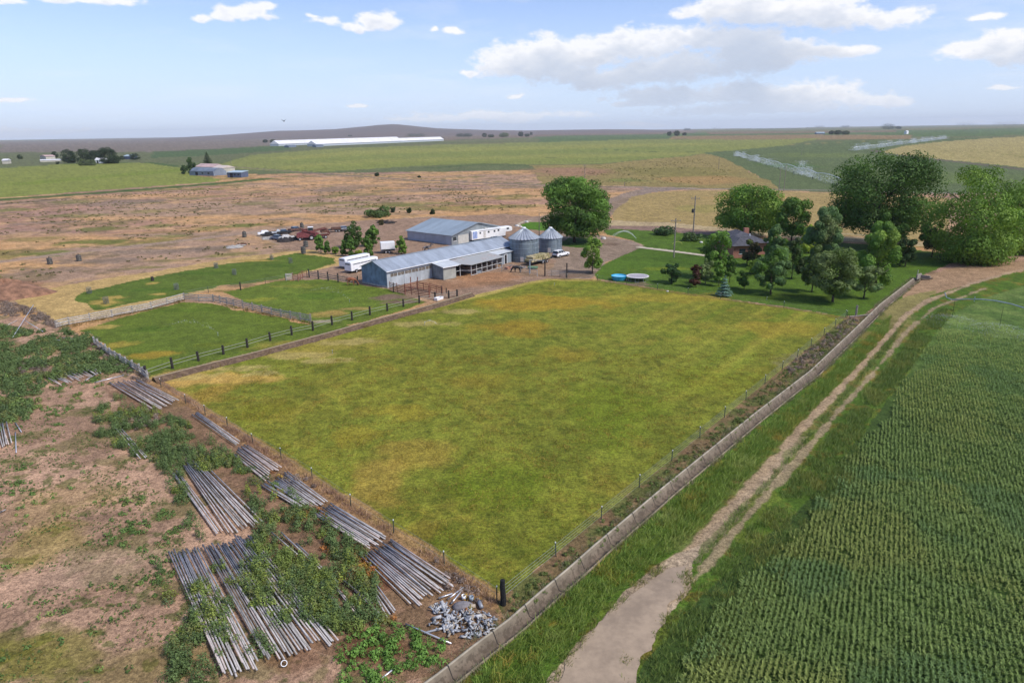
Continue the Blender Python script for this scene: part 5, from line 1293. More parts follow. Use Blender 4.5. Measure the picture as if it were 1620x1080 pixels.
grass('puddle_edge_grass', 'grass tufts creeping over the edges of the muddy puddle', [
  ([(846,1110),(890,1035),(930,985),(985,935),(1040,893),(1075,880),(1060,898),(1010,930),(960,975),(920,1022),(885,1070),(868,1110)], .8),
  ([(1108,880),(1100,930),(1060,990),(1020,1060),(1000,1110),(985,1110),(1008,1050),(1040,990),(1075,940),(1082,905)], .8), ([(966,1068),(990,1035),(1003,1038),(985,1075)], .7), ([(1030,1012),(1050,985),(1056,990),(1038,1018)], .5)],
  'grass', 30, .24, .035, ((.06,.09,.03),(.055,.08,.028),(.075,.09,.035)), thr=(.42,.55), noise_s=.9, leanf=.5, tuft=6)
_dl = lambda off0, off1: [(p[0]+off0*n[0], p[1]+off0*n[1]) for p, n in zip(_DP, _DN)] + [(p[0]+off1*n[0], p[1]+off1*n[1]) for p, n in reversed(list(zip(_DP, _DN)))]
_DP = resample(DITCH, 2.0); _DN = []
for _i in range(len(_DP)):
    _a = _DP[max(_i-1, 0)]; _c = _DP[min(_i+1, len(_DP)-1)]; _L = math.hypot(_c[0]-_a[0], _c[1]-_a[1]); _DN.append(((_c[1]-_a[1])/_L, -(_c[0]-_a[0])/_L))
_x, _y = [], []
for _o0, _o1, _k in ((-1.25, -.78, .8), (.50, .95, .9)):
    _sx, _sy = scatter(_dl(_o0, _o1), lambda a, c: sstep(fbm(a, c, 1.3, 611, 4), .36, .56)*_k, 26); _x.append(_sx); _y.append(_sy)
_x = np.repeat(np.concatenate(_x), 6)+0; _y = np.repeat(np.concatenate(_y), 6); _n = len(_x)
_x = _x+RG.normal(0, .09, _n); _y = _y+RG.normal(0, .09, _n); hgt_ = RG.uniform(.15, .42, _n)
_cc = np.array([[.30,.25,.15],[.22,.20,.10],[.17,.22,.08],[.34,.28,.19]])[RG.integers(0, 4, _n)]*RG.uniform(.7, 1.2, _n)[:, None]
tag(blades('ditch_edge_grass', np.stack([_x, _y, 0*_x], 1), hgt_, np.full(_n, .03), RG.normal(0, .5, (_n, 2))*hgt_[:, None], _cc, GRASS), 'dry straw-coloured grass hanging over both edges of the concrete ditch', 'grass', kind='stuff')
grass('straw_edge', 'pale dry grass edging the pasture beside the pipe yard', [
  ([(243,600),(255,604),(330,650),(430,715),(560,797),(650,854),(740,912),(790,948),(778,958),(720,915),(640,862),(550,806),(420,722),(320,655)], 1.0)], 'grass', 30, .32, .03, ((.135,.105,.095),(.10,.08,.075),(.155,.13,.11)), thr=(.30,.46), leanf=.5, tuft=6)
grass('pasture_grass', 'short mottled grass of the big pasture', [
  ([(786,946),(640,850),(430,712),(300,625),(420,575),(600,560),(900,560),(1240,560),(1270,558),(1100,690),(950,815)], .8)], 'grass', 13, .11, .05, ((.080,.088,.022),(.105,.10,.028),(.07,.082,.022),(.09,.092,.024)), thr=(.40,.70), noise_s=1.2, leanf=.5, tuft=5, spread=.18)
grass('curb_weeds', 'straggly weeds along the head ditch and paddock fence', [
  ([(240,600),(400,560),(560,516),(740,466),(742,472),(600,512),(400,567),(245,607)], .8), ([(338,478),(492,511),(486,514),(335,481)], .9), ([(90,518),(290,474),(292,478),(95,522)], .8)], 'grass', 10, .38, .05, ((.07,.065,.03),(.09,.08,.05),(.045,.06,.02)), thr=(.4,.55), tuft=5)

# standing crop in rows: real leaves on real plants, rows run away from the camera
def crop():
    a = math.atan((1400-810)/F); ax, ay = math.sin(a), math.cos(a); nx, ny = ay, -ax
    P = GP([(1040,1130),(1125,985),(1222,880),(1310,785),(1390,672),(1466,558),(1512,500),(1560,474),(1640,450),(1800,430),(2300,470),(2300,1400),(900,1400)])
    row = .32; rng = np.random.default_rng(5)
    pts = np.array(P); u = pts@np.array([nx, ny]); v = pts@np.array([ax, ay])
    us = np.arange(u.min(), u.max(), row)
    X = []; Y = []
    for k, uu in enumerate(us):
        vv = np.arange(max(v.min(), 10), min(v.max(), 125), .10); vv = vv+rng.uniform(-.1, .1, len(vv))
        un = uu + rng.normal(0, .045, len(vv)) + (fbm(vv*.8, vv*0+uu, 3.0, 501, 3)-.5)*.22
        X.append(un*nx+vv*ax); Y.append(un*ny+vv*ay)
    x = np.concatenate(X); y = np.concatenate(Y)
    r = np.hypot(x, y); k = (r < 120) & (np.abs(np.degrees(np.arctan2(x, y))) < 47) & inpoly(x+(fbm(x, y, 2.5, 61, 4)-.5)*3, y+(fbm(x, y, 2.5, 67, 4)-.5)*3, P)
    x, y, r = x[k], y[k], r[k]
    gap = fbm(x, y, .8, 401, 3); k = rng.random(len(x)) < sstep(gap, .14, .34)*np.clip(1.25-r/110, .15, 1)
    x, y = x[k], y[k]; n = len(x)
    vig = (.35+.65*fbm(x, y, 7, 405, 4)+.65*fbm(x, y, .9, 407, 3)); m = 8
    th = rng.uniform(0, 6.28, (n, m)); L = .165*vig[:, None]*rng.uniform(.6, 1.25, (n, m)); z0 = rng.uniform(.06, .34, (n, m))*vig[:, None]
    lx, ly = np.cos(th), np.sin(th); w = .04
    V = np.empty((n, m, 4, 3), np.float32)
    bx = x[:, None]; by = y[:, None]
    sx, sy = -ly*w/2, lx*w/2
    rise = rng.uniform(.1, .9, (n, m))*L
    for q, (f, s, hz) in enumerate(((0, 1, 0), (0, -1, 0), (1, -.35, 1), (1, .35, 1))):
        V[:, :, q, 0] = bx+lx*L*f*.8+sx*s*1.6; V[:, :, q, 1] = by+ly*L*f*.8+sy*s*1.6; V[:, :, q, 2] = z0+rise*hz-.05
    base = np.array([.20,.27,.075]); alt = np.array([.245,.285,.075]); dk = np.array([.155,.235,.075])
    t1 = sstep(fbm(x, y, 9, 411, 4), .42, .6)[:, None]; t2 = sstep(fbm(x, y, 5, 415, 4), .52, .66)[:, None]
    c = base*(1-t1)+alt*t1; c = c*(1-t2)+dk*t2
    c = c[:, None, :]*rng.uniform(.7, 1.35, (n, m))[..., None]
    o = np_mesh('row_crop', V.reshape(-1, 3), np.arange(n*m*4, dtype=np.int32).reshape(-1, 4), GRASS, None, np.repeat(c.reshape(-1, 3), 4, 0))
    tag(o, 'dark green crop standing in narrow rows on the right', 'crop', kind='stuff')
crop()
# ================================================================== PIPES
def pipe_mesh(L, m=PIPE):
    b = MB(); b.tube([(0,0,0),(L*.5,0,.0),(L,0,0)], .052, 8)
    o = b.build('irrigation_pipe', m, None, True)
    b = MB(); b.lathe([(.052,0),(.07,0),(.07,.2),(.052,.2)], 8); b.v = [(z, x, y) for x, y, z in b.v]
    c = b.build('coupler', PIPEDARK, o)
    return o, c
PROTO = {}
prng = random.Random(8)
def pipe_between(p, q, z0=.09, z1=.09, label='', group=None, cat='pipe', m=PIPE):
    a, L = frame(p, q); key = (round(L*2)/2, m.name)
    if key not in PROTO:
        o, c = pipe_mesh(key[0], m); PROTO[key] = (o, c); first = True
    else:
        o0, c0 = PROTO[key]; o = o0.copy(); COL.objects.link(o); c = c0.copy(); COL.objects.link(c); c.parent = o
    o.location = (*p, z0); o.rotation_euler = (prng.uniform(0, 6), -math.asin(max(-1, min(1, (z1-z0)/L))), a)
    o.rotation_mode = 'XYZ'
    tag(o, label, cat, group); return o
ORD = ['first','second','third','fourth','fifth','sixth','seventh','eighth','ninth','tenth','eleventh','twelfth','thirteenth','fourteenth','fifteenth','sixteenth','seventeenth','eighteenth','nineteenth','twentieth','21st','22nd','23rd','24th','25th','26th','27th']
def stack(label, a0, a1, b0, b1, n, jit=.10, layers=1, jl=.5, group='old irrigation pipes stacked in the weedy yard'):
    """pipes from the line a0-a1 (starts) to b0-b1 (ends), photograph pixels on the ground"""
    A0, A1, B0, B1 = G(*a0), G(*a1), G(*b0), G(*b1)
    for i in range(n):
        t = (i+.5)/n + prng.uniform(-.5, .5)/n; t2 = (i+.5)/n + prng.uniform(-.6, .6)/n
        p = [A0[k]+(A1[k]-A0[k])*t for k in (0, 1)]; q = [B0[k]+(B1[k]-B0[k])*t2 for k in (0, 1)]
        L = math.hypot(q[0]-p[0], q[1]-p[1]); ux, uy = (q[0]-p[0])/L, (q[1]-p[1])/L; s = prng.uniform(-jl, jl)
        p = (p[0]+ux*s+prng.uniform(-jit, jit), p[1]+uy*s+prng.uniform(-jit, jit)); q = (q[0]+ux*s, q[1]+uy*s)
        z = .09+.12*(prng.random() < .35)*layers + .12
        m_ = PIPE if prng.random() < .6 else (PIPE2 if prng.random() < .6 else PIPE3)
        pipe_between(p, q, z, z+prng.uniform(-.05, .05), f'{ORD[i]} from the left in the {label}', group, m=m_)
stack('lowest left stack of weathered pipes half buried in weeds', (269,881), (316,872), (353,1078), (412,1052), 15)
stack('wide pipe stack beside the lowest left one', (323,872), (398,850), (419,1047), (533,1014), 27)
stack('middle pipe stack at the edge of the bare soil', (288,741), (318,732), (362,846), (414,826), 14)
stack('short pipe row left of the middle stack', (272,752), (283,748), (340,846), (352,842), 4, jl=.2)
stack('loose pipe row in green weeds by the bare soil', (181,679), (191,675), (222,731), (238,726), 3, jl=.2)
stack('uppermost pipe stack beside the pasture corner', (173,608), (220,603), (244,652), (280,634), 14, jit=.2)
stack('thin upper pipe row along the straw fence line', (305,657), (314,654), (372,706), (381,702), 4, jl=.2)
stack('upper of four pipe stacks along the pasture fence', (366,722), (394,706), (416,762), (446,742), 12)
stack('second of four pipe stacks along the pasture fence', (414,772), (458,750), (474,808), (520,796), 15)
stack('third of four pipe stacks along the pasture fence', (497,818), (530,801), (578,870), (612,850), 16)
stack('fourth pipe stack, largest by the fence, reaching the fittings', (574,886), (626,861), (655,965), (719,922), 21)
stack('short pipe row below the largest fence-side stack', (583,931), (594,927), (610,977), (631,972), 4, jl=.2)
stack('scattered pipes showing through the green thicket', (420,834), (470,860), (470,880), (540,925), 4, jl=1)
stack('pipes poking from weeds left of the short row', (512,940), (560,925), (550,990), (600,960), 5, jl=1)
stack('small pale stack cut by the left photo edge', (-22,682), (12,670), (-12,716), (19,703), 9, jl=.3)
stack('low grey pipe pile under the upper left weeds', (74,604), (150,582), (92,612), (165,592), 16, jit=.2)
for p, q, z0, z1, l in (((24.6,685),(26,716),.1,.1,'single white pipe beside the small stack at the left edge'), ((24.6,669.5),(34,684),.1,.1,'short pale pipe above the single one at the left edge'), ((0,812),(12,806),.1,.1,'pipe end at the left edge beside the weed clump'),
    ((21,536),(56,496),.3,1.6,'long white pole leaning across the brush at the upper left'), ((41,511.5),(68.5,527),.5,.3,'white pole crossing under the long leaning pole'), ((100,538),(120,540),.4,.4,'short white pipe lying on the upper left weeds, right one'), ((85,541),(97,542),.4,.4,'short white pipe lying on the upper left weeds, left one'),
    ((10,519),(28,510),.4,.4,'grey stick in brush left of the crossed poles'), ((600,1078),(634.6,1051),.12,.12,'loose white pipe at the bottom of the photo among weeds'), ((642,989.6),(711,1018),.15,.1,'thin pale pipe lying through the light green weeds'),
    ((694,947.6),(718.5,939.5),.1,.12,'leftmost of three pale sticks above the fittings pile'), ((708.6,949),(729.6,933.6),.1,.12,'middle of three pale sticks above the fittings pile'), ((714,956),(733,933),.1,.12,'right one of three pale sticks above the fittings pile'), ((135,603),(156,590),.1,.1,'pale pole on bare soil below the bleached board fence'), ((150,606),(198,594),.1,.1,'long pale pole on bare soil above the uppermost pipe stack')):
    pipe_between(G(*p), G(*q), z0, z1, l, m=CHROME if 'white' in l or 'pale' in l else PIPE)

# pile of cut pipes and fittings
FM = [mat('fitting_aluminium', (.30,.31,.33), .5, .3, var=.2), mat('fitting_white', (.46,.46,.46), .6, .1, var=.12), mat('fitting_beige', (.36,.29,.21), .7, var=.15), mat('fitting_dark', (.16,.17,.18), .6, .3)]
def fitting_protos():
    out = []
    for k, m in enumerate(FM):
        b = MB(); b.tube([(-.22,0,0),(.22,0,0)], .085, 8); o = b.build('pipe_fitting', m, None, True); out.append(o)                     # straight cut
        b = MB(); b.tube([(-.2,0,0),(0,0,0),(.12,.06,0),(.16,.2,0)], .07, 8); o = b.build('pipe_fitting', m, None, True); out.append(o)        # elbow
        b = MB(); b.tube([(-.16,0,0),(.16,0,0)], .09, 8); b.tube([(0,0,0),(0,0,.2)], .06, 8); o = b.build('pipe_fitting', m, None, True); out.append(o)   # tee
    return out
FP = fitting_protos(); frng = random.Random(3)
def heap(cx, cy, ru, rv, n, zmax, label, group):
    for k in range(n):
        a = frng.uniform(0, 6.28); r = math.sqrt(frng.random())
        x, y = G(cx+ru*r*math.cos(a), cy+rv*r*math.sin(a))
        i = frng.choice([0,1,2,0,1,2,3,4,5,3,4,6,8,9,10]); o = FP[i]
        if 'label' in o: o = o.copy(); COL.objects.link(o)
        sc = frng.uniform(.42, .9)*(1.5 if frng.random() < .1 else 1); o.scale = (sc*frng.uniform(.8, 1.5), sc, sc)
        o.location = (x, y, .09+zmax*(1-r)*frng.random()); o.rotation_euler = (frng.uniform(-.6, .6), frng.uniform(-.7, .7), frng.uniform(0, 6.28))
        tag(o, label, 'pipe fitting', group)
heap(744,987,41,25,160, .24, 'cut pipe piece in the larger pile beside the ditch', 'pipe pieces in the larger pile')
heap(697,963,15,11,42, .22, 'cut pipe piece in the small upper left pile', 'pipe pieces in the small upper pile')
heap(697,988,20,11,34, .15, 'cut pipe piece in the lower left pile', 'pipe pieces in the lower left pile')
for o in FP:
    if 'label' not in o: bpy.data.objects.remove(o)
def loose(u, v, L, r, rz, m, label, name='pipe_piece'):
    b = MB(); b.tube([(-L/2,0,r),(L/2,0,r)], r, 10); o = b.build(name, m, None, True); o.location = (*G(u, v), .02); o.rotation_euler = (0, 0, rz); tag(o, label, 'pipe piece')
loose(744,961.5,.7,.13,.1,FM[2],'cream cylinder lying between the two pipe piles'); loose(760,959,.6,.14,1.9,FM[0],'grey cylinder lying right of the cream one')
loose(752,977,1.1,.11,.15,FM[1],'longest white pipe piece on top of the larger pile'); loose(723,985,1.5,.06,.8,FM[1],'thin white stick between the piles'); loose(714,999,1.1,.07,1.3,FM[2],'yellowish short stick below the piles'); loose(696,996,2.0,.07,.35,FM[1],'long pale strip at the lower left of the fittings')
b = MB(); b.lathe([(.02,.38),(.3,.36),(.5,.22),(.55,.0)], 14); o = b.build('boulder', mat('grey_rock', (.22,.20,.20), .9, var=.2, bump=.04), None, True); o.location = (*G(733,960), 0); o.scale = (1.3,.8,.9); tag(o, 'smooth grey boulder above the larger fittings pile', 'rock')
for (u, v, l) in ((734,948,'white bucket above the grey boulder'), (746,950,'grey bucket right of the white one near the pasture fence')):
    b = MB(); b.lathe([(.001,.02),(.13,.02),(.16,.36),(.13,.36),(.11,.1)], 14); o = b.build('bucket', WHITE if 'white bucket above' in l else GALV, None, True); o.location = (*G(u, v), 0); tag(o, l, 'bucket')
b = MB(); b.lathe([(.15,-.04),(.19,-.04),(.19,.04),(.15,.04),(.15,-.04)], 18); o = b.build('pipe_ring', WHITE, None, True); o.location = (*G(450,1053), .2); o.rotation_euler = (.7,.3,0); tag(o, 'small white plastic ring in weeds below the pipe stacks', 'ring')

# ================================================================== VEHICLES
def wheel(parent, x, y, r=.34, w=.22, rim=True, name='wheel'):
    b = MB(); b.lathe([(r*.55,-w/2),(r*.96,-w/2),(r,-w*.3),(r,w*.3),(r*.96,w/2),(r*.55,w/2),(r*.55,-w/2)], 18); b.v = [(a, c, d) for a, d, c in b.v]
    o = b.build(name, BLACK, parent); o.location = (x, y, r)
    if rim:
        b = MB(); b.lathe([(.01,-w*.42),(r*.56,-w*.48),(r*.56,w*.48),(.01,w*.42)], 14); b.v = [(a, c, d) for a, d, c in b.v]; b.build('rim', CHROME, o)
    return o
def loft(b, secs):
    """secs: list of (x, [(y, z)...]) cross sections joined along x"""
    n = len(secs[0][1]); base = len(b.v)
    for x, pts in secs: b.v += [(x, y, z) for y, z in pts]
    for i in range(len(secs)-1):
        for j in range(n): b.f.append((base+i*n+j, base+i*n+(j+1) % n, base+(i+1)*n+(j+1) % n, base+(i+1)*n+j))
    b.f.append(tuple(base+j for j in range(n))); b.f.append(tuple(base+(len(secs)-1)*n+j for j in reversed(range(n))))
def car_section(w, z0, z1, zr=None, wr=None):
    return [(-w*.96, z0), (-w, z0+.25), (-w*.97, z1), (-w*.8, z1+.03), (w*.8, z1+.03), (w*.97, z1), (w, z0+.25), (w*.96, z0)]
def suv(name, label, p, q, paint_m):
    a, L = frame(G(*p), G(*q)); t = thing(name, label, 'suv', (*G(*p), 0), a)
    b = MB(); W2 = .93
    loft(b, [(-.05, car_section(W2*.9, .45, .85)), (.05, car_section(W2, .35, 1.0)), (.9, car_section(W2, .3, 1.08)), (3.2, car_section(W2, .3, 1.06)), (3.7, car_section(W2, .3, 1.02)), (4.55, car_section(W2*.95, .35, .90)), (4.78, car_section(W2*.85, .42, .75))])
    b.build('body', paint_m, t, True, .02)
    def cab(s, z0, z1): return [(-s, z0), (-s*.84, z1-.06), (-s*.72, z1), (s*.72, z1), (s*.84, z1-.06), (s, z0)]
    b = MB(); loft(b, [(.02, cab(.84, 1.05, 1.12)), (.28, cab(.86, 1.05, 1.62)), (.9, cab(.87, 1.06, 1.70)), (2.3, cab(.87, 1.06, 1.69)), (3.35, cab(.84, 1.04, 1.08))]); b.build('cabin_glass', GLASS, t, True)
    b = MB(); b.slab((.25,-.70,1.68),(2.35,-.70,1.73),(2.35,.70,1.73),(.25,.70,1.68),.05); rf = b.build('roof', paint_m, t, False, .02)
    for x in (.55, 1.5, 2.45):
        for s in (-1, 1):
            b = MB(); b.tube([(x, s*.89, 1.04), (x+(-.02 if x < 2 else -.35), s*.72, 1.68)], .04, 5); b.build('pillar', paint_m, t)
    for s in (-1, 1):
        b = MB(); b.tube([(.5, s*.6, 1.76), (2.2, s*.6, 1.78)], .02, 5); b.build('roof_rail', GALV, rf)
        b = MB(); b.box((.02, s*.78, .95), (.08, .2, .28)); b.build('tail_lamp', mat('red_lamp', (.4,.02,.02), .3), t)
        b = MB(); b.box((4.62, s*.66, .78), (.1, .3, .14)); b.build('headlight', CHROME, t)
        b = MB(); b.box((3.05, s*1.0, 1.1), (.12, .18, .13)); b.build('mirror', paint_m, t)
    for x in (.95, 3.85):
        for y in (-.84, .84): wheel(t, x, y, .37, .24)
    b = MB(); b.box((-.06, 0, .5), (.1, 1.6, .22)); b.build('bumper', BLACK, t)
    b = MB(); b.box((2.4, -.95, .42), (3.2, .04, .1)); b.build('side_sill', BLACK, t)
    return t
suv('parked_suv', 'white suv with dark windows parked nose right beside the smaller grain bin', (877.5,407.8), (903,402.4), WHITE)

def box_trailer(name, label, p, q, L, w, z0, h, cat, group=None, round_top=False, nose=0.0, windows='strip', axles=2, wx=None, mw=WHITE, fender=True):
    a, _ = frame(G(*p), G(*q)); t = thing(name, label, cat, (*G(*p), 0), a, group)
    hw = w/2
    if round_top: sec = [(-hw, z0), (-hw, z0+h-.25), (-hw*.82, z0+h-.06), (0, z0+h), (hw*.82, z0+h-.06), (hw, z0+h-.25), (hw, z0)]
    else: sec = [(-hw, z0), (-hw, z0+h-.06), (-hw*.97, z0+h), (0, z0+h+.03), (hw*.97, z0+h), (hw, z0+h-.06), (hw, z0)]
    def S(dz0=0, k=1): return [(y+hw, z if z > z0+.01 else z0+dz0) for y, z in sec]
    b = MB()
    if nose: loft(b, [(0, S()), (L-nose-.2, S()), (L-nose, S(h*.45)), (L-.5, S(h*.45)), (L, [(y*.92+.1, z0+h*.5 if z < z0+h*.5 else z0+h*.5+(z-z0-h*.5)*.80) for y, z in S(h*.45)])])
    else: loft(b, [(0, S()), (L, S())])
    body = b.build('body', mw, t)
    b = MB(); b.box((L*.5-nose/2, hw, z0-.08), (L-nose, w*.9, .14)); b.build('chassis', BLACK, t)
    x0 = wx or L*.45
    for k in range(axles):
        for y in (.02, w-.02): wheel(t, x0+k*.85, y, .36, .22)
    if fender:
        b = MB(); b.box((x0+(axles-1)*.425, -.08, .78), (axles*.85+.1, .2, .06)); b.build('fender', GALV, t)
    if windows == 'strip':
        b = MB(); b.box((L*.5, -.01, z0+h*.72), (L*.86, .03, .22)); st = b.build('slat_shade_strip', mat('painted_slat_shade', (.12,.13,.15), .6), t)  # solid dark strip: shade behind the slats is painted as a colour
        for k in range(int(L/1.1)):
            b = MB(); b.box((.7+k*1.1, -.02, z0+h*.5), (.07, .03, h*.9)); b.build('rib', mw, t)
        b = MB(); b.box((-.02, hw, z0+h*.45), (.04, w*.9, h*.85)); dr = b.build('rear_door', mw, t)
        b = MB(); b.box((-.05, hw, z0+h*.75), (.03, w*.7, .25)); b.build('rear_opening_shade', DARK, dr)  # near-black panel paints the unlit inside onto the closed door
    return t, body
box_trailer('horse_trailer', 'nearer white horse trailer with round wheel, partly hidden by the stable gable', (556.5,433), (606,421), 8.6, 2.1, .55, 2.0, 'horse trailer', 'white horse trailers beyond the stable', True, 0, 'strip', 1, 1.5)
box_trailer('horse_trailer', 'farther white horse trailer behind the nearer one, beside the young trees', (547,426), (594,415.6), 7.8, 2.1, .55, 2.0, 'horse trailer', 'white horse trailers beyond the stable', True, 0, 'strip', 2, 3)
t, body = box_trailer('truck_box', 'plain white cargo box on dark chassis between the young trees and the stable', (603.5,401.5), (621,399.2), 3.6, 2.4, .75, 2.1, 'cargo trailer', None, False, 0, '', 2, 1.2, fender=False)
t.rotation_euler[2] = .28
MB().box((4.4,1.2,.7),(1.8,.12,.12)).build('tow_bar', BLACK, t); MB().box((1.8,-.02,.95),(3.5,.04,.3)).build('skirt', BLACK, t)
b = MB(); b.box((4.9,1.2,1.0),(.5,.7,.6)); b.build('toolbox', DARK, t)
t, body = box_trailer('living_quarters_trailer', 'very long white gooseneck living-quarters horse trailer between shed and stable', (747,383.2), (812,373.8), 15.2, 2.5, .6, 2.5, 'horse trailer', None, True, 2.6, '', 3, 7.2)
for x, z, w_, h_ in ((3.0,2.3,.5,.5),(6.1,2.3,.6,.5),(8.3,2.3,.6,.5),(9.8,2.4,.6,.5),(13.4,2.55,.9,.5)):
    b = MB(); b.box((x,-.02,z),(w_,.04,h_)); b.build('window', GLASS, t)
b = MB(); b.box((1.1,-.02,1.9),(1.6,.04,2.0)); pn = b.build('blue_graphic_panel', mat('pale_blue_panel', (.30,.38,.62), .5, var=.3, scale=3), t)
b = MB(); b.box((4.6,-.03,1.75),(.8,.05,1.9)); b.build('door', OFFWHITE, t)
b = MB(); b.box((6.0,1.25,3.2),(.9,.8,.25)); b.build('roof_vent', OFFWHITE, t)
b = MB(); b.tube([(2.5,-.1,2.95),(10.5,-.1,2.95)],.06,6); b.build('awning_roll', OFFWHITE, t)

# hay trailer and its bales
hp_, hq_ = G(841.5,421.5), G(882,410.8)
a, L = frame(hp_, hq_); ht = thing('flatbed_trailer', 'triple-axle flatbed trailer carrying hay behind the white suv', 'trailer', (*hp_, 0), a)
L = 8.2
MB().box((L/2,1.15,.78),(L,2.3,.14)).build('deck', BLACK, ht); MB().box((L/2,1.15,.62),(L,.9,.16)).build('frame_rail', DARK, ht)
MB().tube([(L,.3,.65),(L+1.4,1.15,.6),(L,2.0,.65)], .06, 6).build('tow_bar', BLACK, ht)
for k in range(3):
    for y in (.0, 2.3): wheel(ht, 4.3+k*.85, y, .36, .2)
HAY = mat('green_tan_hay', (.29,.25,.12), .95, var=.35, scale=3.5, bump=.08, bscale=9); HAY2 = mat('pale_straw_hay', (.42,.35,.20), .95, var=.3, scale=3.5, bump=.08, bscale=9)
hr_ = random.Random(4); hn = 0
LBL = ['rear','second from the rear','third from the rear','middle','third from the front','second from the front','front']
for lay in range(2):
    for i in range(7 if lay == 0 else 6):
        for s in range(2):
            b = MB(); dx = 1.08; w_, d_, h_ = 1.02, 1.08, .62
            vv = [(sx*w_/2+hr_.uniform(-.06,.06), sy*d_/2+hr_.uniform(-.06,.06), sz*h_/2+hr_.uniform(-.05,.05)) for sz in (-1,1) for sx, sy in ((-1,-1),(1,-1),(1,1),(-1,1))]
            b.add(vv, [(0,3,2,1),(4,5,6,7),(0,1,5,4),(1,2,6,5),(2,3,7,6),(3,0,4,7)])
            o = b.build('hay_bale', HAY if hr_.random() < .6 else HAY2, None, False, .09)
            lx = .6+i*dx+lay*.5+hr_.uniform(-.05,.05); ly = .6+s*1.1; c_, s__ = math.cos(a), math.sin(a)
            o.location = (hp_[0]+lx*c_-ly*s__, hp_[1]+lx*s__+ly*c_, .86+.31+lay*.62); o.rotation_euler = (hr_.uniform(-.06,.06), hr_.uniform(-.06,.06), a+hr_.uniform(-.08,.08))
            tag(o, f"hay bale in the {'bottom' if lay == 0 else 'top'} layer on the trailer, {'near' if s == 0 else 'far'} side, {LBL[i]}", 'hay bale', 'hay bales on the flatbed trailer')

# ---- scrap row beyond the young trees
REDP = mat('faded_red_paint', (.20,.055,.055), .6, var=.35, scale=2); REDD = mat('dark_red_paint', (.13,.028,.02), .7, var=.35, scale=2); RUST = mat('rusty_iron', (.13,.065,.045), .85, var=.4, scale=3)
t = thing('combine_harvester', 'faded pinkish red old combine harvester in the scrap row', 'combine', (*G(470,381), 0), .25)
b = MB(); loft(b, [(0,[(0,.9),(0,2.0),(2.2,2.0),(2.2,.9)]),(1.6,[(0,.8),(0,2.6),(2.2,2.6),(2.2,.8)]),(4.6,[(0,.8),(0,2.7),(2.2,2.7),(2.2,.8)]),(5.4,[(0,1.2),(0,2.0),(2.2,2.0),(2.2,1.2)])]); b.build('body', REDP, t)
MB().box((4.1,1.1,3.1),(1.4,1.5,1.1)).build('cab', GLASS, t); MB().box((4.1,1.1,3.7),(1.6,1.7,.12)).build('cab_roof', WHITE, t); MB().box((2.4,1.1,2.95),(1.7,1.9,.5)).build('grain_tank', REDD, t)
MB().tube([(2.2,-.1,2.8),(5.8,-.5,2.3)], .14, 6).build('auger', REDP, t); MB().box((6.0,1.1,.6),(.9,3.6,.7)).build('header', RUST, t)
for x, r in ((4.2,.75),(.9,.45)):
    for y in (-.15,2.35): wheel(t, x, y, r, .4)
t = thing('hay_stacker', 'dark red implement with raised arms in the scrap row', 'farm machine', (*G(494,379), 0), .5)
MB().box((2.6,1.0,1.0),(5.2,1.6,.35)).build('frame_rail', REDD, t); MB().tube([(0,0,1.1),(.4,0,2.4),(4.6,0,3.0),(5.4,0,1.2)], .15, 6).build('arm', REDD, t); MB().tube([(0,2,1.1),(.4,2,2.4),(4.6,2,3.0),(5.4,2,1.2)], .15, 6).build('arm', REDD, t)
MB().box((3.8,1,2.2),(1.6,1.6,1.0)).build('engine_box', RUST, t); MB().box((1.3,1.0,1.5),(1.5,1.9,.7)).build('tray', REDP, t)
for x in (1.4,4.0):
    for y in (-.2,2.2): wheel(t, x, y, .5, .3)
def junk_car(label, px, rz, m, pick=False, name='junk_car'):
    t = thing(name, label, 'junk car' if not pick else 'junk pickup', (*G(*px), 0), rz)
    b = MB(); loft(b, [(0, car_section(.85,.45,.85)),(.3,car_section(.9,.35,.95)),(4.3,car_section(.9,.35,.92)),(4.6,car_section(.8,.45,.8))]); b.build('body', m, t)
    def cab(s, z0, z1): return [(-s, z0), (-s*.8, z1), (s*.8, z1), (s, z0)]
    b = MB(); x0, x1 = (2.2,3.6) if pick else (1.0,3.5); loft(b, [(x0,cab(.85,.93,.97)),(x0+.25,cab(.85,.93,1.5)),(x1-.7,cab(.85,.93,1.5)),(x1,cab(.85,.93,.97))]); b.build('cab', GLASS if hr_.random() < .4 else m, t)
    if pick: MB().box((1.1,0,.98),(1.9,1.4,.03)).build('load_bed', DARK, t)
    for x in (.9,3.6):
        for y in (-.82,.82): wheel(t, x, y, .32, .2, rim=False)
    return t
junk_car('white junk car at the far left end of the scrap row', (408,373), .4, WHITE)
junk_car('dark junk car right of the white one at the scrap row end', (414,375.5), .5, DARK)
junk_car('pale grey junk pickup in the back of the scrap row', (426,371.5), .3, PALEMETAL, True, 'junk_pickup')
junk_car('black junk car at the back right of the pale pickup', (438,371), .4, BLACK)
junk_car('grey-blue junk car in the front of the scrap row', (431,378.5), -.5, GREYB)
junk_car('dusty white junk car left of the dark heap in the scrap row', (441,380), .35, OFFWHITE)
junk_car('white car parked beside the dark trailer behind the young trees', (534,366), .5, WHITE)
junk_car('rusty wreck standing alone above the scrap row', (458,367), .9, RUST)
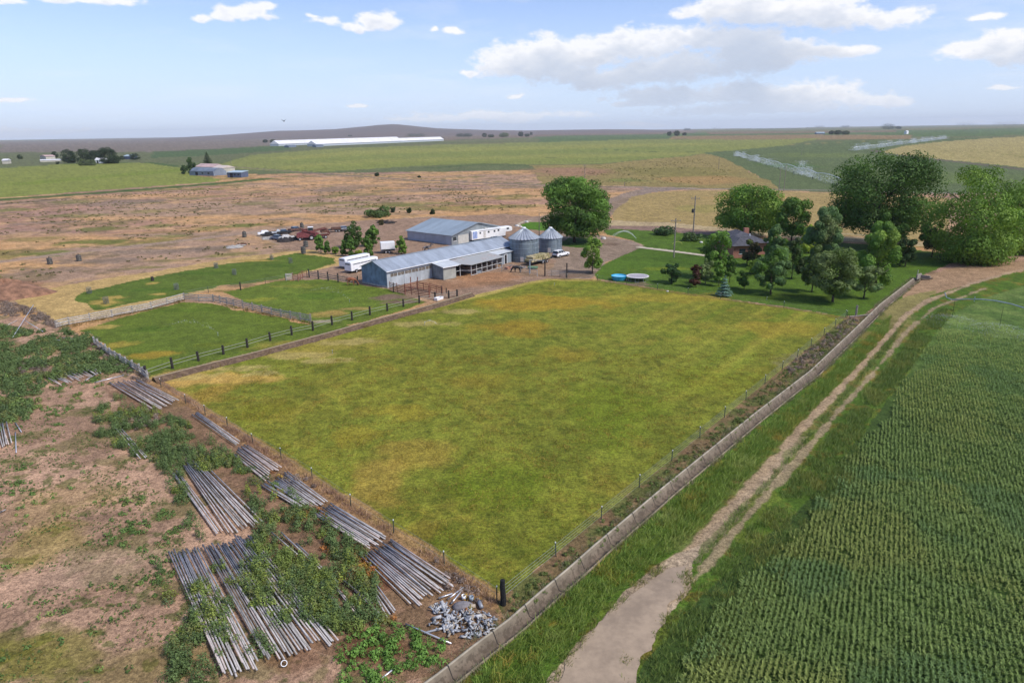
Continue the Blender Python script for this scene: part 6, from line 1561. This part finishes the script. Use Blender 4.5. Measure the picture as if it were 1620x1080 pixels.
def junk_heap(label, px, w, h, m, seed, name='scrap_heap'):
    r = random.Random(seed); b = MB()
    # one tangled heap of bars and plates welded to a mound
    n = 18; b.lathe([(w*.5, 0), (w*.42, h*.35), (w*.25, h*.7), (.02, h*.9)], 9)
    for k in range(n):
        a_ = r.uniform(0,6.28); d_ = r.uniform(0,w*.35); x, y = d_*math.cos(a_), d_*math.sin(a_); L_ = r.uniform(.6, w*.5); tt = r.uniform(0,3.14)
        b.tube([(x-L_*math.cos(tt), y-L_*math.sin(tt), h*.3+r.uniform(0,.2)), (x+L_*math.cos(tt), y+L_*math.sin(tt), h*.6+r.uniform(0,h*.4))], r.uniform(.05,.14), 5)
    o = b.build(name, m); o.location = (*G(*px), 0); tag(o, label, 'scrap heap')
junk_heap('dark scrap heap in the middle front of the scrap row', (452,381.5), 5, 1.1, DARKWOOD, 1)
junk_heap('low black scrap heap left of the faded red combine', (461,379), 4.5, .9, DARK, 2)
junk_heap('brown scrap heap between the two red machines', (489,377), 4, 1.2, RUST, 3)
junk_heap('pale pile of boards in front of the scrap row', (423,378), 3.5, .6, GREYWOOD, 5, 'board_pile')
junk_heap('heap of old branches on the range above the machine shed', (606,352), 5, .8, DARKWOOD, 6, 'branch_pile')
junk_heap('dark branch pile right of the first above the machine shed', (617,353), 4, .6, DARKWOOD, 7, 'branch_pile')
junk_heap('grey board pile inside the straw strip beside the dirt track', (371,391), 5, .5, GREYWOOD, 8, 'board_pile')
junk_heap('small dark scrap lying right of the grey board pile by the track', (382,388), 3, .5, RUST, 9)
t = thing('equipment_trailer', 'dark flat equipment trailer with pallets behind the young trees', 'trailer', (*G(520,368), 0), .35)
MB().box((3,1.1,.75),(6,2.2,.16)).build('deck', DARK, t); MB().box((2.5,1.1,1.15),(3,1.6,.6)).build('pallet_load', RUST, t); MB().tube([(6,1.1,.7),(7.4,1.1,.6)],.08,6).build('tow_bar', BLACK, t)
for x in (2.4,3.3):
    for y in (0,2.2): wheel(t, x, y, .36, .2)
# rock jacks and tree guards
def rock_jack(px, h, label):
    t = thing('rock_jack', label, 'rock basket', (*G(*px), 0), group='dark rock baskets along the dirt track')
    r = .62; b = MB(); b.lathe([(r*.9,0),(r,.3),(r*.97,h*.6),(r*.9,h*.92),(.05,h)], 12)
    b.v = [(x+hr_.uniform(-.06,.06), y+hr_.uniform(-.06,.06), z) for x, y, z in b.v]; b.build('rock_fill', mat('basket_rock', (.085,.075,.068), .95, var=.4, scale=5, bump=.08, bscale=7), t)
    for k in range(3):
        b = MB(); b.lathe([(r*1.05,h*(.15+.3*k)),(r*1.09,h*(.17+.3*k)),(r*1.05,h*(.19+.3*k))], 12); b.build('hoop', WIRE, t)
    MB().tube([(0,0,h*.9),(.05,0,h*1.15)], .08, 6).build('centre_post', DARKWOOD, t)
for px, h, l in (((79.5,418),1.7,'leftmost of the dark rock baskets along the dirt track'), ((125.5,413),1.7,'second rock basket from the left along the dirt track'), ((387,375),1.8,'rock basket at the bend of the dirt track left of the scrap row'),
                 ((478,361),1.8,'rock basket standing behind the scrap row'), ((480.5,401),1.9,'largest dark rock basket at the corner left of the young trees'), ((484,390.5),1.8,'thin dark rock basket just behind the corner one')): rock_jack(px, h, l)
def guard(px, label):
    t = thing('sapling_guard', label, 'tree guard', (*G(*px), 0), group='wire cages standing in the rear paddock')
    b = MB(); n = 10
    for k in range(n):
        a_ = 6.283*k/n; c_, s__ = math.cos(a_)*.45, math.sin(a_)*.45; a2 = 6.283*(k+1)/n; c2, s2 = math.cos(a2)*.45, math.sin(a2)*.45
        b.tube([(c_, s__, 0), (c_, s__, 1.25)], .02, 4)
        for z in (.1,.5,.9,1.25): b.tube([(c_, s__, z), (c2, s2, z)], .02, 4)
    b.build('cage', WIRE, t)
    rg = np.random.default_rng(int(px[0])); C = rg.normal(size=(120,3))*[.22,.22,.32]+[0,0,.6]; C[:,2] = np.clip(C[:,2],.03,1.4)
    leaves('sapling_leaves', C, np.full(120,.2), np.tile(np.array([[.16,.16,.14]]),(120,1)), LEAF, t, rg)
for k, (px, l) in enumerate((((141.7,464),'left wire cage in the straw corner'),((168.5,480),'wire cage nearest the grey board fence'),((279.6,458),'wire cage in the middle of the rear paddock'),((342,424),'wire cage at the far side of the rear paddock'),((371,434.5),'wire cage right of the middle of the rear paddock'),((460,416),'rightmost wire cage before the young trees'),((430,411),'wire cage at the far edge left of the young trees'))): guard(px, l)
b = MB(); b.tube([(0,0,0),(0,0,.9)], [.34,.28], 9); o = b.build('tree_stump', DARKWOOD); o.location = (*G(241.7,444), 0); tag(o, 'dark tree stump in the green rear paddock', 'stump')
# dirt mound at the left edge
b = MB(); rg = np.random.default_rng(2)
for i in range(9):
    for k in range(28):
        a_ = 6.283*k/28; r_ = [9,8,6.6,5.2,3.8,2.6,1.5,.7,.02][i]; z = [-.1,.35,1.0,1.6,2.1,2.5,2.75,2.9,2.95][i]
        b.v.append((r_*math.cos(a_)*(1+.12*math.sin(3*a_+i)), r_*math.sin(a_)*.7*(1+.1*math.cos(5*a_)), z*(1+.12*math.sin(2*a_))+rg.uniform(-.1,.1)*(i > 0)))
for i in range(8):
    for k in range(28): b.f.append((i*28+k, i*28+(k+1)%28, (i+1)*28+(k+1)%28, (i+1)*28+k))
o = b.build('dirt_mound', mat('mound_soil', A(148,112,94), .95, var=.3, scale=.8, bump=.15, bscale=2), None, True); o.location = (*G(10,466), 0); tag(o, 'bare brown dirt mound at the left edge', 'mound', kind='structure')

# ================================================================== GARDEN AND YARD THINGS
t = thing('trampoline', 'round trampoline with white rim and grey bed at the lawn edge', 'trampoline', (*G(1010.5,446), 0))
t.location[1] += 1.6
b = MB(); b.lathe([(1.95,.92),(2.0,.98),(2.3,.98),(2.36,.92),(2.3,.88),(2.0,.88),(1.95,.92)], 40); b.build('rim_pad', mat('trampoline_rim', (.60,.57,.56), .6, var=.1), t, True)
b = MB(); b.lathe([(2.0,.93),(1.0,.91),(.01,.90)], 36); b.build('bed', mat('grey_bed', (.36,.33,.35), .8, var=.08), t, True)
for k in range(8):
    a_ = 6.283*(k+.5)/8; c_, s__ = math.cos(a_), math.sin(a_)
    MB().tube([(2.2*c_,2.2*s__,.9),(2.15*c_,2.15*s__,.03),(2.15*math.cos(a_+.35),2.15*math.sin(a_+.35),.03),(2.2*math.cos(a_+.35),2.2*math.sin(a_+.35),.9)], .035, 6).build('leg', GALV, t)
t = thing('stock_tank', 'bright blue round pool tank left of the trampoline', 'pool', (*G(980.5,444), 0)); t.location[1] += 1.0
b = MB(); b.lathe([(1.30,0),(1.52,.35),(1.62,.85),(1.66,.9),(1.60,.92),(1.56,.86),(1.5,.5)], 36); b.build('wall', mat('blue_plastic', (.03,.36,.60), .35, var=.06), t, True)
b = MB(); b.lathe([(1.53,.74),(.01,.74)], 36); b.build('water', mat('blue_water', (.16,.52,.74), .08, var=.05), t)
b = MB(); b.lathe([(.001,.02),(.9,.02),(1.0,.5),(.94,.52),(.86,.1),(.001,.1)], 20); o = b.build('feed_trough', mat('green_plastic', (.11,.20,.12), .5), None, True); o.location = (*G(843,425), 0); o.scale = (1.2,.7,1); tag(o, 'green oval trough left of the hay trailer', 'trough')
for (u, v, m_, l, s) in ((804,425.5,mat('orange_box_paint', (.42,.20,.12), .7, var=.15),'orange wooden box in the yard below the tack room',(1.6,.8,.5)), (828,424,CONC,'low grey mounting block in the yard before the bin',(1.2,.6,.35)), (694,474,WHITE,'white bathtub trough at the paddock corner beside the corral',(1.7,.8,.5))):
    b = MB(); x_, y_, z_ = s; b.add([(-x_/2,-y_/2,0),(x_/2,-y_/2,0),(x_/2,y_/2,0),(-x_/2,y_/2,0),(-x_/2*1.05,-y_/2*1.1,z_),(x_/2*1.05,-y_/2*1.1,z_),(x_/2*1.05,y_/2*1.1,z_),(-x_/2*1.05,y_/2*1.1,z_),(-x_/2*.9,-y_/2*.8,z_),(x_/2*.9,-y_/2*.8,z_),(x_/2*.9,y_/2*.8,z_),(-x_/2*.9,y_/2*.8,z_),(-x_/2*.85,-y_/2*.7,.12),(x_/2*.85,-y_/2*.7,.12),(x_/2*.85,y_/2*.7,.12),(-x_/2*.85,y_/2*.7,.12)],
      [(0,3,2,1),(0,1,5,4),(1,2,6,5),(2,3,7,6),(3,0,4,7),(4,5,9,8),(5,6,10,9),(6,7,11,10),(7,4,8,11),(8,9,13,12),(9,10,14,13),(10,11,15,14),(11,8,12,15),(12,13,14,15)])
    o = b.build('trough' if s[2] > .4 and 'tub' in l else ('storage_box' if 'orange' in l else 'mounting_block'), m_); o.location = (*G(u, v), 0); o.rotation_euler = (0,0,rzS); tag(o, l, 'trough' if 'tub' in l else 'box')
for (u, v, s, l) in ((818,358,.7,'white rock at the kerb left of the lawn patch, left one'),(824,359.5,.5,'white rock at the kerb left of the lawn patch, right one'),(833,351.5,.6,'white rock at the back of the lawn patch'),(955,378,.7,'pale boulder at the edge of the gravel island'),(1109,384,.5,'pale boulder right of the taller utility pole'),(1056,461,.22,'pale stone at the lawn edge below the round shrub')):
    b = MB(); b.lathe([(s,0),(s*1.05,s*.3),(s*.7,s*.7),(.02,s*.85)], 10); b.v = [(x*hr_.uniform(.85,1.15), y*hr_.uniform(.85,1.15), z) for x, y, z in b.v]; o = b.build('boulder', OFFWHITE, None, True); o.location = (*G(u, v), 0); tag(o, l, 'rock')

# utility poles
def pole(px, vtop, label, arm=True, trans=False, r=.17):
    x, y = G(*px); h = ZAT(px[0], vtop, y)
    t = thing('utility_pole', label, 'utility pole', (x, y, 0), 0, 'wooden utility poles')
    MB().tube([(0,0,-.2),(0,0,h)], [r,r*.7], 8).build('shaft', OLDWOOD, t)
    if arm:
        ar = MB().box((0,-.12,h-.7),(2.4,.1,.12)).build('crossarm', OLDWOOD, t)
        for dx in (-1.1,-.4,1.1):
            MB().tube([(dx,-.12,h-.64),(dx,-.12,h-.42)], .05, 6).build('insulator', GALV, ar)
    if trans:
        b = MB(); b.lathe([(.01,0),(.33,0),(.35,.1),(.35,.95),(.3,1.05),(.01,1.1)], 14); o = b.build('transformer', mat('dark_transformer', (.05,.045,.04), .5), t, True); o.location = (-.5,-.1,h*.62)
    return t
pole((1096,379), 310, 'tallest utility pole with dark transformer between lawn and tan field', True, True, .2)
pole((1066,407), 345, 'utility pole on the lawn beside the concrete path', True, False, .17)
pole((1240,302), 260, 'taller of the two far poles at the grey road', False)
pole((1231.5,307), 264, 'shorter of the two far poles at the grey road', False)
pole((1136.7,268), 249, 'thin pole in the reddish pasture before the green circle', False)
pole((925,283), 260, 'far pole directly above the big shade tree', True)
pole((988,294), 288, 'short post where the drive meets the gravel road', False)
pole((853,373), 338, 'thin dark pole behind the two grain bins', False, False, .12)
pole((1268,246), 233, 'far thin pole in the green circle field', False)
pole((366,262), 249, 'far thin pole right of the distant farmstead', False)

# ================================================================== ANIMALS
def horse(label, px, rz, s, m, m2, graze=True, name='horse'):
    """body grown from a skeleton: trunk, neck, head and four jointed legs in one skin"""
    V = []; R = []; E = []
    def n(p, r, par=None):
        V.append(p); R.append(r)
        if par is not None: E.append((par, len(V)-1))
        return len(V)-1
    pel = n((-.55,0,1.28), (.29,.30)); mid = n((-.1,0,1.22), (.30,.33), pel); ch = n((.42,0,1.22), (.27,.34), mid)
    if graze:
        n1 = n((.80,0,1.12), (.15,.22), ch); n2 = n((1.10,.02,.80), (.11,.16), n1); n3 = n((1.22,.04,.50), (.10,.13), n2); hd = n((1.32,.05,.30), (.085,.10), n3); n((1.38,.06,.10), (.06,.07), hd)
        ear = (1.12,.58)
    else:
        n1 = n((.80,0,1.48), (.14,.22), ch); n2 = n((1.02,0,1.78), (.10,.15), n1); n3 = n((1.12,0,1.92), (.10,.12), n2); hd = n((1.34,0,1.80), (.085,.10), n3); n((1.56,0,1.64), (.06,.07), hd)
        ear = (1.06,2.05)
    tl = n((-.86,0,1.28), (.09,.10), pel); t2 = n((-.98,0,1.0), (.07,.07), tl); n((-1.0,0,.62), (.04,.04), t2)
    for y, dx in ((-.17, .05), (.17, -.12)):
        a_ = n((.42+dx*.3,y,.92), (.12,.15), ch); k_ = n((.44+dx,y,.52), (.065,.075), a_); f_ = n((.42+dx*1.2,y,.16), (.048,.05), k_); n((.46+dx*1.2,y,.03), (.06,.07), f_)
        h_ = n((-.58-dx*.2,y,.95), (.15,.18), pel); st = n((-.50-dx,y,.72), (.10,.12), h_); ho = n((-.72-dx,y,.50), (.065,.075), st); fe = n((-.66-dx*1.2,y,.16), (.05,.05), ho); n((-.62-dx*1.2,y,.03), (.06,.07), fe)
    me = bpy.data.meshes.new(name); me.from_pydata(V, E, []); me.update()
    o = bpy.data.objects.new('body', me); COL.objects.link(o); me.materials.append(m)
    sk = o.modifiers.new('skin', 'SKIN'); sk.use_smooth_shade = True
    for i, r in enumerate(R): me.skin_vertices[0].data[i].radius = r
    me.skin_vertices[0].data[0].use_root = True
    sb = o.modifiers.new('sub', 'SUBSURF'); sb.levels = 2; sb.render_levels = 2
    t = thing(name, label, 'horse', (*G(*px), 0), rz); t.scale = (s, s, s); o.parent = t
    b = MB()
    if graze: b.tube([(.62,0,1.50),(.95,0,1.20),(1.22,.02,.78),(1.30,.04,.55)], [.05,.08,.07,.03], 5)
    else: b.tube([(.55,0,1.55),(.85,0,1.80),(1.0,0,2.02),(1.15,0,2.03)], [.05,.08,.07,.03], 5)
    b.build('mane', m2, t); MB().tube([(-.88,0,1.30),(-1.0,0,1.05),(-1.04,0,.55)], [.05,.09,.04], 6).build('tail', m2, t)
    for y in (-.07,.07): MB().tube([(ear[0],y,ear[1]),(ear[0]-.04,y*1.3,ear[1]+.14)], [.035,.008], 5).build('ear', m, t)
    return t
BROWNH = mat('chestnut_coat', (.30,.105,.05), .6, var=.15); BLK = mat('black_coat', (.02,.018,.018), .5, var=.2); DKM = mat('dark_mane', (.04,.025,.02), .8)
horse('chestnut brown horse walking with lowered head left of the stable gable', (556.5,451), -.15, 1.12, BROWNH, DKM)
horse('black horse grazing in the dirt yard before the larger grain bin', (818,431), 3.2, 1.05, BLK, BLK)
horse('dark horse standing between the stable and the machine shed', (676,399), .1, 1.1, mat('pinto_coat', (.10,.09,.09), .6, var=1.4, scale=1.1), BLK, False)

# bird in the sky
t = thing('bird', 'small dark bird gliding above the horizon on the left', 'bird', tuple(Vector((0,0,CAM_H))+ray(449,192).normalized()*190), 1.2)
b = MB(); b.tube([(-.35,0,0),(-.1,0,.02),(.25,0,.02),(.4,0,0)], [.02,.1,.09,.02], 7); b.build('body', BLACK, t, True)
for s in (-1, 1): MB().add([(.12,s*.05,.05),(-.14,s*.05,.05),(-.12,s*.45,.28),(.02,s*.8,.55),(.1,s*.45,.30)], [(0,1,2,4),(4,2,3)]).build('wing', BLACK, t)

# ================================================================== IRRIGATION
SPR = bpy.data.materials.new('water_spray'); SPR.use_nodes = True
T = NT(SPR.node_tree); pb = T.n['Principled BSDF']; pb.inputs['Base Color'].default_value = (.85,.88,.9,1); pb.inputs['Alpha'].default_value = .28; pb.inputs['Roughness'].default_value = .6
def droplets(name, label, C, S, rng, alpha=None):
    n = len(C); o = leaves(name, C, S, np.ones((n,3)), SPR, None, rng, None, .8); return tag(o, label, 'water spray', kind='stuff')
rg = np.random.default_rng(12)
def pivot(label, p0, p1, h, tower=45, r=.12, extra=None, name='pivot_irrigator'):
    a_, L_ = frame(p0, p1); t = thing(name, label, 'irrigation arm', (*p0, 0), a_)
    n = max(2, int(L_/tower)); pts = []
    for i in range(n):
        for k in range(6): s_ = (i+k/6)*L_/n; pts.append((s_, 0, h+.9*math.sin(math.pi*k/6)*(.5 if tower < 30 else 1)))
    pts.append((L_, 0, h)); MB().tube(pts, r, 6).build('pipe', GALV if r < .15 else WHITE, t)
    for i in range(1, n+1):
        x_ = i*L_/n; b = MB(); b.tube([(x_-.1,-2.0,.5),(x_,0,h),(x_+.1,2.0,.5)], .07, 5); tw = b.build('tower', GALV, t)
        for y in (-2, 2): wheel(tw, x_, y, .6, .3, rim=False)
    return t, a_, L_
q0 = G(1500,510); q1 = G(1640,536); d_ = ((q1[0]-q0[0]), (q1[1]-q0[1])); q2 = (q0[0]+d_[0]*2.0, q0[1]+d_[1]*2.0)
t, a_, L_ = pivot('long pale pivot irrigation arm reaching over the crop from the right edge', q0, q2, 3.7, 60, .085)
DX = []
for k in range(int(L_/7)+1):
    x_ = .4+k*6.5
    if x_ > L_: break
    MB().tube([(x_,0,3.9),(x_,0,1.0)], .025, 5).build('drop_hose', BLACK, t)
    DX.append(x_)
MB().tube([(0,0,3.7),(-.9,.1,3.9),(-1.3,.2,4.6)], .07, 6).build('end_boom', GALV, t)
MB().tube([(3,0,3.95),(3,0,4.7)], .05, 6).build('riser', GALV, t)
C = []
for x_ in DX[:8]:
    n_ = 900; th = rg.uniform(0, 6.28, n_); rr = rg.random(n_)**.6*4.2; C.append(np.stack([x_+rr*np.cos(th), rr*np.sin(th), 1.0-.9*(rr/4.2)**2+rg.normal(0,.12,n_)], 1))
C = np.concatenate(C); cA, sA = math.cos(a_), math.sin(a_)
C = np.stack([q0[0]+C[:,0]*cA-C[:,1]*sA, q0[1]+C[:,0]*sA+C[:,1]*cA, np.clip(C[:,2], .1, 5)], 1)
droplets('water_spray', 'fine water spray under the pivot arm over the crop', C, rg.uniform(.05,.14,len(C)), rg)
# far centre pivot with big plumes
p0, p1 = G(1163,246), G(1330,294)
t, a_, L_ = pivot('distant white sprinkling pivot line crossing the green circle, left one', p0, p1, 3.4, 48, .16)
C = []; cA, sA = math.cos(a_), math.sin(a_)
def plume(f, w, h, n_, lean=.5):
    x_ = rg.normal(0, 1, n_)*w*.4; zz = rg.random(n_)**1.3*h; return np.stack([f+x_+zz*lean, rg.normal(0, 1, n_)*w*.3, zz+.2], 1)
for f in np.linspace(.02, .98, 60): C.append(plume(f*L_, 6, 3.6, 90, 0))
for f, w, h in ((.04,5,5),(.16,3,6),(.33,8,5),(.36,5,6),(.50,8,5),(.78,7,8),(.80,5,9),(.84,4,6),(.06,8,4)): C.append(plume(f*L_, w, h, 600, -.6))
C = np.concatenate(C); C = np.stack([p0[0]+C[:,0]*cA-C[:,1]*sA, p0[1]+C[:,0]*sA+C[:,1]*cA, C[:,2]], 1)
droplets('water_spray', 'white spray plumes along the left distant pivot line', C, rg.uniform(.25,.7,len(C)), rg)
p0, p1 = G(1350,238.5), G(1497,219.5)
t, a_, L_ = pivot('distant sprinkling pivot line at the edge of the hay field, right one', p0, p1, 3.4, 60, .2)
C = []; cA, sA = math.cos(a_), math.sin(a_)
for f in np.linspace(.0, 1, 80): C.append(plume(f*L_, 10, 4.5, 60, 0))
for f in (.02,.08,.2,.27,.36,.5,.52,.62,.68,.76,.88,.95): C.append(plume(f*L_, 9, 8, 420, .5))
C = np.concatenate(C); C = np.stack([p0[0]+C[:,0]*cA-C[:,1]*sA, p0[1]+C[:,0]*sA+C[:,1]*cA, C[:,2]], 1)
droplets('water_spray', 'row of small white spray plumes along the right distant pivot line', C, rg.uniform(.5,1.3,len(C)), rg)
# small lawn and pasture sprinklers
def sprinkler(label, px, spray, ang=0.0, R_=5, n_=500, hh=1.6):
    t = thing('sprinkler', label, 'sprinkler', (*G(*px), 0)); MB().tube([(0,0,0),(0,0,.5)], .03, 6).build('riser', GALV, t); MB().box((.03,0,.52),(.16,.06,.06)).build('nozzle', CHROME, t)
    if spray:
        x, y = G(*px); s_ = rg.random(n_); a2 = ang+rg.normal(0,.10,n_); z = .5+hh*4*s_*(1-s_)*.5-.45*s_; C = np.stack([x+np.cos(a2)*s_*R_, y+np.sin(a2)*s_*R_, np.clip(z,.05,9)+rg.normal(0,.06,n_)], 1)
        droplets('water_spray', spray, C, rg.uniform(.06,.16,n_), rg)
sprinkler('lawn sprinkler at the far edge of the lawn beside the gravel loop', (1006,379.5), 'white fan of water thrown by the lawn sprinkler', 2.2, 9, 2200, 3.5)
sprinkler('pasture sprinkler in the upper left of the big pasture', (672,514), 'faint water spray in the upper left of the big pasture', .3, 2, 90, .8)
sprinkler('sprinkler head in the pasture below the board fences', (526,559), None)
sprinkler('sprinkler in the right front paddock', (553,478), 'thin curved water jet across the right front paddock', 2.3, 14, 130, 2.4)
sprinkler('sprinkler in the nearest paddock', (345,531), 'thin curved water jet across the nearest paddock', 2.5, 13, 110, 2.0)
sprinkler('sprinkler head in the pasture near the yard edge', (877,452), None)
sprinkler('sprinkler head at the lawn edge below the broad tree', (1213,474), None)
b = MB(); b.tube([(0,0,0),(-.1,0,.5),(-1.2,.1,.85),(-2.6,.2,.2)], .05, 6); o = b.build('hose', mat('yellow_hose', (.55,.5,.12), .6)); o.location = (*G(1079,387), .05); tag(o, 'yellow hose curled on the lawn near the taller pole', 'hose')
